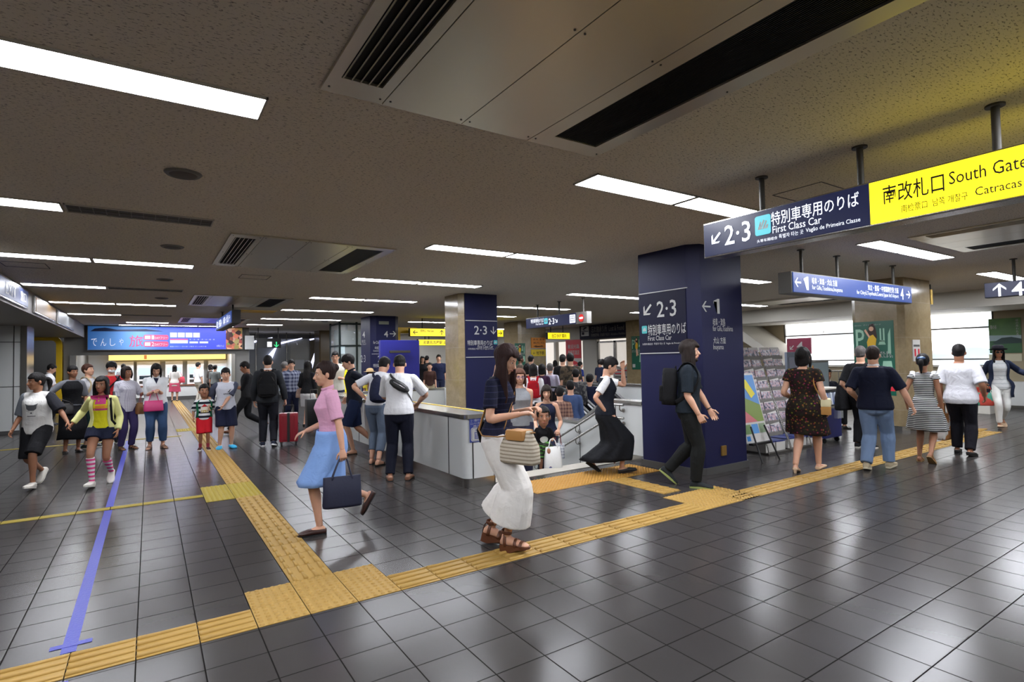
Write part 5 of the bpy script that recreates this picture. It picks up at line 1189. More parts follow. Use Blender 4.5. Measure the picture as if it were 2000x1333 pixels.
    def skirt(s, mat, hem, name='skirt', waist=.10, r0=.012, flare=.08, pleats=0, amp=.0, ry=1., ex=0., sway=(0, 0)):
        """loft from the waist to the hem height (fraction of 1.7 m) round both legs"""
        k = s.k; seg = 96; rr = []; N = 14; zt = s.spine(waist).z; zb = hem*k
        for j in range(N+1):
            f = j/N; z = zt+(zb-zt)*f; ring = []
            t = (z-s.P.z)/k
            if t > -.05: c = s.spine(t); rx, r_y, yo = s.ring_at(t); rx = rx*s.w*k+r0; r_y = r_y*s.w*k+r0; c = c+V((0, yo*k, 0))
            else:
                pts = []
                for i in (0, 1):
                    a, b, d_ = s.hip[i], s.knee[i], s.ank[i]; q = a.lerp(b, min(1, (a.z-z)/max(.01, a.z-b.z))) if z > b.z else b.lerp(d_, min(1, (b.z-z)/max(.01, b.z-d_.z))); pts.append(q)
                x0 = min(p.x for p in pts)-.075*k*s.w; x1 = max(p.x for p in pts)+.075*k*s.w; y0 = min(p.y for p in pts)-.085*k*s.w; y1 = max(p.y for p in pts)+.085*k*s.w
                g = min(1, (-.05-t)/.12); rx0, ry0, yo = s.ring_at(-.05)
                c = V(((x0+x1)/2*g, (y0+y1)/2*g, z)); rx = max(rx0*s.w*k, (x1-x0)/2)+r0+flare*k*f; r_y = max(ry0*s.w*k, (y1-y0)/2)*ry+r0+flare*k*f*.8
            c = c+V((sway[0]*f*f, sway[1]*f*f, 0))*k
            for i in range(seg):
                a = 2*pi*i/seg; wv = 1+amp*min(1, f*1.6)*(sin(a*pleats+.6*sin(a*3))+.35*noise.noise(V((cos(a)*3, sin(a)*3, f*2+s.pos.x)))) if pleats else 1+.02*f*noise.noise(V((cos(a)*2.5, sin(a)*2.5, f*2+s.pos.x)))
                ring.append(V((c.x+rx*wv*cos(a), c.y+r_y*wv*sin(a), z+(0 if j < N else .012*sin(a*2)))))
            rr.append(ring)
        mb = MB(); mb.loft(rr, cap=False)
        o = mb.build(name, mat, s.root, 3, solid=.006); s.parts[name] = o; return o
    def shoes(s, kind, mat, sole=None, sock=None):
        for i in (0, 1):
            m_ = s.footpos(i); k = s.k
            if sock:
                mb = MB(); s.leg(mb, i, sock[1], 1., .005); s.foot_loft(mb, i, 1.05, 1.04, .003, y1=.06); s.grow(mb, 'sock', sock[0], wr=0)
            mb = MB(); sl = lambda t_, g=1.12: [m_ @ V((x*k*g, y*k, z*k)) for x, y, z in t_]
            out = [(-.03, -.05), (-.022, -.066), (0, -.072), (.022, -.066), (.03, -.05), (.034, 0), (.042, .06), (.047, .11), (.044, .155), (.03, .188), (.008, .204), (-.014, .2), (-.034, .18), (-.045, .14), (-.046, .1), (-.038, .05), (-.032, 0)]
            def slab(z0, z1): return [[m_ @ V((x*k*1.1, y*k, z0*k)) for x, y in out], [m_ @ V((x*k*1.1, y*k, z1*k)) for x, y in out]]
            if kind == 'sneaker':
                mb = MB(); s.foot_loft(mb, i, 1.12, 1.06, .006, z0=.004); sho = s.grow(mb, 'shoe', mat, vox=min(s.vox, .009), wr=0)
                MB().loft(slab(-.004, .022)).build('sole', sole or M('shoe_sole', (210, 206, 196), .6), sho, .7)
            elif kind == 'loafer':
                mb = MB(); s.foot_loft(mb, i, 1.12, 1.04, .005, z0=.0, ztop=.056); sho = s.grow(mb, 'shoe', mat, vox=min(s.vox, .008), wr=0)
                MB().loft(slab(-.006, .006)).build('sole', sole or BLACK, sho, .7)
            elif kind == 'pump':
                mb = MB(); s.foot_loft(mb, i, 1.12, 1.0, .004, z0=.0, ztop=.046); sho = s.grow(mb, 'shoe', mat, vox=min(s.vox, .007), wr=0)
                h = max(.0, (m_ @ V((0, -.045*k, 0))).z)
                if h > .012: MB().tube([m_ @ V((0, -.045*k, .02*k)), V(((m_ @ V((0, -.045*k, 0))).x, (m_ @ V((0, -.045*k, 0))).y, .002))], [.026*k, .017*k], 10).build('heel', mat, sho, .7)
            elif kind == 'clog':
                mb = MB(); s.foot_loft(mb, i, 1.25, 1.12, .01, z0=-.002, ztop=.07); sho = s.grow(mb, 'shoe', mat, vox=min(s.vox, .009), wr=0)
            else:   # sandal / wedge
                wedge = .055 if kind == 'wedge' else .0
                sho = MB().loft([[m_ @ V((x*k*1.12, y*k, (-.012-wedge*max(0, min(1, (.12-y)/.12)))*k)) for x, y in out], [m_ @ V((x*k*1.12, y*k, .006*k)) for x, y in out]]).build('shoe', sole or mat, s.root, .7)
                st = [(.145, .030, .0)] if kind == 'flip' else [(.135, .034, .0), (.085, .05, .0)]+([(-.01, .088, 1.)] if kind != 'slide' else [])
                for y, hh, _ in st:
                    hw = .05 if y > .05 else .042
                    ps = [m_ @ V((hw*cos(radians(a))*k*1.02, (y+(-.045 if kind == 'flip' and abs(a-90) > 40 else 0))*k, (hh+.012)*k*sin(radians(a)))) for a in range(0, 181, 20)]
                    MB().tube(ps, [(.014*k, .003*k)]*len(ps), 8, up=[m_.to_3x3() @ V((cos(radians(a)), 0, sin(radians(a))+.05)) for a in range(0, 181, 20)]).build('strap', mat, sho, 3)
                if kind in ('wedge', 'ankle'):
                    c = s.ank[i]+V((0, 0, .03*k)); r_ = .043*k; mb = MB()
                    mb.tube([c+V((r_*cos(a*pi/8), r_*sin(a*pi/8)-.004, -.006*sin(a*pi/8))) for a in range(16)], (.014*k, .003), 8, up=[V((cos(a*pi/8), sin(a*pi/8), .02)) for a in range(16)], closed=True)
                    mb.tube([m_ @ V((0, -.066*k, .006*k)), m_ @ V((0, -.066*k, .06*k)), c+V((0, -r_, 0))], [(.022*k, .003), (.022*k, .003), (.018*k, .003)], 8, up=[V((0, -1, 0))]*3); mb.build('ankle_strap', mat, sho, 3)
    # --- hair
    def hair(s, mat, kind='short', fringe=.05, length=.3, vol=1., part=0):
        mb = MB(); h = s.hs; bmx = bmesh.new(); r = bmesh.ops.create_uvsphere(bmx, u_segments=40, v_segments=26, radius=1); vs = r['verts']
        front = fringe
        for v in vs:
            x, y, z = v.co; R = V((x*(.0815 if kind == 'short' else .0865)*vol, y*.104*vol-.012, z*.098*vol+.036))
            if z > .2: R.z += .004*vol*noise.noise(V((x*4+s.pos.x*7, y*4, z*4)))
            zz = R.z; sunk = 0.
            hl = front+.012*noise.noise(V((x*9, s.pos.x*5, 1)))+ (.012*abs(x))      # hair line on the forehead
            if y > .12+.4*max(0, min(1, (abs(x)-.5)/.4)):
                lim = hl if abs(x) < .72 else (hl-.05 if kind in ('bob', 'long', 'pony', 'curly') else hl-.035)
                if zz < lim: sunk = 1
            elif y > -.25 and kind in ('short', 'pony', 'bun'):
                if zz < -.045+.06*max(0, y+.25)+(.03 if abs(x) > .93 and y > -.1 else 0): sunk = 1
            if y <= -.25 and zz < (-.092 if kind in ('short', 'bun', 'pony') else -.2): sunk = 1
            q = V((R.x, R.y, R.z))
            if sunk: q = V((R.x*.62, (R.y+.012)*.62-.012, R.z*.75))
            v.co = s.hp(*q)
        me = bpy.data.meshes.new('t'); bmesh.ops.recalc_face_normals(bmx, faces=bmx.faces); bmx.to_mesh(me); bmx.free(); mb.bm.from_mesh(me); bpy.data.meshes.remove(me)
        if kind in ('short', 'bun', 'pony'): mb.ball(s.hp(0, -.036, -.014), (.073*h, .067*h, .060*h), s.Hm, 18, 12)
        down = V((0, 0, -1)); bk = s.Hm @ V((0, -1, 0)); rt = s.Hm @ V((1, 0, 0))
        def lock(pts, rad, seg=14): P, R = crspline(pts, rad, 3); mb.tube(P, R, seg, up=[bk]*len(P))
        if kind in ('bob', 'long', 'curly'):
            L_ = {'bob': .10, 'curly': .08}.get(kind, length)
            n = max(2, int(L_/.07)); base = s.hp(0, -.035, .02)
            pts = [base]+[base+down*(L_*(j+1)/n+.03)*h+bk*(.012*(j > 0)+.01*j)*h for j in range(n)]
            rad = [(.085*h*vol, .062*h*vol)]+[((.088+.003*j)*h*vol*(1 if j < n-1 else .8), (.058-.003*min(j, 6))*h*vol*(1 if j < n-1 else .6)) for j in range(n)]
            P, R = crspline(pts, rad, 3); mb.tube(P, R, 20, up=[bk]*len(P), dome=True)
            for sx in (-1, 1):
                b0 = s.hp(sx*.072, .022, .045); ll = (.13 if kind == 'bob' else .1 if kind == 'curly' else min(.34, length))
                lock([b0, s.hp(sx*.083, .03, -.02), s.hp(sx*.08, .03, -.02)+down*(ll-.05)*h, s.hp(sx*.076, .025, -.02)+down*ll*h], [(.018*h, .03*h), (.014*h, .034*h), (.016*h, .03*h), (.008*h, .015*h)])
        if kind == 'pony':
            b0 = s.hp(0, -.105, .03); mb.ball(b0, .026*h); L_ = length
            lock([b0, s.hp(0, -.15, .02), s.hp(0, -.165, -.03), s.hp(0, -.15, -.03)+down*L_*h], [.018*h, .03*h, .034*h, .008*h])
        if kind == 'bun': mb.ball(s.hp(0, -.1, .05), (.045*h, .042*h, .042*h), s.Hm)
        return s.grow(mb, 'hair', mat, vox=max(.0055, min(.011, s.vox)), sm=2, wr=.0045, freq=26.)
    # --- worn things
    def band(s, name, pts, w_, th, mat, up, parent=None):
        P, R = crspline(pts, [(w_, th)]*len(pts), 3); return MB().tube(P, R, 8, up=up if not isinstance(up, str) else None).build(name, mat, parent or s.root, 3)
    def strap_path(s, t_lo, t_hi, ang_hi, n=28, off=.02, full=True):
        """loop round the torso: high over one shoulder, low at the opposite hip. ang_hi: angle of the shoulder side (0 right, 180 left)"""
        out = []
        for i in range(n):
            a = 360*i/n; f = .5+.5*cos(radians(a-ang_hi)); f = f**.8; t = t_lo+(t_hi-t_lo)*f; p = s.tor(min(t, .50), a, off+(0.0 if t < .46 else .012))
            out.append(p)
        return out
    def cross_strap(s, parent, mat, side=0, t_lo=.0, w_=.018, off=.026, name='strap'):
        ps = s.strap_path(t_lo, .53, 180 if side else 0, off=off); ups = []
        for i, p in enumerate(ps):
            a = 2*pi*i/len(ps); ups.append((s.B @ V((cos(a), sin(a), .35))))
        mb = MB(); mb.tube(ps, [(w_, .0035)]*len(ps), 8, up=ups, closed=True); return mb.build(name, mat, parent, 3)
    def own(s, name, label, cat):
        """a thing carried by the person: a top-level object standing in the same frame"""
        o = thing(name, label, cat, s.pos); o.rotation_euler = s.root.rotation_euler; return o
    def backpack(s, mat, label, W=.15, Hh=.42, D=.15, t=.27, mat2=None, name='backpack'):
        b = s.own(name, label, 'backpack'); k = s.k; rr = []; c0 = s.tor(t, 270, .018)
        bx = s.B; n = 20
        for z, g in ((-.5, .78), (-.46, .95), (-.3, 1.), (.1, .98), (.34, .9), (.46, .7), (.5, .4)):
            ring = []
            for i in range(n):
                a = 2*pi*i/n; x = abs(cos(a))**.6*(1 if cos(a) > 0 else -1)*W*g; y = -D*.5+abs(sin(a))**.6*(1 if sin(a) > 0 else -1)*D*.5*(.7+.3*g); ring.append(c0+bx @ (V((x, y-.005, z*Hh))*k))
            rr.append(ring)
        MB().loft(rr).build('pack', mat, b, .9); mb = MB(); cc = c0+bx @ (V((0, -D*1.02, -.2*Hh))*k); mb.obox(cc, (W*1.5*k, .05*k, Hh*.42*k), bx, .018*k); mb.build('pocket', mat2 or mat, b, .8)
        MB().tube([c0+bx @ (V((x, -D*.96, z*Hh))*k) for x, z in ((-W*.75, .12), (-W*.5, .3), (0, .37), (W*.5, .3), (W*.75, .12))], .006*k, 8).build('zip', DSTEEL, b, 3)
        MB().tube([c0+bx @ (V((x, -.03, z*Hh))*k) for x, z in ((-.03, .49), (-.02, .56), (.02, .56), (.03, .49))], .008*k, 8).build('grab_loop', mat, b, 3)
        for sg in (-1, 1):
            a0 = 90-sg*38
            pts = [c0+bx @ (V((sg*.075, -.005, .42*Hh))*k), s.spine(.515)+bx @ (V((sg*.10, -.05, .018))*k), s.spine(.50)+bx @ (V((sg*.115, .05, .016))*k), s.tor(.40, a0, .026), s.tor(.28, 90-sg*50, .026), s.tor(.18, 90-sg*78, .022), s.tor(.12, 90-sg*110, .024), c0+bx @ (V((sg*W*.8, -.02, -.42*Hh))*k)]
            ups = [bx @ V((0, -.4, 1)), bx @ V((0, -.2, 1)), bx @ V((0, .4, 1)), bx @ V((-sg*.0, 1, .2)), bx @ V((sg*.5, 1, 0)), bx @ V((sg, .2, 0)), bx @ V((sg, -.5, 0)), bx @ V((sg, -.6, 0))]
            P, R = crspline(pts, [(.026*k, .006*k)]*8, 3); U = []
            for i in range(len(P)): q = i/3; j = min(6, int(q)); U.append(ups[j].lerp(ups[j+1], q-j))
            MB().tube(P, R, 8, up=U).build('shoulder_strap', mat, b, 3)
        return b
    def bag(s, name, label, cat, c, size, mat, handle='two', top_at=None, hmat=None, ang=0., taper=.85, flap=None, rnd=.5):
        """a soft bag hanging below point top_at; c = centre of the bag top edge in local space, size = (w,d,h), ang turns it about z"""
        b = s.own(name, label, cat); w_, d_, h_ = size; R_ = rotz(ang); rr = []; n = 24
        for f, gx, gy in ((0, taper, .25), (.06, taper*1.0, .45), (.5, .97, .95), (.9, 1., 1.), (.97, .98, .95), (1., .9, .75)):
            rr.append([V(c)+R_ @ V((abs(cos(a))**rnd*(1 if cos(a) > 0 else -1)*w_/2*gx, abs(sin(a))**rnd*(1 if sin(a) > 0 else -1)*d_/2*gy, -h_*f)) for a in [2*pi*i/n for i in range(n)]])
        MB().loft(rr).build('body', mat, b, .9)
        t_ = V(top_at) if top_at is not None else V(c)+V((0, 0, .18)); hm = hmat or mat
        if handle == 'two':
            for y in (-.3, .3):
                p = [V(c)+R_ @ V((x, y*d_*.6, z)) for x, z in ((-w_*.26, -.03), (-w_*.22, .02))]; q_ = [V(c)+R_ @ V((x, y*d_*.6, z)) for x, z in ((w_*.22, .02), (w_*.26, -.03))]
                P, Q = crspline([p[0], p[1], t_+R_ @ V((-.03, y*.03, .0)), t_+R_ @ V((0, y*.03, .012)), t_+R_ @ V((.03, y*.03, 0)), q_[0], q_[1]], [.006]*7, 4); MB().tube(P, Q, 8).build('handle', hm, b, 3)
        if flap: MB().obox(V(c)+R_ @ V((0, d_*.32, -h_*.2)), (w_*.55, .012, h_*.36), R_, .004).build('flap', flap, b, .7)
        return b
    def decal(s, polys, mat, name, t, u=0., ang=90, off=.003, w0=0):
        """flat print pressed on the garment: polys in metres round the point at torso height t, ang 90 = front, 270 = back"""
        f = s.B @ V((cos(radians(ang)), sin(radians(ang)), 0)); r_ = s.B @ V((-sin(radians(ang)), cos(radians(ang)), 0))
        bmx = bmesh.new()
        for p in polys:
            fc = bmx.faces.new([bmx.verts.new((x, y, 0)) for x, y in p])
        bmesh.ops.triangulate(bmx, faces=bmx.faces[:])
        for _ in range(2): bmesh.ops.subdivide_edges(bmx, edges=[e for e in bmx.edges if e.calc_length() > .02], cuts=1, use_grid_fill=True)
        c = s.spine(t)
        for v in bmx.verts:
            x, y = v.co.x+u, v.co.y; o_ = c+r_*x+s.up*y
            h = s.cb.ray_cast(o_+f*.5, -f); v.co = (h[0] if h[0] else o_+f*.12)+f*off
        me = bpy.data.meshes.new(name); bmesh.ops.recalc_face_normals(bmx, faces=bmx.faces); bmx.to_mesh(me); bmx.free()
        for p in me.polygons: p.use_smooth = True
        return link(name, me, mat, getattr(s, 'topo', None) or s.root)
    def wl(s, x, y, z): return V((x, y, z))*s.k

def az(p): return math.degrees(atan2(p[0], p[1]))
def place(px=None, py=None, at=None, rel=180., top=None, H=None, z=0.):
    """floor point under pixel (px,py) (or the point at depth Y=at under column px); rel = heading seen from the camera: 0 away, 180 towards, -90 left, 90 right"""
    p = fl(px, py, z) if at is None else onY(px, 705, at)
    if H is None: H = height_at(p, top)-z
    return dict(pos=(p.x, p.y), heading=az(p)+rel, H=H, z=z)
HB = hairm((20, 17, 17)); HBR = hairm((52, 34, 26)); HDB = hairm((34, 24, 20)); HGR = hairm((84, 80, 78))
# ------------------------------------------------------------------ the crowd
def W(front='l', L=.27, back=.3, lift=.16):
    a = (L, .10, 12); b = (-back, lift, -35 if lift < .2 else -48)
    l_, r_ = (a, b) if front == 'l' else (b, a)
    return dict(fl_=(-.075, l_[0], l_[1], l_[2], -6), fr=(.075, r_[0], r_[1], r_[2], 6), dz=-.035)
DENIM = cloth((70, 88, 118)); DKDENIM = cloth((34, 38, 58)); BLK = cloth((22, 22, 25)); NVY = cloth((28, 32, 54)); WHT = cloth((226, 226, 228))
LB = M('black_leather', (24, 22, 22), .4, noise_bump=.1); BRN = M('brown_leather', (96, 56, 36), .42, noise_bump=.1); TANL = M('tan_leather', (176, 128, 72), .45, noise_bump=.1)
DSK = (156, 110, 84); LSK = (206, 160, 134)

# 1 woman crossing the foreground in a pink shirt
p = Person('woman in pink short sleeved shirt and light blue skirt striding left with a navy tote', **place(647, 1036, rel=-97, H=1.57), w=1.02, fl_=(-.075, .12, .085, 2, -4), fr=(.075, -.36, .30, -58, 4), hl=(-.29, -.08, .82), hr=(.2, .22, 1.0), head=(0, -4), lean=3, skin_=LSK)
p.body(holds=(True, False)); p.top(cloth((222, 170, 196), 'stripe', (206, 150, 180), (.012, .4)), .02, .40, .014, .0, collar=cloth((216, 164, 190))); p.skirt(cloth((128, 162, 216)), .50, r0=.034, flare=.04, pleats=7, amp=.03); p.shoes('loafer', M('shoe_brown', (58, 34, 30), .35)); p.hair(hairm((38, 24, 22)), 'bun', .062)
c = p.palm[0]; p.bag('tote_bag', 'navy tote bag with a white zip line in the hand of the pink shirt woman', 'bag', c+V((-.07, .02, -.15)), (.34, .11, .27), M('navy_canvas', (22, 26, 50), .7, noise_bump=.1), top_at=c+V((0, 0, -.01)), ang=90, taper=.95)
# 2 woman in white culottes in front of the stairs
p = Person('woman with long dark brown hair in navy top and wide white culottes walking right', **place(976, 1070, rel=112, H=1.66), w=.95, fl_=(-.075, -.10, .155, -14, -6), fr=(.075, .10, .135, 2, 6), dz=.03, hr=(.12, .25, 1.15), hl=(-.1, .27, 1.17), er=(.6, -1, -.6), el=(-.5, -1, -.4), head=(5, -24), lean=4, skin_=LSK)
p.body(hands=(45, 40)); p.top(cloth((22, 24, 44), 'stripe', (44, 46, 74), (.05, .12)), .02, .36, .014, .02)
mb = MB(); 
p.trousers(cloth((224, 220, 214)), .84, .02, .115, 'culottes', waist=.13)
p.shoes('wedge', BRN); p.hair(hairm((40, 22, 20)), 'long', .05, .36, 1.1)
MB().tube([p.spine(.12)+V((-.02, -.135, .0))*p.k, p.spine(.05)+V((-.02, -.17, 0))*p.k, p.spine(-.06)+V((-.03, -.16, 0))*p.k], [(.05, .02), (.07, .02), (.045, .01)], 10, up=(0, -1, 0)).build('bow', BLK, p.root, 3)
b = p.bag('shoulder_bag', 'striped beige bag with a tan flap hanging at the front of the culottes woman', 'bag', p.wl(.2, .27, 1.03), (.35, .15, .26), cloth((196, 186, 168), 'stripe', (150, 138, 120), (.028, .4)), handle=None, ang=72, taper=.7)
MB().obox(p.wl(.2, .27, 1.03)+rotz(72) @ V((.0, -.0, -.035)), (.17, .155, .08), rotz(72), .02).build('flap', TANL, b, .7)
P, R = crspline([p.wl(.15, .12, 1.03), p.tor(.2, 70, .03), p.tor(.40, 120, .03), p.spine(.51)+V((-.09, .02, .03)), p.tor(.4, 230, .03), p.tor(.2, 290, .03), p.tor(.02, 340, .05), p.wl(.25, .42, 1.02)], [(.012, .004)]*8, 3); MB().tube(P, R, 8).build('strap', TANL, b, 3)
def to_local(d, wpt):
    hs = (d['H']/1.7)**.35 if d['H'] > 1.45 else .946*(d['H']/1.45)**.3
    v = Matrix.Rotation(radians(d['heading']), 3, 'Z') @ (V(wpt)-V((d['pos'][0], d['pos'][1], d['z']))); return tuple(v/((d['H']-.245*hs)/1.455))
D1 = place(72, 950, rel=-152, H=1.53); D2 = place(199, 947, rel=-166, H=1.47); MEET = onY(136, 838, (D1['pos'][1]+D2['pos'][1])/2-.08)
# 3 girl in the cat T-shirt
p = Person('girl in white cat T-shirt with one grey and one black sleeve and black shorts', **D1, w=.98, **W('l', .24, .26, .2), hl=to_local(D1, MEET+V((-.01, 0, .06))), hr=(.25, .12, .86), head=(38, -4), skin_=DSK)
p.body(holds=(True, False)); p.top(cloth((216, 214, 210)), -.10, .48, .026, .008, .016, box=.152, sleeve_mats=(cloth((34, 34, 40)), cloth((112, 118, 126)))); p.trousers(BLK, .5, .016, .03, 'shorts'); p.shoes('sneaker', cloth((222, 216, 206))); p.hair(HB, 'pony', .04, .13)
G = M('print_grey', (92, 94, 98), .8); K_ = M('print_black', (40, 40, 44), .8)
p.decal([[(-.075, .05), (-.06, .02), (-.055, -.02), (-.03, -.045), (.03, -.045), (.055, -.02), (.06, .02), (.075, .05), (.03, .028), (-.03, .028)]], G, 'cat_print', .30); p.decal([[(-.012, -.012), (.012, -.012), (.006, .004), (-.006, .004)], [(-.045, -.05), (.045, -.05), (.05, -.042), (-.05, -.042)]], K_, 'nose_and_mouth_print', .22)
# 4 girl in the yellow cardigan
p = Person('girl in pale yellow cardigan, denim shorts and pink striped knee socks', **D2, w=.92, **W('r', .2, .2, .17), hr=to_local(D2, MEET+V((.03, -.02, .06))), hl=(-.22, .08, .84), head=(8, -4), skin_=DSK)
p.body(holds=(False, True)); p.top(cloth((222, 214, 40)), .0, 0, .014, .004); p.decal([rectp(-.1, -.02, .1, .10)], cloth((226, 84, 150)), 'pink_print', .40); p.decal([rectp(-.09, -.05, .09, -.01)], cloth((236, 150, 60)), 'orange_print', .37); p.decal([rectp(-.085, -.025, .085, .0)], cloth((200, 70, 130)), 'pink_band_print', .31)
p.trousers(DKDENIM, .22, .014, .02, 'shorts')
CARD_Y = cloth((222, 220, 150))
for sg, a0, a1 in ((1, -95, 52), (-1, 128, 275)):
    mb = MB(); rr = []
    for j in range(13):
        t = .50-.57*j/12; rr.append([p.tor(t, a0+(a1-a0)*i/16, .028 if 0 < i < 16 else .022) for i in range(17)])
    mb.loft(rr, cap=False, closed=False); mb.build('cardigan_front', CARD_Y, p.root, 3, solid=.008)
mb = MB()
for i in (0, 1): p.arm(mb, i, 0, .95, .014, .004)
p.grow(mb, 'cardigan_sleeves', CARD_Y)
for i in (0, 1):
    d = (p.wri[i]-p.elb[i]).normalized(); 
    for q in (.0, .022): MB().tube([p.wri[i]-d*(.04+q), p.wri[i]-d*(.03+q)], .041*p.k, 14).build('cuff_stripe', NVY, p.root, 3)
p.shoes('sneaker', cloth((220, 214, 206)), None, (cloth((226, 80, 140), 'stripe', (226, 220, 222), (.055, .5)), .56)); p.hair(HB, 'long', .05, .2)
MB().tube([p.tor(.47, 145, .045), p.tor(.35, 140, .04), p.tor(.12, 145, .05), p.tor(.02, 160, .06)], [(.014, .004)]*4, 8, up=(0, 1, 0)).build('strap', BLK, p.root, 3)
# 5 woman with the pink bag
p = Person('woman in white shirt and rolled jeans looking down at her hands with a pink bag', **place(304, 876, rel=176, H=1.62), w=1.1, hl=(-.03, .26, 1.16), hr=(.06, .27, 1.14), head=(0, -26), fl_=(-.12, .03, .085, 0, -14), fr=(.1, 0, .085, 0, 14), skin_=LSK)
p.body(hands=(60, 60)); p.top(cloth((222, 224, 226)), -.04, .52, .02, .012, .012, collar=WHT, box=.148); p.decal([[(-.05, .06), (0, -.06), (.05, .06)]], NVY, 'dark_neck_print', .44); p.trousers(cloth((58, 82, 116)), .90, .016, .012, 'jeans'); p.shoes('sandal', M('sandal_brown', (70, 44, 36), .5)); p.hair(HB, 'bob', .045)
p.bag('handbag', 'bright pink handbag hanging from the forearm of the white shirt woman', 'bag', p.wl(.05, .22, .97), (.32, .12, .20), M('pink_leather', (206, 58, 120), .5, noise_bump=.1), top_at=p.wl(.05, .2, 1.15), taper=.9)
# 6 woman in the checked blouse
p = Person('woman in white checked blouse and purple trousers carrying a brown bag on her arm', **place(246, 878, rel=155, H=1.56), w=1.0, hl=(-.24, .2, 1.16), hr=(.2, .1, .84), head=(-14, 0), skin_=DSK)
p.body(hands=(50, 25)); p.top(cloth((206, 204, 212), 'plaid', (150, 146, 168), (.03, .25)), -.14, .42, .02, .02, box=.15); p.trousers(cloth((60, 52, 92)), 1., .014, .012); p.shoes('sandal', M('sandal_dark', (40, 32, 30), .5)); p.hair(HDB, 'curly', .05, vol=1.05)
p.bag('handbag', 'square brown bag on the forearm of the woman in the checked blouse', 'bag', p.wl(-.26, .14, .96), (.28, .14, .22), M('brown_bag', (128, 84, 44), .6, noise_bump=.1), top_at=p.wl(-.25, .14, 1.12), ang=10, hmat=M('red_handle', (120, 30, 34), .5)); p.bag('shoulder_bag', 'black bag at the right hip of the woman in the checked blouse', 'bag', p.wl(.25, .06, .98), (.16, .1, .2), LB, top_at=p.wl(.23, 0, 1.2), ang=70)
# 7 boys
p = Person('small boy in black and white striped T-shirt, green waistcoat and red shorts', **place(399, 879, rel=178, H=1.17), w=.98, fl_=(-.09, .05, .085, 0, -10), fr=(.1, -.02, .085, 0, 12), hl=(-.30, .05, .93), hr=(.27, .06, .92), head=(0, 4), skin_=DSK, fem=False)
p.body(); p.top(cloth((214, 214, 214), 'stripe', (26, 28, 40), (.085, .5)), -.06, .42, .018, .012); p.trousers(cloth((190, 28, 40)), .48, .018, .02, 'shorts'); p.shoes('sneaker', cloth((62, 34, 36)), sock=(cloth((150, 60, 70)), .85)); p.hair(HB, 'short', .045)
for sg, a0, a1 in ((1, -80, 40), (-1, 140, 260)):
    mb = MB(); mb.loft([[p.tor(.49-.48*j/8, a0+(a1-a0)*i/10, .03) for i in range(11)] for j in range(9)], cap=False, closed=False); mb.build('waistcoat', cloth((20, 92, 62)), p.root, 3, solid=.007)
p.decal([rectp(-.06, -.07, .07, .03)], cloth((226, 216, 200)), 'white_print', .26); p.decal([[(-.05, .0), (.0, .05), (.05, .01)]], cloth((200, 40, 50)), 'red_print', .31); p.decal([rectp(-.05, -.02, .06, .02)], cloth((170, 150, 40)), 'yellow_print', .18)
p = Person('boy in white and grey raglan T-shirt, navy shorts and bright blue clogs', **place(441, 876, rel=172, H=1.5), w=1.06, fem=False, fl_=(-.11, 0, .085, 0, -12), fr=(.12, .02, .085, 0, 14), hl=(.08, .2, .93), el=(-.8, -.6, 0), hr=(.32, -.02, .95), head=(10, -2), skin_=LSK)
p.body(hands=(30, 30)); p.top(cloth((196, 198, 208)), -.08, .45, .02, .012, .015, sleeve_mats=(cloth((74, 78, 96)), cloth((74, 78, 96)))); p.trousers(NVY, .5, .02, .035, 'shorts'); p.shoes('clog', M('clog_blue', (34, 160, 208), .5)); p.hair(HB, 'short', .03, vol=1.03)
cu_p = [[(-.055, -.045), (.04, -.045), (.04, -.02), (-.055, -.02)]]; p.decal(cu_p, K_, 'logo_bar_print', .30); p.decal([[(.0, -.01), (.03, .005), (.055, .04), (.07, .045), (.062, .03), (.045, -.005), (.05, -.03), (.035, -.012)]], K_, 'leaping_cat_print', .31)
# letters of the logo, light on the bar
LG = M('logo_letter', (196, 198, 208), .8)
for i, ch in enumerate('PUMA'):
    x = -.051+i*.0225; S = {'P': [rectp(x, -.042, x+.005, -.023), rectp(x+.005, -.027, x+.016, -.023), rectp(x+.012, -.034, x+.016, -.027), rectp(x+.005, -.036, x+.016, -.032)], 'U': [rectp(x, -.042, x+.005, -.023), rectp(x+.012, -.042, x+.017, -.023), rectp(x+.005, -.042, x+.012, -.038)], 'M': [rectp(x, -.042, x+.004, -.023), rectp(x+.014, -.042, x+.018, -.023), [(x+.004, -.023), (x+.009, -.034), (x+.014, -.023), (x+.009, -.04)]], 'A': [[(x, -.042), (x+.005, -.042), (x+.01, -.023), (x+.007, -.023)], [(x+.012, -.042), (x+.017, -.042), (x+.01, -.023), (x+.007, -.023)], rectp(x+.004, -.036, x+.013, -.032)]}[ch]
    p.decal(S, LG, 'logo_letter_print', .30, off=.0045)
# 8 standing group behind the girls on the left
p = Person('woman in grey T-shirt and black waistcoat with one hand on her hip', **place(140, 884, rel=170, H=1.60), w=1., hr=(.24, .12, 1.0), er=(1, -.3, 0), hl=(-.2, .14, .95), head=(-20, -4), skin_=DSK)
p.body(); p.top(cloth((112, 114, 120)), .0, .42, .016, .01); p.skirt(BLK, .27, flare=.06); p.shoes('pump', LB); p.hair(HB, 'short', .04)
mb = MB(); p.torso(mb, .02, .49, .026); p.grow(mb, 'waistcoat', BLK)
p.bag('handbag', 'brown and black handbag held by the woman in the black waistcoat', 'bag', p.wl(.12, .2, .98), (.22, .1, .2), LB, top_at=p.wl(.2, .14, 1.05))
p = Person('brown haired person with black rucksack straps half hidden behind the yellow cardigan girl', **place(172, 876, rel=118, H=1.62), w=1., head=(10, 8), hr=(.16, .2, 1.0), skin_=LSK)
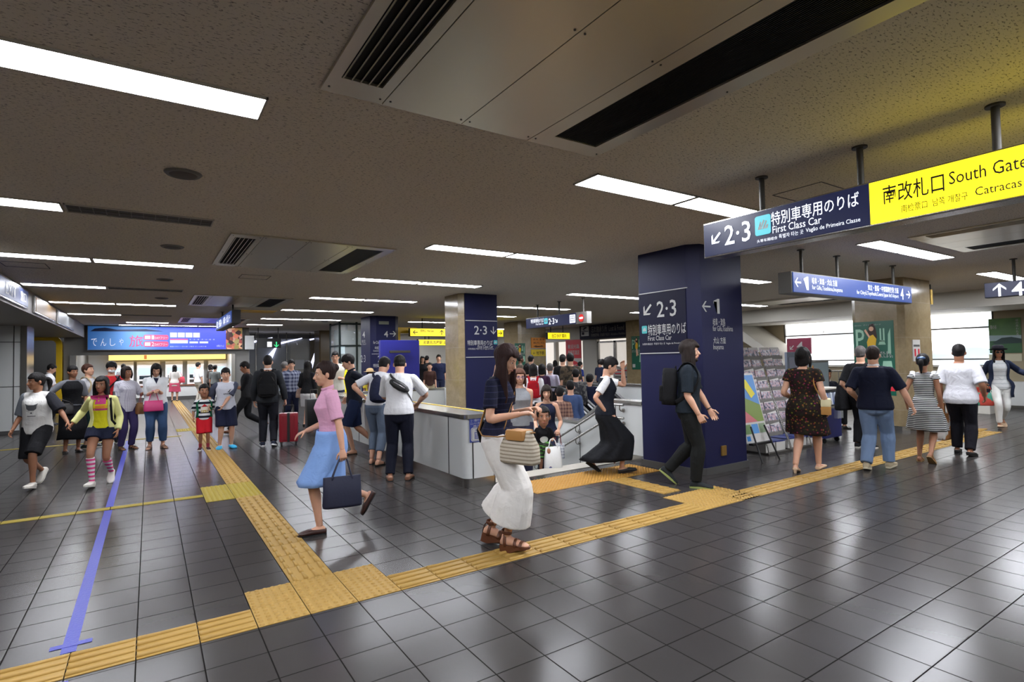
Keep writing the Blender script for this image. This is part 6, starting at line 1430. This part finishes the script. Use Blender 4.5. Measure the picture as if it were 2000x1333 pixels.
p.body(); p.top(cloth((196, 196, 200)), .0, .42, .016, .01); p.skirt(cloth((28, 50, 48)), .42, flare=.05); p.shoes('sneaker', cloth((60, 70, 70))); p.hair(hairm((64, 38, 28)), 'short', .05, vol=1.08); p.backpack(cloth((196, 176, 140)), 'beige rucksack with black straps behind the yellow cardigan girl', .13, .36, .13)
p = Person('boy with bowl haircut wearing a white face mask and grey waistcoat over red', **place(217, 866, rel=178, H=1.66), w=1., fem=False, head=(0, 0), skin_=LSK)
p.body(); p.top(cloth((196, 44, 50)), .0, .42, .014, .01); p.trousers(BLK, 1.); p.shoes('sneaker', BLK); p.hair(HB, 'short', .02, vol=1.16)
for sg, a0, a1 in ((1, -80, 58), (-1, 122, 260)): MB().loft([[p.tor(.50-.52*j/8, a0+(a1-a0)*i/10, .026) for i in range(11)] for j in range(9)], cap=False, closed=False).build('waistcoat', cloth((70, 70, 76)), p.root, 3, solid=.007)
MB().ball(p.hp(0, .052, -.06), (.058*p.hs, .05*p.hs, .04*p.hs), p.Hm, 16, 10).build('face_mask', M('mask_white', (226, 228, 230), .7), p.root, 3); p.cross_strap(p.root, BLK, 1, .0, .016, .04)
p = Person('man in white shirt reading his phone beside the yellow arch', **place(96, at=19.8, rel=100, top=712), w=1., fem=False, hr=(.08, .32, 1.15), hl=(-.02, .33, 1.13), head=(0, -24), skin_=LSK)
p.body(hands=(50, 50)); p.top(WHT, -.05, .5, .018, .01, collar=WHT); p.trousers(BLK, 1.); p.shoes('loafer', LB); p.hair(HB, 'short', .05, vol=1.06)
ph = p.own('mobile_phone', 'dark phone in the hands of the man by the yellow arch', 'phone'); MB().obox(p.palm[1]+V((0, .05, .03)), (.075, .012, .15), rotx(-40), .004).build('case', BLACK, ph)
# 9 people in the middle distance
p = Person('man in dark jacket and grey striped T-shirt striding left in front of the shutter', **place(483, 846, rel=-86, H=1.66), w=1.02, fem=False, **W('l', .36, .36, .2), hl=(-.02, .3, 1.08), hr=(.06, .3, 1.1), head=(-5, -18), skin_=DSK)
p.body(hands=(60, 60)); p.top(cloth((120, 120, 116), 'stripe', (60, 60, 62), (.03, .5)), -.04, .42, .016, .01); p.trousers(BLK, 1., .016); p.shoes('loafer', BRN); p.hair(HB, 'short', .04, vol=1.05)
mb = MB(); p.torso(mb, -.06, .50, .0); [p.arm(mb, i, 0, .6, .02, .01) for i in (0, 1)]; p.grow(mb, 'jacket_sleeves', BLK)
for sg, a0, a1 in ((1, -90, 60), (-1, 120, 270)): MB().loft([[p.tor(.50-.58*j/8, a0+(a1-a0)*i/10, .032) for i in range(11)] for j in range(9)], cap=False, closed=False).build('jacket', cloth((34, 34, 36)), p.root, 3, solid=.008)
p.backpack(cloth((26, 26, 28)), 'black rucksack on the man striding left in front of the shutter', .14, .38, .14)
p = Person('man in dark suit seen from behind with a black rucksack and white collar', **place(524, 872, rel=4, H=1.72), w=1.06, fem=False, fl_=(-.1, .05, .085, 0, -8), fr=(.1, -.12, .11, -15, 8), hr=(.30, .0, .86), hl=(-.24, .04, .86), skin_=LSK)
p.body(holds=(False, True)); p.top(cloth((40, 42, 46)), -.10, .97, .022, .012, .006, 'jacket', collar=WHT); p.trousers(cloth((28, 29, 36)), 1., .016, .012); p.shoes('sneaker', cloth((40, 44, 60)), M('sole_white', (220, 220, 220))); p.hair(HB, 'short', .05)
p.backpack(cloth((18, 18, 20)), 'large black rucksack on the back of the man in the dark suit', .17, .46, .17, .26)
sc = thing('suitcase', 'dark red hard shell suitcase pulled by the man in the dark suit', 'suitcase', p.mat @ p.wl(.36, -.02, 0)); sc.location.z = 0; sc.rotation_euler = (0, 0, p.root.rotation_euler.z); RS = M('suitcase_red', (128, 22, 36), .3, noise_bump=.02)
MB().box(-.17, .17, -.11, .11, .07, .62, bev=.035).build('shell', RS, sc, .9); mb = MB()
for x in (-.1, -.05, .05, .1): mb.box(x-.012, x+.012, -.118, .118, .12, .58, bev=.005)
mb.build('rib', RS, sc); MB().box(-.022, .022, -.121, .121, .07, .622, bev=.004).build('zip_band', BLACK, sc)
for x in (-.13, .13):
    for y in (-.08, .08): mb = MB().cyl((x-.012, y, .028), (x+.012, y, .028), .028, 12); mb.box(x-.018, x+.018, y-.02, y+.02, .035, .08); mb.build('wheel', BLACK, sc)
q = (p.mat @ p.palm[1]).z-.02; mb = MB().tube([(-.09, .02, .62), (-.09, .02, max(q, .72)), (.09, .02, max(q, .72)), (.09, .02, .62)], .008, 8); mb.build('pull_handle', DSTEEL, sc, .9)
p = Person('man in blue and white checked shirt standing behind the red suitcase', **place(569, at=15.0, rel=176, top=704), w=1., fem=False, skin_=LSK)
p.body(); p.top(cloth((150, 156, 176), 'plaid', (56, 62, 90), (.09, .5)), -.06, .5, .02, .012, collar=cloth((150, 156, 176))); p.trousers(NVY, 1.); p.shoes('sneaker', BLK); p.hair(HB, 'short', .03, vol=1.05)
p = Person('man in pale blue shirt partly hidden behind the man in the checked shirt', **place(556, at=16.3, rel=60, top=708), w=1., fem=False, skin_=DSK)
p.body(); p.top(cloth((176, 188, 206)), -.06, .5, .02, .01); p.trousers(BLK, 1.); p.shoes('sneaker', BLK); p.hair(HGR, 'short', .05)
p = Person('woman with long black hair in a black cardigan and white skirt by the counter', **place(601, at=14.3, rel=28, top=707), w=1., hl=(-.16, .2, 1.0), skin_=LSK)
p.body(); p.top(BLK, -.06, .95, .018, .01, .008, 'cardigan'); p.skirt(cloth((214, 212, 212)), .5, flare=.06, pleats=9, amp=.03); p.shoes('loafer', LB); p.hair(HB, 'long', .05, .38, 1.08)
p.bag('handbag', 'taupe handbag on the arm of the woman with long black hair', 'bag', p.wl(-.2, .1, .98), (.34, .13, .22), M('taupe_leather', (160, 132, 118), .5, noise_bump=.1), top_at=p.wl(-.17, .14, 1.1), ang=10)
tc = thing('suitcase', 'black suitcase standing beside the woman with long black hair', 'suitcase', (onY(615, 800, 13.2).x, 13.2, 0)); MB().box(-.2, .2, -.13, .13, .06, .74, bev=.03).build('shell', M('suitcase_black', (26, 27, 30), .4), tc, .9); MB().tube([(-.08, .08, .74), (-.08, .08, .95), (.08, .08, .95), (.08, .08, .74)], .008, 8).build('pull_handle', DSTEEL, tc, .9)
for x in (-.15, .15):
    for y in (-.09, .09): MB().cyl((x-.012, y, .03), (x+.012, y, .03), .03, 12).build('wheel', BLACK, tc)
p = Person('man in cream T-shirt standing with folded arms behind the pink shirt woman', **place(655, at=12.9, rel=172, top=688), w=1.05, fem=False, hl=(.12, .2, 1.15), hr=(-.12, .22, 1.12), head=(12, -8), skin_=LSK)
p.body(hands=(30, 30)); p.top(cloth((206, 202, 188)), -.06, .45, .02, .012); p.trousers(DKDENIM, 1.); p.shoes('sneaker', BLK); p.hair(HB, 'short', .045)
p = Person('young man in black polo shirt and navy shorts leaning against the white counter', **place(693, 886, rel=-100, H=1.70), w=1., fem=False, side=0, lean=6, fl_=(-.08, .04, .085, 0, -8), fr=(.08, -.34, .17, -42, 6), hl=(-.1, -.25, .98), el=(-.5, -1, .4), hr=(.3, .05, .95), head=(4, -16), skin_=LSK)
p.body(); p.top(cloth((20, 24, 34)), -.05, .42, .018, .01, collar=cloth((20, 24, 34))); p.trousers(cloth((26, 36, 64)), .5, .02, .03, 'shorts'); p.shoes('flip', M('flip_brown', (60, 40, 30), .5)); p.hair(HB, 'short', .03, vol=1.1)
p = Person('man in white T-shirt and cropped jeans leaning forward with a hand on his hip', **place(738, 905, rel=22, H=1.70), w=1., fem=False, lean=30, fl_=(-.08, -.05, .085, 0, -8), fr=(.1, -.22, .095, -4, 8), hl=(-.22, .02, 1.02), el=(-1, -.2, .25), hr=(.14, .52, 1.08), er=(.7, -.3, -.4), head=(14, -8), skin_=LSK)
p.body(); p.top(cloth((214, 214, 218)), -.02, .40, .018, .006, .012); p.trousers(cloth((92, 104, 122)), .84, .02, .0, 'jeans'); p.shoes('flip', LB); p.hair(HB, 'short', .05, vol=1.04)
b = p.own('sling_bag', 'large dark navy sling bag on the back of the leaning man in cropped jeans', 'bag'); c0 = p.tor(.16, 285, .03); rr = []
for z, g in ((-.5, .75), (-.45, .95), (-.2, 1.), (.15, .8), (.4, .42), (.5, .16)): rr.append([c0+p.B @ (V((.14*g*cos(a)+.02-.10*z, -.07+.075*g*sin(a), z*.46))*p.k) for a in [2*pi*i/18 for i in range(18)]])
MB().loft(rr).build('pack', NVY, b, .9); p.cross_strap(b, NVY, 1, .05, .022, .03)
p = Person('man in white T-shirt and dark jeans with a waist bag worn across his back', **place(781, 936, rel=6, H=1.68), w=1.06, fem=False, lean=20, fl_=(-.12, -.08, .085, 0, -10), fr=(.12, -.08, .085, 0, 10), hl=(-.1, .46, 1.02), hr=(.24, .38, 1.0), el=(-.8, -.4, -.3), er=(.9, -.4, -.2), head=(-4, -14), skin_=LSK)
p.body(); p.top(cloth((222, 222, 224)), -.04, .42, .022, .01, .014); p.trousers(cloth((26, 28, 42)), 1., .016, .014, 'jeans'); p.shoes('loafer', M('shoe_tan', (132, 92, 70), .5)); p.hair(HB, 'short', .05)
b = p.own('waist_bag', 'black waist bag slung diagonally across the back of the white T-shirt man', 'bag'); c0 = p.tor(.30, 275, .02); R2 = p.B @ roty(32); rr = []
for x, g in ((-.5, .25), (-.44, .6), (-.2, .98), (.1, 1.), (.36, .75), (.5, .3)): rr.append([c0+R2 @ (V((x*.30, -.028+.036*g*sin(a), .062*g*cos(a)))*p.k) for a in [2*pi*i/16 for i in range(16)]])
MB().loft(rr).build('pouch', M('black_nylon', (26, 26, 29), .45, noise_bump=.2), b, .9); P = [c0+R2 @ (V((x, -.068, .0))*p.k) for x in (-.09, 0, .09)]; MB().tube(P, .006, 8).build('zip', M('zip_silver', (190, 190, 192), .3, .8), b, 3); p.cross_strap(b, M('black_nylon', (26, 26, 29)), 1, .12, .016, .026)
p = Person('woman in a sun hat and yellow top beside the far navy column', **place(722, at=14.2, rel=170, top=724), w=1., skin_=DSK)
p.body(); p.top(cloth((196, 176, 60)), -.04, .4); p.skirt(BLK, .45); p.shoes('loafer', LB); p.hair(HB, 'bob', .03); mb = MB(); mb.tube([p.hp(0, 0, .06), p.hp(0, 0, .07), p.hp(0, 0, .075), p.hp(0, -.005, .14), p.hp(0, -.008, .155)], [.15, .16, .1, .085, .05], 20); mb.build('sun_hat', cloth((206, 176, 130)), p.root, .9)
# 10 people on the stairs and escalators
p = Person('woman in glasses and grey sleeveless top coming up the stairs behind the culottes woman', **dict(place(1014, at=6.75, rel=176, H=1.72, z=-.31)), w=1., hl=(-.06, .24, 1.12), hr=(.2, .1, .9), head=(-6, -4), skin_=LSK)
p.body(hands=(50, 25)); p.top(cloth((128, 130, 134)), -.04, 0, .016, .012); p.trousers(cloth((46, 46, 66)), 1.); p.shoes('loafer', LB); p.hair(hairm((74, 44, 30)), 'bob', .05, vol=1.03)
g_ = MB()
for sx in (-1, 1): g_.tube([p.hp(sx*.032+.024*cos(a*pi/8), .1, .002+.017*sin(a*pi/8)) for a in range(16)], .0025, 6, closed=True); g_.tube([p.hp(sx*.056, .098, .005), p.hp(sx*.078, .0, .01)], .002, 6)
g_.tube([p.hp(-.008, .102, .004), p.hp(.008, .102, .004)], .002, 6); g_.build('glasses', M('glasses_purple', (70, 60, 130), .3), p.root, 3)
p = Person('woman in navy vest top climbing the stairs behind the small boy', **place(1066, at=7.05, rel=184, H=1.60, z=-.465), w=.98, hr=(.16, .14, .96), hl=(-.2, .2, .98), head=(-4, -8), skin_=LSK, fl_=(-.09, .2, .24, 0, -6))
p.body(holds=(True, False)); p.top(NVY, -.04, 0, .012, .008, neck=.47); p.trousers(DKDENIM, 1.); p.shoes('loafer', LB); p.hair(HDB, 'bob', .028)
p.bag('tote_bag', 'small white and navy checked bag held by the woman in the navy vest top', 'bag', p.palm[0]+V((0, .0, -.15)), (.20, .07, .24), cloth((214, 216, 220), 'plaid', (40, 52, 96), (.045, .22)), top_at=p.palm[0], hmat=M('red_handle', (120, 30, 34), .5), taper=1.)
p = Person('small boy in black T-shirt stepping up onto the top of the stairs', **place(1058, at=6.52, rel=172, H=.93, z=-.155), w=1., fem=False, fl_=(-.1, .32, .42, 4, -8), fr=(.1, 0, .085), dz=-.0, lean=10, hl=(-.24, .24, 1.12), hr=(.24, .2, 1.0), head=(0, 8), skin_=DSK)
p.body(holds=(True, False)); p.top(BLK, -.05, .5, .02, .012); p.decal([[(.06*cos(a*pi/8), .05*sin(a*pi/8)) for a in range(16)]], cloth((206, 204, 200)), 'white_print', .2); p.trousers(cloth((50, 56, 46), 'stripe', (96, 170, 70), (.05, .2)), .42, .03, .03, 'shorts'); p.shoes('sandal', M('sandal_blue', (28, 70, 150), .5)); p.hair(HB, 'short', .05)
p.bag('carrier_bag', 'white plastic carrier bag held by the small boy on the stairs', 'bag', p.palm[0]+V((0, .02, -.09)), (.26, .14, .36), M('white_plastic', (228, 228, 226), .4, noise_bump=.3, nscale=20), top_at=p.palm[0], taper=.85)
def rider(label, px, at, top, z, topmat, botmat, hairk, hm=None, rel=0., fem=False, w=1., sleeve=.42, skin_=LSK, H=None, hem=-.05, bot='t', hl=None, vol=1.03, collar=None, head=(0, 0), ln=.25):
    p = Person(label, **place(px, at=at, rel=rel, top=top, z=z, H=H), w=w, fem=fem, skin_=skin_, hl=hl, head=head)
    p.body(face=(rel > 60)); p.top(topmat, hem, sleeve, .018, .012, collar=collar)
    if bot == 't': p.trousers(botmat, 1.)
    else: p.skirt(botmat, .45, flare=.06)
    p.shoes('loafer', LB)
    if hairk: p.hair(hm or HB, hairk, .05, ln, vol)
    return p
p = rider('girl in white T-shirt with a red rucksack riding the escalator', 1041, 9.05, 713, -.17, WHT, DKDENIM, 'bob', rel=2, fem=True); p.backpack(cloth((160, 20, 30)), 'red rucksack on the girl in white riding the escalator', .13, .36, .13)
rider('man in blue denim jacket riding the escalator below the queue', 1113, 8.46, 745, -.51, cloth((66, 84, 122)), BLK, 'short', sleeve=.95)
rider('person in brown checked shirt lowest on the escalator', 1092, 8.35, 757, -.6, cloth((150, 116, 100), 'plaid', (86, 60, 60), (.07, .4)), BLK, 'short', rel=12, sleeve=.5)
p = rider('man with short grey and black patterned jacket near the top of the escalator', 1124, 9.05, 722, -.17, cloth((54, 54, 58), 'blotch', (96, 94, 92), (14., .5)), BLK, 'short', rel=6, sleeve=.95)
rider('man in brown camouflage shirt standing at the head of the escalator', 1114, 9.75, 692, 0, cloth((88, 76, 62), 'blotch', (52, 48, 42), (12., .5)), cloth((60, 56, 46)), 'short', rel=-4, sleeve=.45, vol=1.1)
rider('man in black suit standing in the queue past the escalator', 1099, 10.6, 694, 0, BLK, BLK, 'short', rel=10, sleeve=.97)
p = rider('bald man in pale lilac shirt in the queue past the escalator', 1074, 10.15, 711, 0, cloth((200, 196, 216)), cloth((60, 60, 70)), None, rel=8, sleeve=.5, collar=cloth((200, 196, 216)))
p.hair(HGR, 'short', .2, .1)
rider('woman in dark purple jacket in the queue past the escalator', 1058, 9.95, 713, 0, cloth((58, 34, 58)), BLK, 'bob', rel=5, fem=True, sleeve=.95)
rider('woman in black jacket at the left end of the escalator queue', 1029, 10.0, 712, 0, BLK, BLK, 'bob', rel=-3, fem=True, w=1.12, sleeve=.95)
rider('man in white shirt with a blue strap farther along the queue', 1037, 12.6, 695, 0, WHT, NVY, 'short', rel=28)
rider('woman with dark skin facing right beside the far marble column', 1016, 13.6, 695, 0, cloth((80, 70, 60)), BLK, 'short', rel=70, fem=True, skin_=(96, 66, 50))
rider('person in white top at the bright shop front', 1084, 16.5, 705, 0, WHT, DENIM, 'bob', rel=20, fem=True)
rider('man in royal blue shirt beside the glass door post', 1133, 15.5, 708, 0, cloth((40, 54, 116)), BLK, 'short', rel=60)
rider('child in navy T-shirt on the second escalator', 1151, 9.15, 733, -.12, NVY, BLK, 'short', rel=15)
rider('man in dark blue shirt by the glass doors behind the vest dress woman', 1172, 14.2, 703, 0, cloth((40, 46, 70)), BLK, 'short', rel=40)
# far hall
rider('man in navy polo shirt facing the viewer beyond the white parapet', 857, 17.2, 694, 0, cloth((26, 32, 58)), NVY, 'short', rel=175, w=1.05)
rider('boy in brown and black shirt left of the man in the navy polo', 839, 16.4, 705, 0, cloth((62, 40, 34)), cloth((150, 136, 110)), 'short', rel=178, w=.9, H=1.5)
rider('person in black with long hair beside the blue board in the far hall', 825, 18.5, 697, 0, BLK, BLK, 'long', rel=160, fem=True)
rider('person in dark clothes seen behind the boy in the far hall', 834, 21.0, 696, 0, cloth((40, 40, 44)), BLK, 'short', rel=20)
# ticket hall customers
p = rider('woman in white tunic and pink skirt at the ticket counter', 341, 28.6, 714, 0, cloth((232, 228, 222)), cloth((226, 96, 128)), 'long', rel=5, fem=True, hem=-.2, bot='s'); p.bag('handbag', 'pink handbag of the woman at the ticket counter', 'bag', p.wl(.24, .05, 1.15), (.34, .14, .26), M('coral_leather', (216, 60, 84), .5), top_at=p.wl(.2, .02, 1.36))
rider('man in white shirt and beige trousers buying a ticket', 387, 26.4, 709, 0, WHT, cloth((196, 190, 178)), 'short', rel=55)
rider('person in grey T-shirt waiting at the right end of the ticket hall', 420, 25.6, 714, 0, cloth((112, 116, 114)), NVY, 'short', rel=25)
rider('second person at the right end of the ticket hall, half hidden', 411, 26.8, 713, 0, cloth((74, 66, 62)), BLK, 'bob', rel=60, fem=True)
rider('person in white at the ticket machine behind the masked boy', 241, 28.2, 712, 0, WHT, BLK, 'short', rel=15)
# 11 woman in the vest dress
p = Person('woman in long black vest dress over a white T-shirt walking right with an umbrella', **place(1186, 924, rel=84, H=1.60), w=.98, **W('r', .2, .2, .16), hr=(.17, -.02, .90), hl=(-.06, .27, 1.50), el=(-.2, .5, -1), head=(0, -22), lean=3, skin_=LSK)
p.body(holds=(False, True)); p.top(WHT, .2, .36, .012, .0, .014)
mb = MB(); p.torso(mb, -.04, .49, .026, .01); p.grow(mb, 'vest_bodice', cloth((24, 27, 36))); p.skirt(cloth((20, 21, 25)), .20, 'long_skirt', .06, .026, .10, 8, .05, sway=(0, -.04)); p.shoes('loafer', M('shoe_black', (18, 18, 20), .6)); p.hair(HB, 'short', .05, vol=1.08); MB().ball(p.hp(0, -.13, .01), (.035, .04, .045), p.Hm).build('hair_bun', HB, p.root, 3)
um = p.own('umbrella', 'folded pink and teal umbrella with a curved wooden handle held by the vest dress woman', 'umbrella'); c = p.palm[1]; tip = c+V((.03, .07, -.68))*1.0; d = (tip-c)
P, R = crspline([c+V((0, -.06, -.03)), c+V((0, -.05, .03)), c+V((0, .0, .05)), c+V((0, .025, .0)), c+d*.15], [.011]*5, 4); MB().tube(P, R, 10).build('handle', M('wood_handle', (170, 112, 50), .4), um, 3)
MB().tube([c+d*.15, c+d*.2, c+d*.38], [.022, .034, .036], 12).build('upper_canopy', cloth((36, 74, 84)), um, 3); MB().tube([c+d*.38, c+d*.6, c+d*.93], [.036, .034, .010], 12).build('canopy', cloth((188, 150, 160)), um, 3); MB().tube([c+d*.93, c+d], .004, 8).build('tip', STEEL, um, 3)
# 12 long haired man
p = Person('long haired bearded man in black shirt and trousers walking right past the navy column', **place(1349, 950, rel=92, H=1.71), w=1.05, fem=False, fr=(.08, .06, .085, 0, 6), fl_=(-.08, -.26, .18, -40, -6), dz=.025, hr=(.22, .12, .88), hl=(-.2, .24, .90), head=(0, 0), lean=3, skin_=LSK)
p.body(holds=(False, True)); p.top(cloth((26, 34, 42)), -.06, .42, .02, .012); p.trousers(cloth((24, 26, 26)), 1., .018, .014); p.shoes('sneaker', cloth((40, 44, 46)), M('sole_lime', (150, 160, 90), .6)); p.hair(hairm((34, 26, 23)), 'long', .05, .19, 1.16); MB().ball(p.hp(0, .06, -.1), (.034, .03, .028), p.Hm).build('beard', HDB, p.root, 3)
p.backpack(cloth((20, 20, 22)), 'black rucksack on the long haired man', .15, .44, .18, .24); d_ = (p.wri[0]-p.elb[0]).normalized(); MB().tube([p.wri[0]-d_*.02, p.wri[0]-d_*.01], .033, 12).build('wristband', BLACK, p.root, 3)
# 13 woman in the floral dress
p = Person('woman with black bob in a dark floral dress walking away beside the brochure racks', **place(1576, 922, rel=14, H=1.63), w=1.2, fl_=(-.1, -.16, .11, -14, -8), fr=(.1, .22, .095, 4, 8), hr=(.27, .04, .86), hl=(-.2, .16, 1.0), head=(8, 0), skin_=LSK)
p.body(holds=(False, True)); FL = cloth((34, 24, 22), 'floral', (150, 66, 50), (26.,))
mb = MB(); p.torso(mb, -.06, .50, .02, .01); [p.arm(mb, i, 0, .22, .016, .01) for i in (0, 1)]; o = p.grow(mb, 'dress_bodice', FL); p.tbvh(o); p.skirt(FL, .52, 'dress_skirt', .03, .022, .05, 6, .02); p.shoes('pump', M('shoe_beige', (196, 166, 136), .5)); p.hair(HB, 'bob', .05, vol=1.1)
b = p.own('shoulder_bag', 'cream and straw box bag hanging at the hip of the floral dress woman', 'bag'); c = p.wl(.25, .07, .92); MB().obox(c+V((0, 0, .04)), (.12, .26, .10), rotz(12), .02).build('flap', M('cream_leather', (214, 204, 164), .5), b, .7); MB().obox(c+V((0, 0, -.06)), (.12, .27, .11), rotz(12), .02).build('straw_body', M('straw', (176, 128, 66), .8, noise_bump=.8, nscale=120), b, .7); MB().obox(c+V((.065, .0, .04)), (.012, .05, .05), rotz(12), .005).build('clasp', OFFW, b, .7); P, R = crspline([c+V((0, .1, .09)), p.tor(.2, 35, .05), p.spine(.5)+V((.11, .03, .045)), p.tor(.3, 318, .04), c+V((-.02, -.1, .09))], [(.012, .004)]*5, 5); MB().tube(P, R, 8).build('strap', M('straw', (176, 128, 66)), b, 3)
# 14 balding man, grey haired man, girl, man in white T-shirt
pos_g = fl(1813, 903)
p = Person('balding man in navy polo shirt with white trim and pale jeans walking away', **place(1714, 918, rel=12, H=1.64), w=1.16, fem=False, fr=(.1, .2, .10, 6, 8), fl_=(-.1, -.14, .105, -12, -6), hr=(.42, .12, .86), hl=(-.24, .1, .98), er=(.6, -.6, .3), skin_=LSK)
p.body(holds=(False, True)); p.top(cloth((18, 22, 40)), -.08, .42, .022, .016, .014, collar=WHT); p.trousers(cloth((108, 128, 158)), 1., .02, .014, 'jeans'); p.shoes('sneaker', cloth((170, 156, 130)), M('sole_beige', (196, 186, 160))); p.hair(HDB, 'short', .11)
for i in (0, 1): a, b_ = p.sh[i].lerp(p.elb[i], .82), p.sh[i].lerp(p.elb[i], .90); MB().tube([a, b_], .063*p.k, 14).build('sleeve_trim', WHT, p.root, 3)
p = Person('grey haired man in black clothes half hidden behind the balding man', **place(1688, 876, rel=16, H=1.66), w=1.05, fem=False, hl=(-.26, .05, .9), skin_=LSK)
p.body(holds=(True, False)); p.top(BLK, -.06, .45, .02, .012); p.trousers(BLK, 1., .018); p.shoes('sneaker', BLK); p.hair(HGR, 'short', .06); p.bag('shoulder_bag', 'big black bag at the left side of the grey haired man', 'bag', p.wl(-.28, .0, 1.06), (.36, .16, .42), cloth((20, 20, 23)), top_at=p.wl(-.22, 0, 1.36), ang=75)
p = Person('girl with a ponytail in a black and white striped dress walking away', **place(1811, 902, rel=10, H=1.52), w=.95, fl_=(-.09, -.04, .085, 0, -6), fr=(.09, -.22, .16, -36, 6), hl=(-.24, .02, .9), hr=(.21, .05, .84), skin_=DSK)
p.body(holds=(True, False)); ST = cloth((206, 206, 204), 'stripe', (30, 30, 34), (.026, .5)); p.top(ST, -.02, .12, .012, .0, name='dress_bodice'); p.skirt(ST, .50, 'dress_skirt', .11, .012, .10, 9, .05); p.shoes('sandal', M('sandal_tan', (150, 116, 70), .5)); p.hair(HB, 'pony', .05, .15)
for i in (0, 1): MB().tube([p.spine(.48).lerp(p.sh[i], .7)+p.B @ V((0, -.06, -.02)), p.spine(.49).lerp(p.sh[i], .95)+V((0, 0, .055)), p.spine(.48).lerp(p.sh[i], .7)+p.B @ V((0, .06, -.02))], [(.006, .02), (.035, .02), (.006, .02)], 10, up=(0, 0, 1)).build('shoulder_frill', WHT, p.root, 3)
MB().ball(p.hp(0, -.115, .06), (.05, .014, .022), p.Hm, 12, 8).build('hair_clip', M('clip_blue', (120, 150, 196), .2, .5), p.root, 3)
p = Person('man in plain white T-shirt and black jeans walking away at the right', **place(1882, 889, rel=10, H=1.65), w=1.12, fem=False, fr=(.1, -.1, .10, -8, 10), fl_=(-.1, .14, .09, 2, -6), hl=(-.26, .06, .86), hr=(.27, .1, .92), skin_=DSK)
p.body(holds=(True, False)); p.top(cloth((220, 220, 226)), -.12, .46, .026, .02, .02); p.trousers(cloth((24, 23, 30)), 1., .018, .014, 'jeans'); p.shoes('loafer', LB); p.hair(HB, 'short', .05)
p.bag('shopping_bag', 'brown and white paper shopping bag held by the man in the white T-shirt', 'bag', p.palm[0]+V((0, .0, -.16)), (.32, .12, .40), cloth((166, 112, 64), 'blotch', (196, 190, 184), (4., .52)), top_at=p.palm[0], ang=80, taper=1., rnd=.3)
p = Person('woman in a dark hat and navy cardigan over white trousers walking at the right edge', **place(1956, 836, rel=168, H=1.66), w=.98, **W('r', .22, .24, .17), hl=(-.42, .1, 1.1), hr=(.24, .08, .9), head=(-4, -4), skin_=DSK)
p.body(); p.top(cloth((206, 208, 208), 'stripe', (186, 190, 192), (.08, .3)), -.10, 0, .018, .02); p.trousers(cloth((222, 222, 218)), .93, .01, .004); p.shoes('pump', M('shoe_beige', (196, 166, 136))); p.hair(HB, 'long', .03, .22)
CN = cloth((30, 38, 60)); mb = MB(); [p.arm(mb, i, 0, .95, .016, .01) for i in (0, 1)]; p.grow(mb, 'cardigan_sleeves', CN)
for sg, a0, a1 in ((1, -90, 48), (-1, 132, 270)): MB().loft([[p.tor(.50-.75*j/10, a0+(a1-a0)*i/10, .032+.006*j*(1 if j > 5 else 0)) for i in range(11)] for j in range(11)], cap=False, closed=False).build('cardigan_front', CN, p.root, 3, solid=.008)
MB().tube([p.hp(0, 0, .055), p.hp(0, 0, .062), p.hp(0, -.003, .07), p.hp(0, -.006, .135), p.hp(0, -.008, .15)], [.135, .145, .098, .088, .06], 22).build('hat', cloth((24, 22, 30)), p.root, .9)
MB().ball(p.hp(-.032, .092, .004), (.026, .008, .02), p.Hm, 12, 8).ball(p.hp(.032, .092, .004), (.026, .008, .02), p.Hm, 12, 8).build('sunglasses', M('dark_lens', (16, 14, 16), .1), p.root, 3)
p.bag('shopping_bag', 'colourful patterned bag carried by the woman in the dark hat', 'bag', p.palm[1]+V((.03, .0, -.12)), (.36, .14, .26), cloth((196, 80, 70), 'blotch', (80, 150, 130), (5., .5)), top_at=p.palm[1], ang=10)
# 15 attendant seated behind the cart
at_ = onY(1617, 800, 6.15)
p = Person('attendant in dark jacket seated behind the flyer cart', pos=(at_.x, at_.y), heading=az(at_)+150, H=1.66, w=1.02, fem=False, dz=-.44, fl_=(-.1, .42, .085), fr=(.1, .42, .085), hl=(-.12, .34, .8), hr=(.12, .34, .8), head=(0, -8), skin_=DSK)
p.body(); p.top(cloth((30, 33, 44)), .0, .95, .02, .006, .006, 'jacket', collar=WHT); p.trousers(BLK, 1.); p.shoes('loafer', LB); p.hair(HB, 'short', .05)
so = thing('stool', 'grey stool under the seated attendant', 'stool', (at_.x, at_.y, 0)); MB().tube([(0, 0, .34), (0, 0, .38)], .17, 20).build('seat', DGREY, so, .6)
for k in range(4): MB().cyl((.1*cos(k*pi/2), .1*sin(k*pi/2), .34), (.17*cos(k*pi/2), .17*sin(k*pi/2), 0), .012, 8).build('leg', STEEL, so)
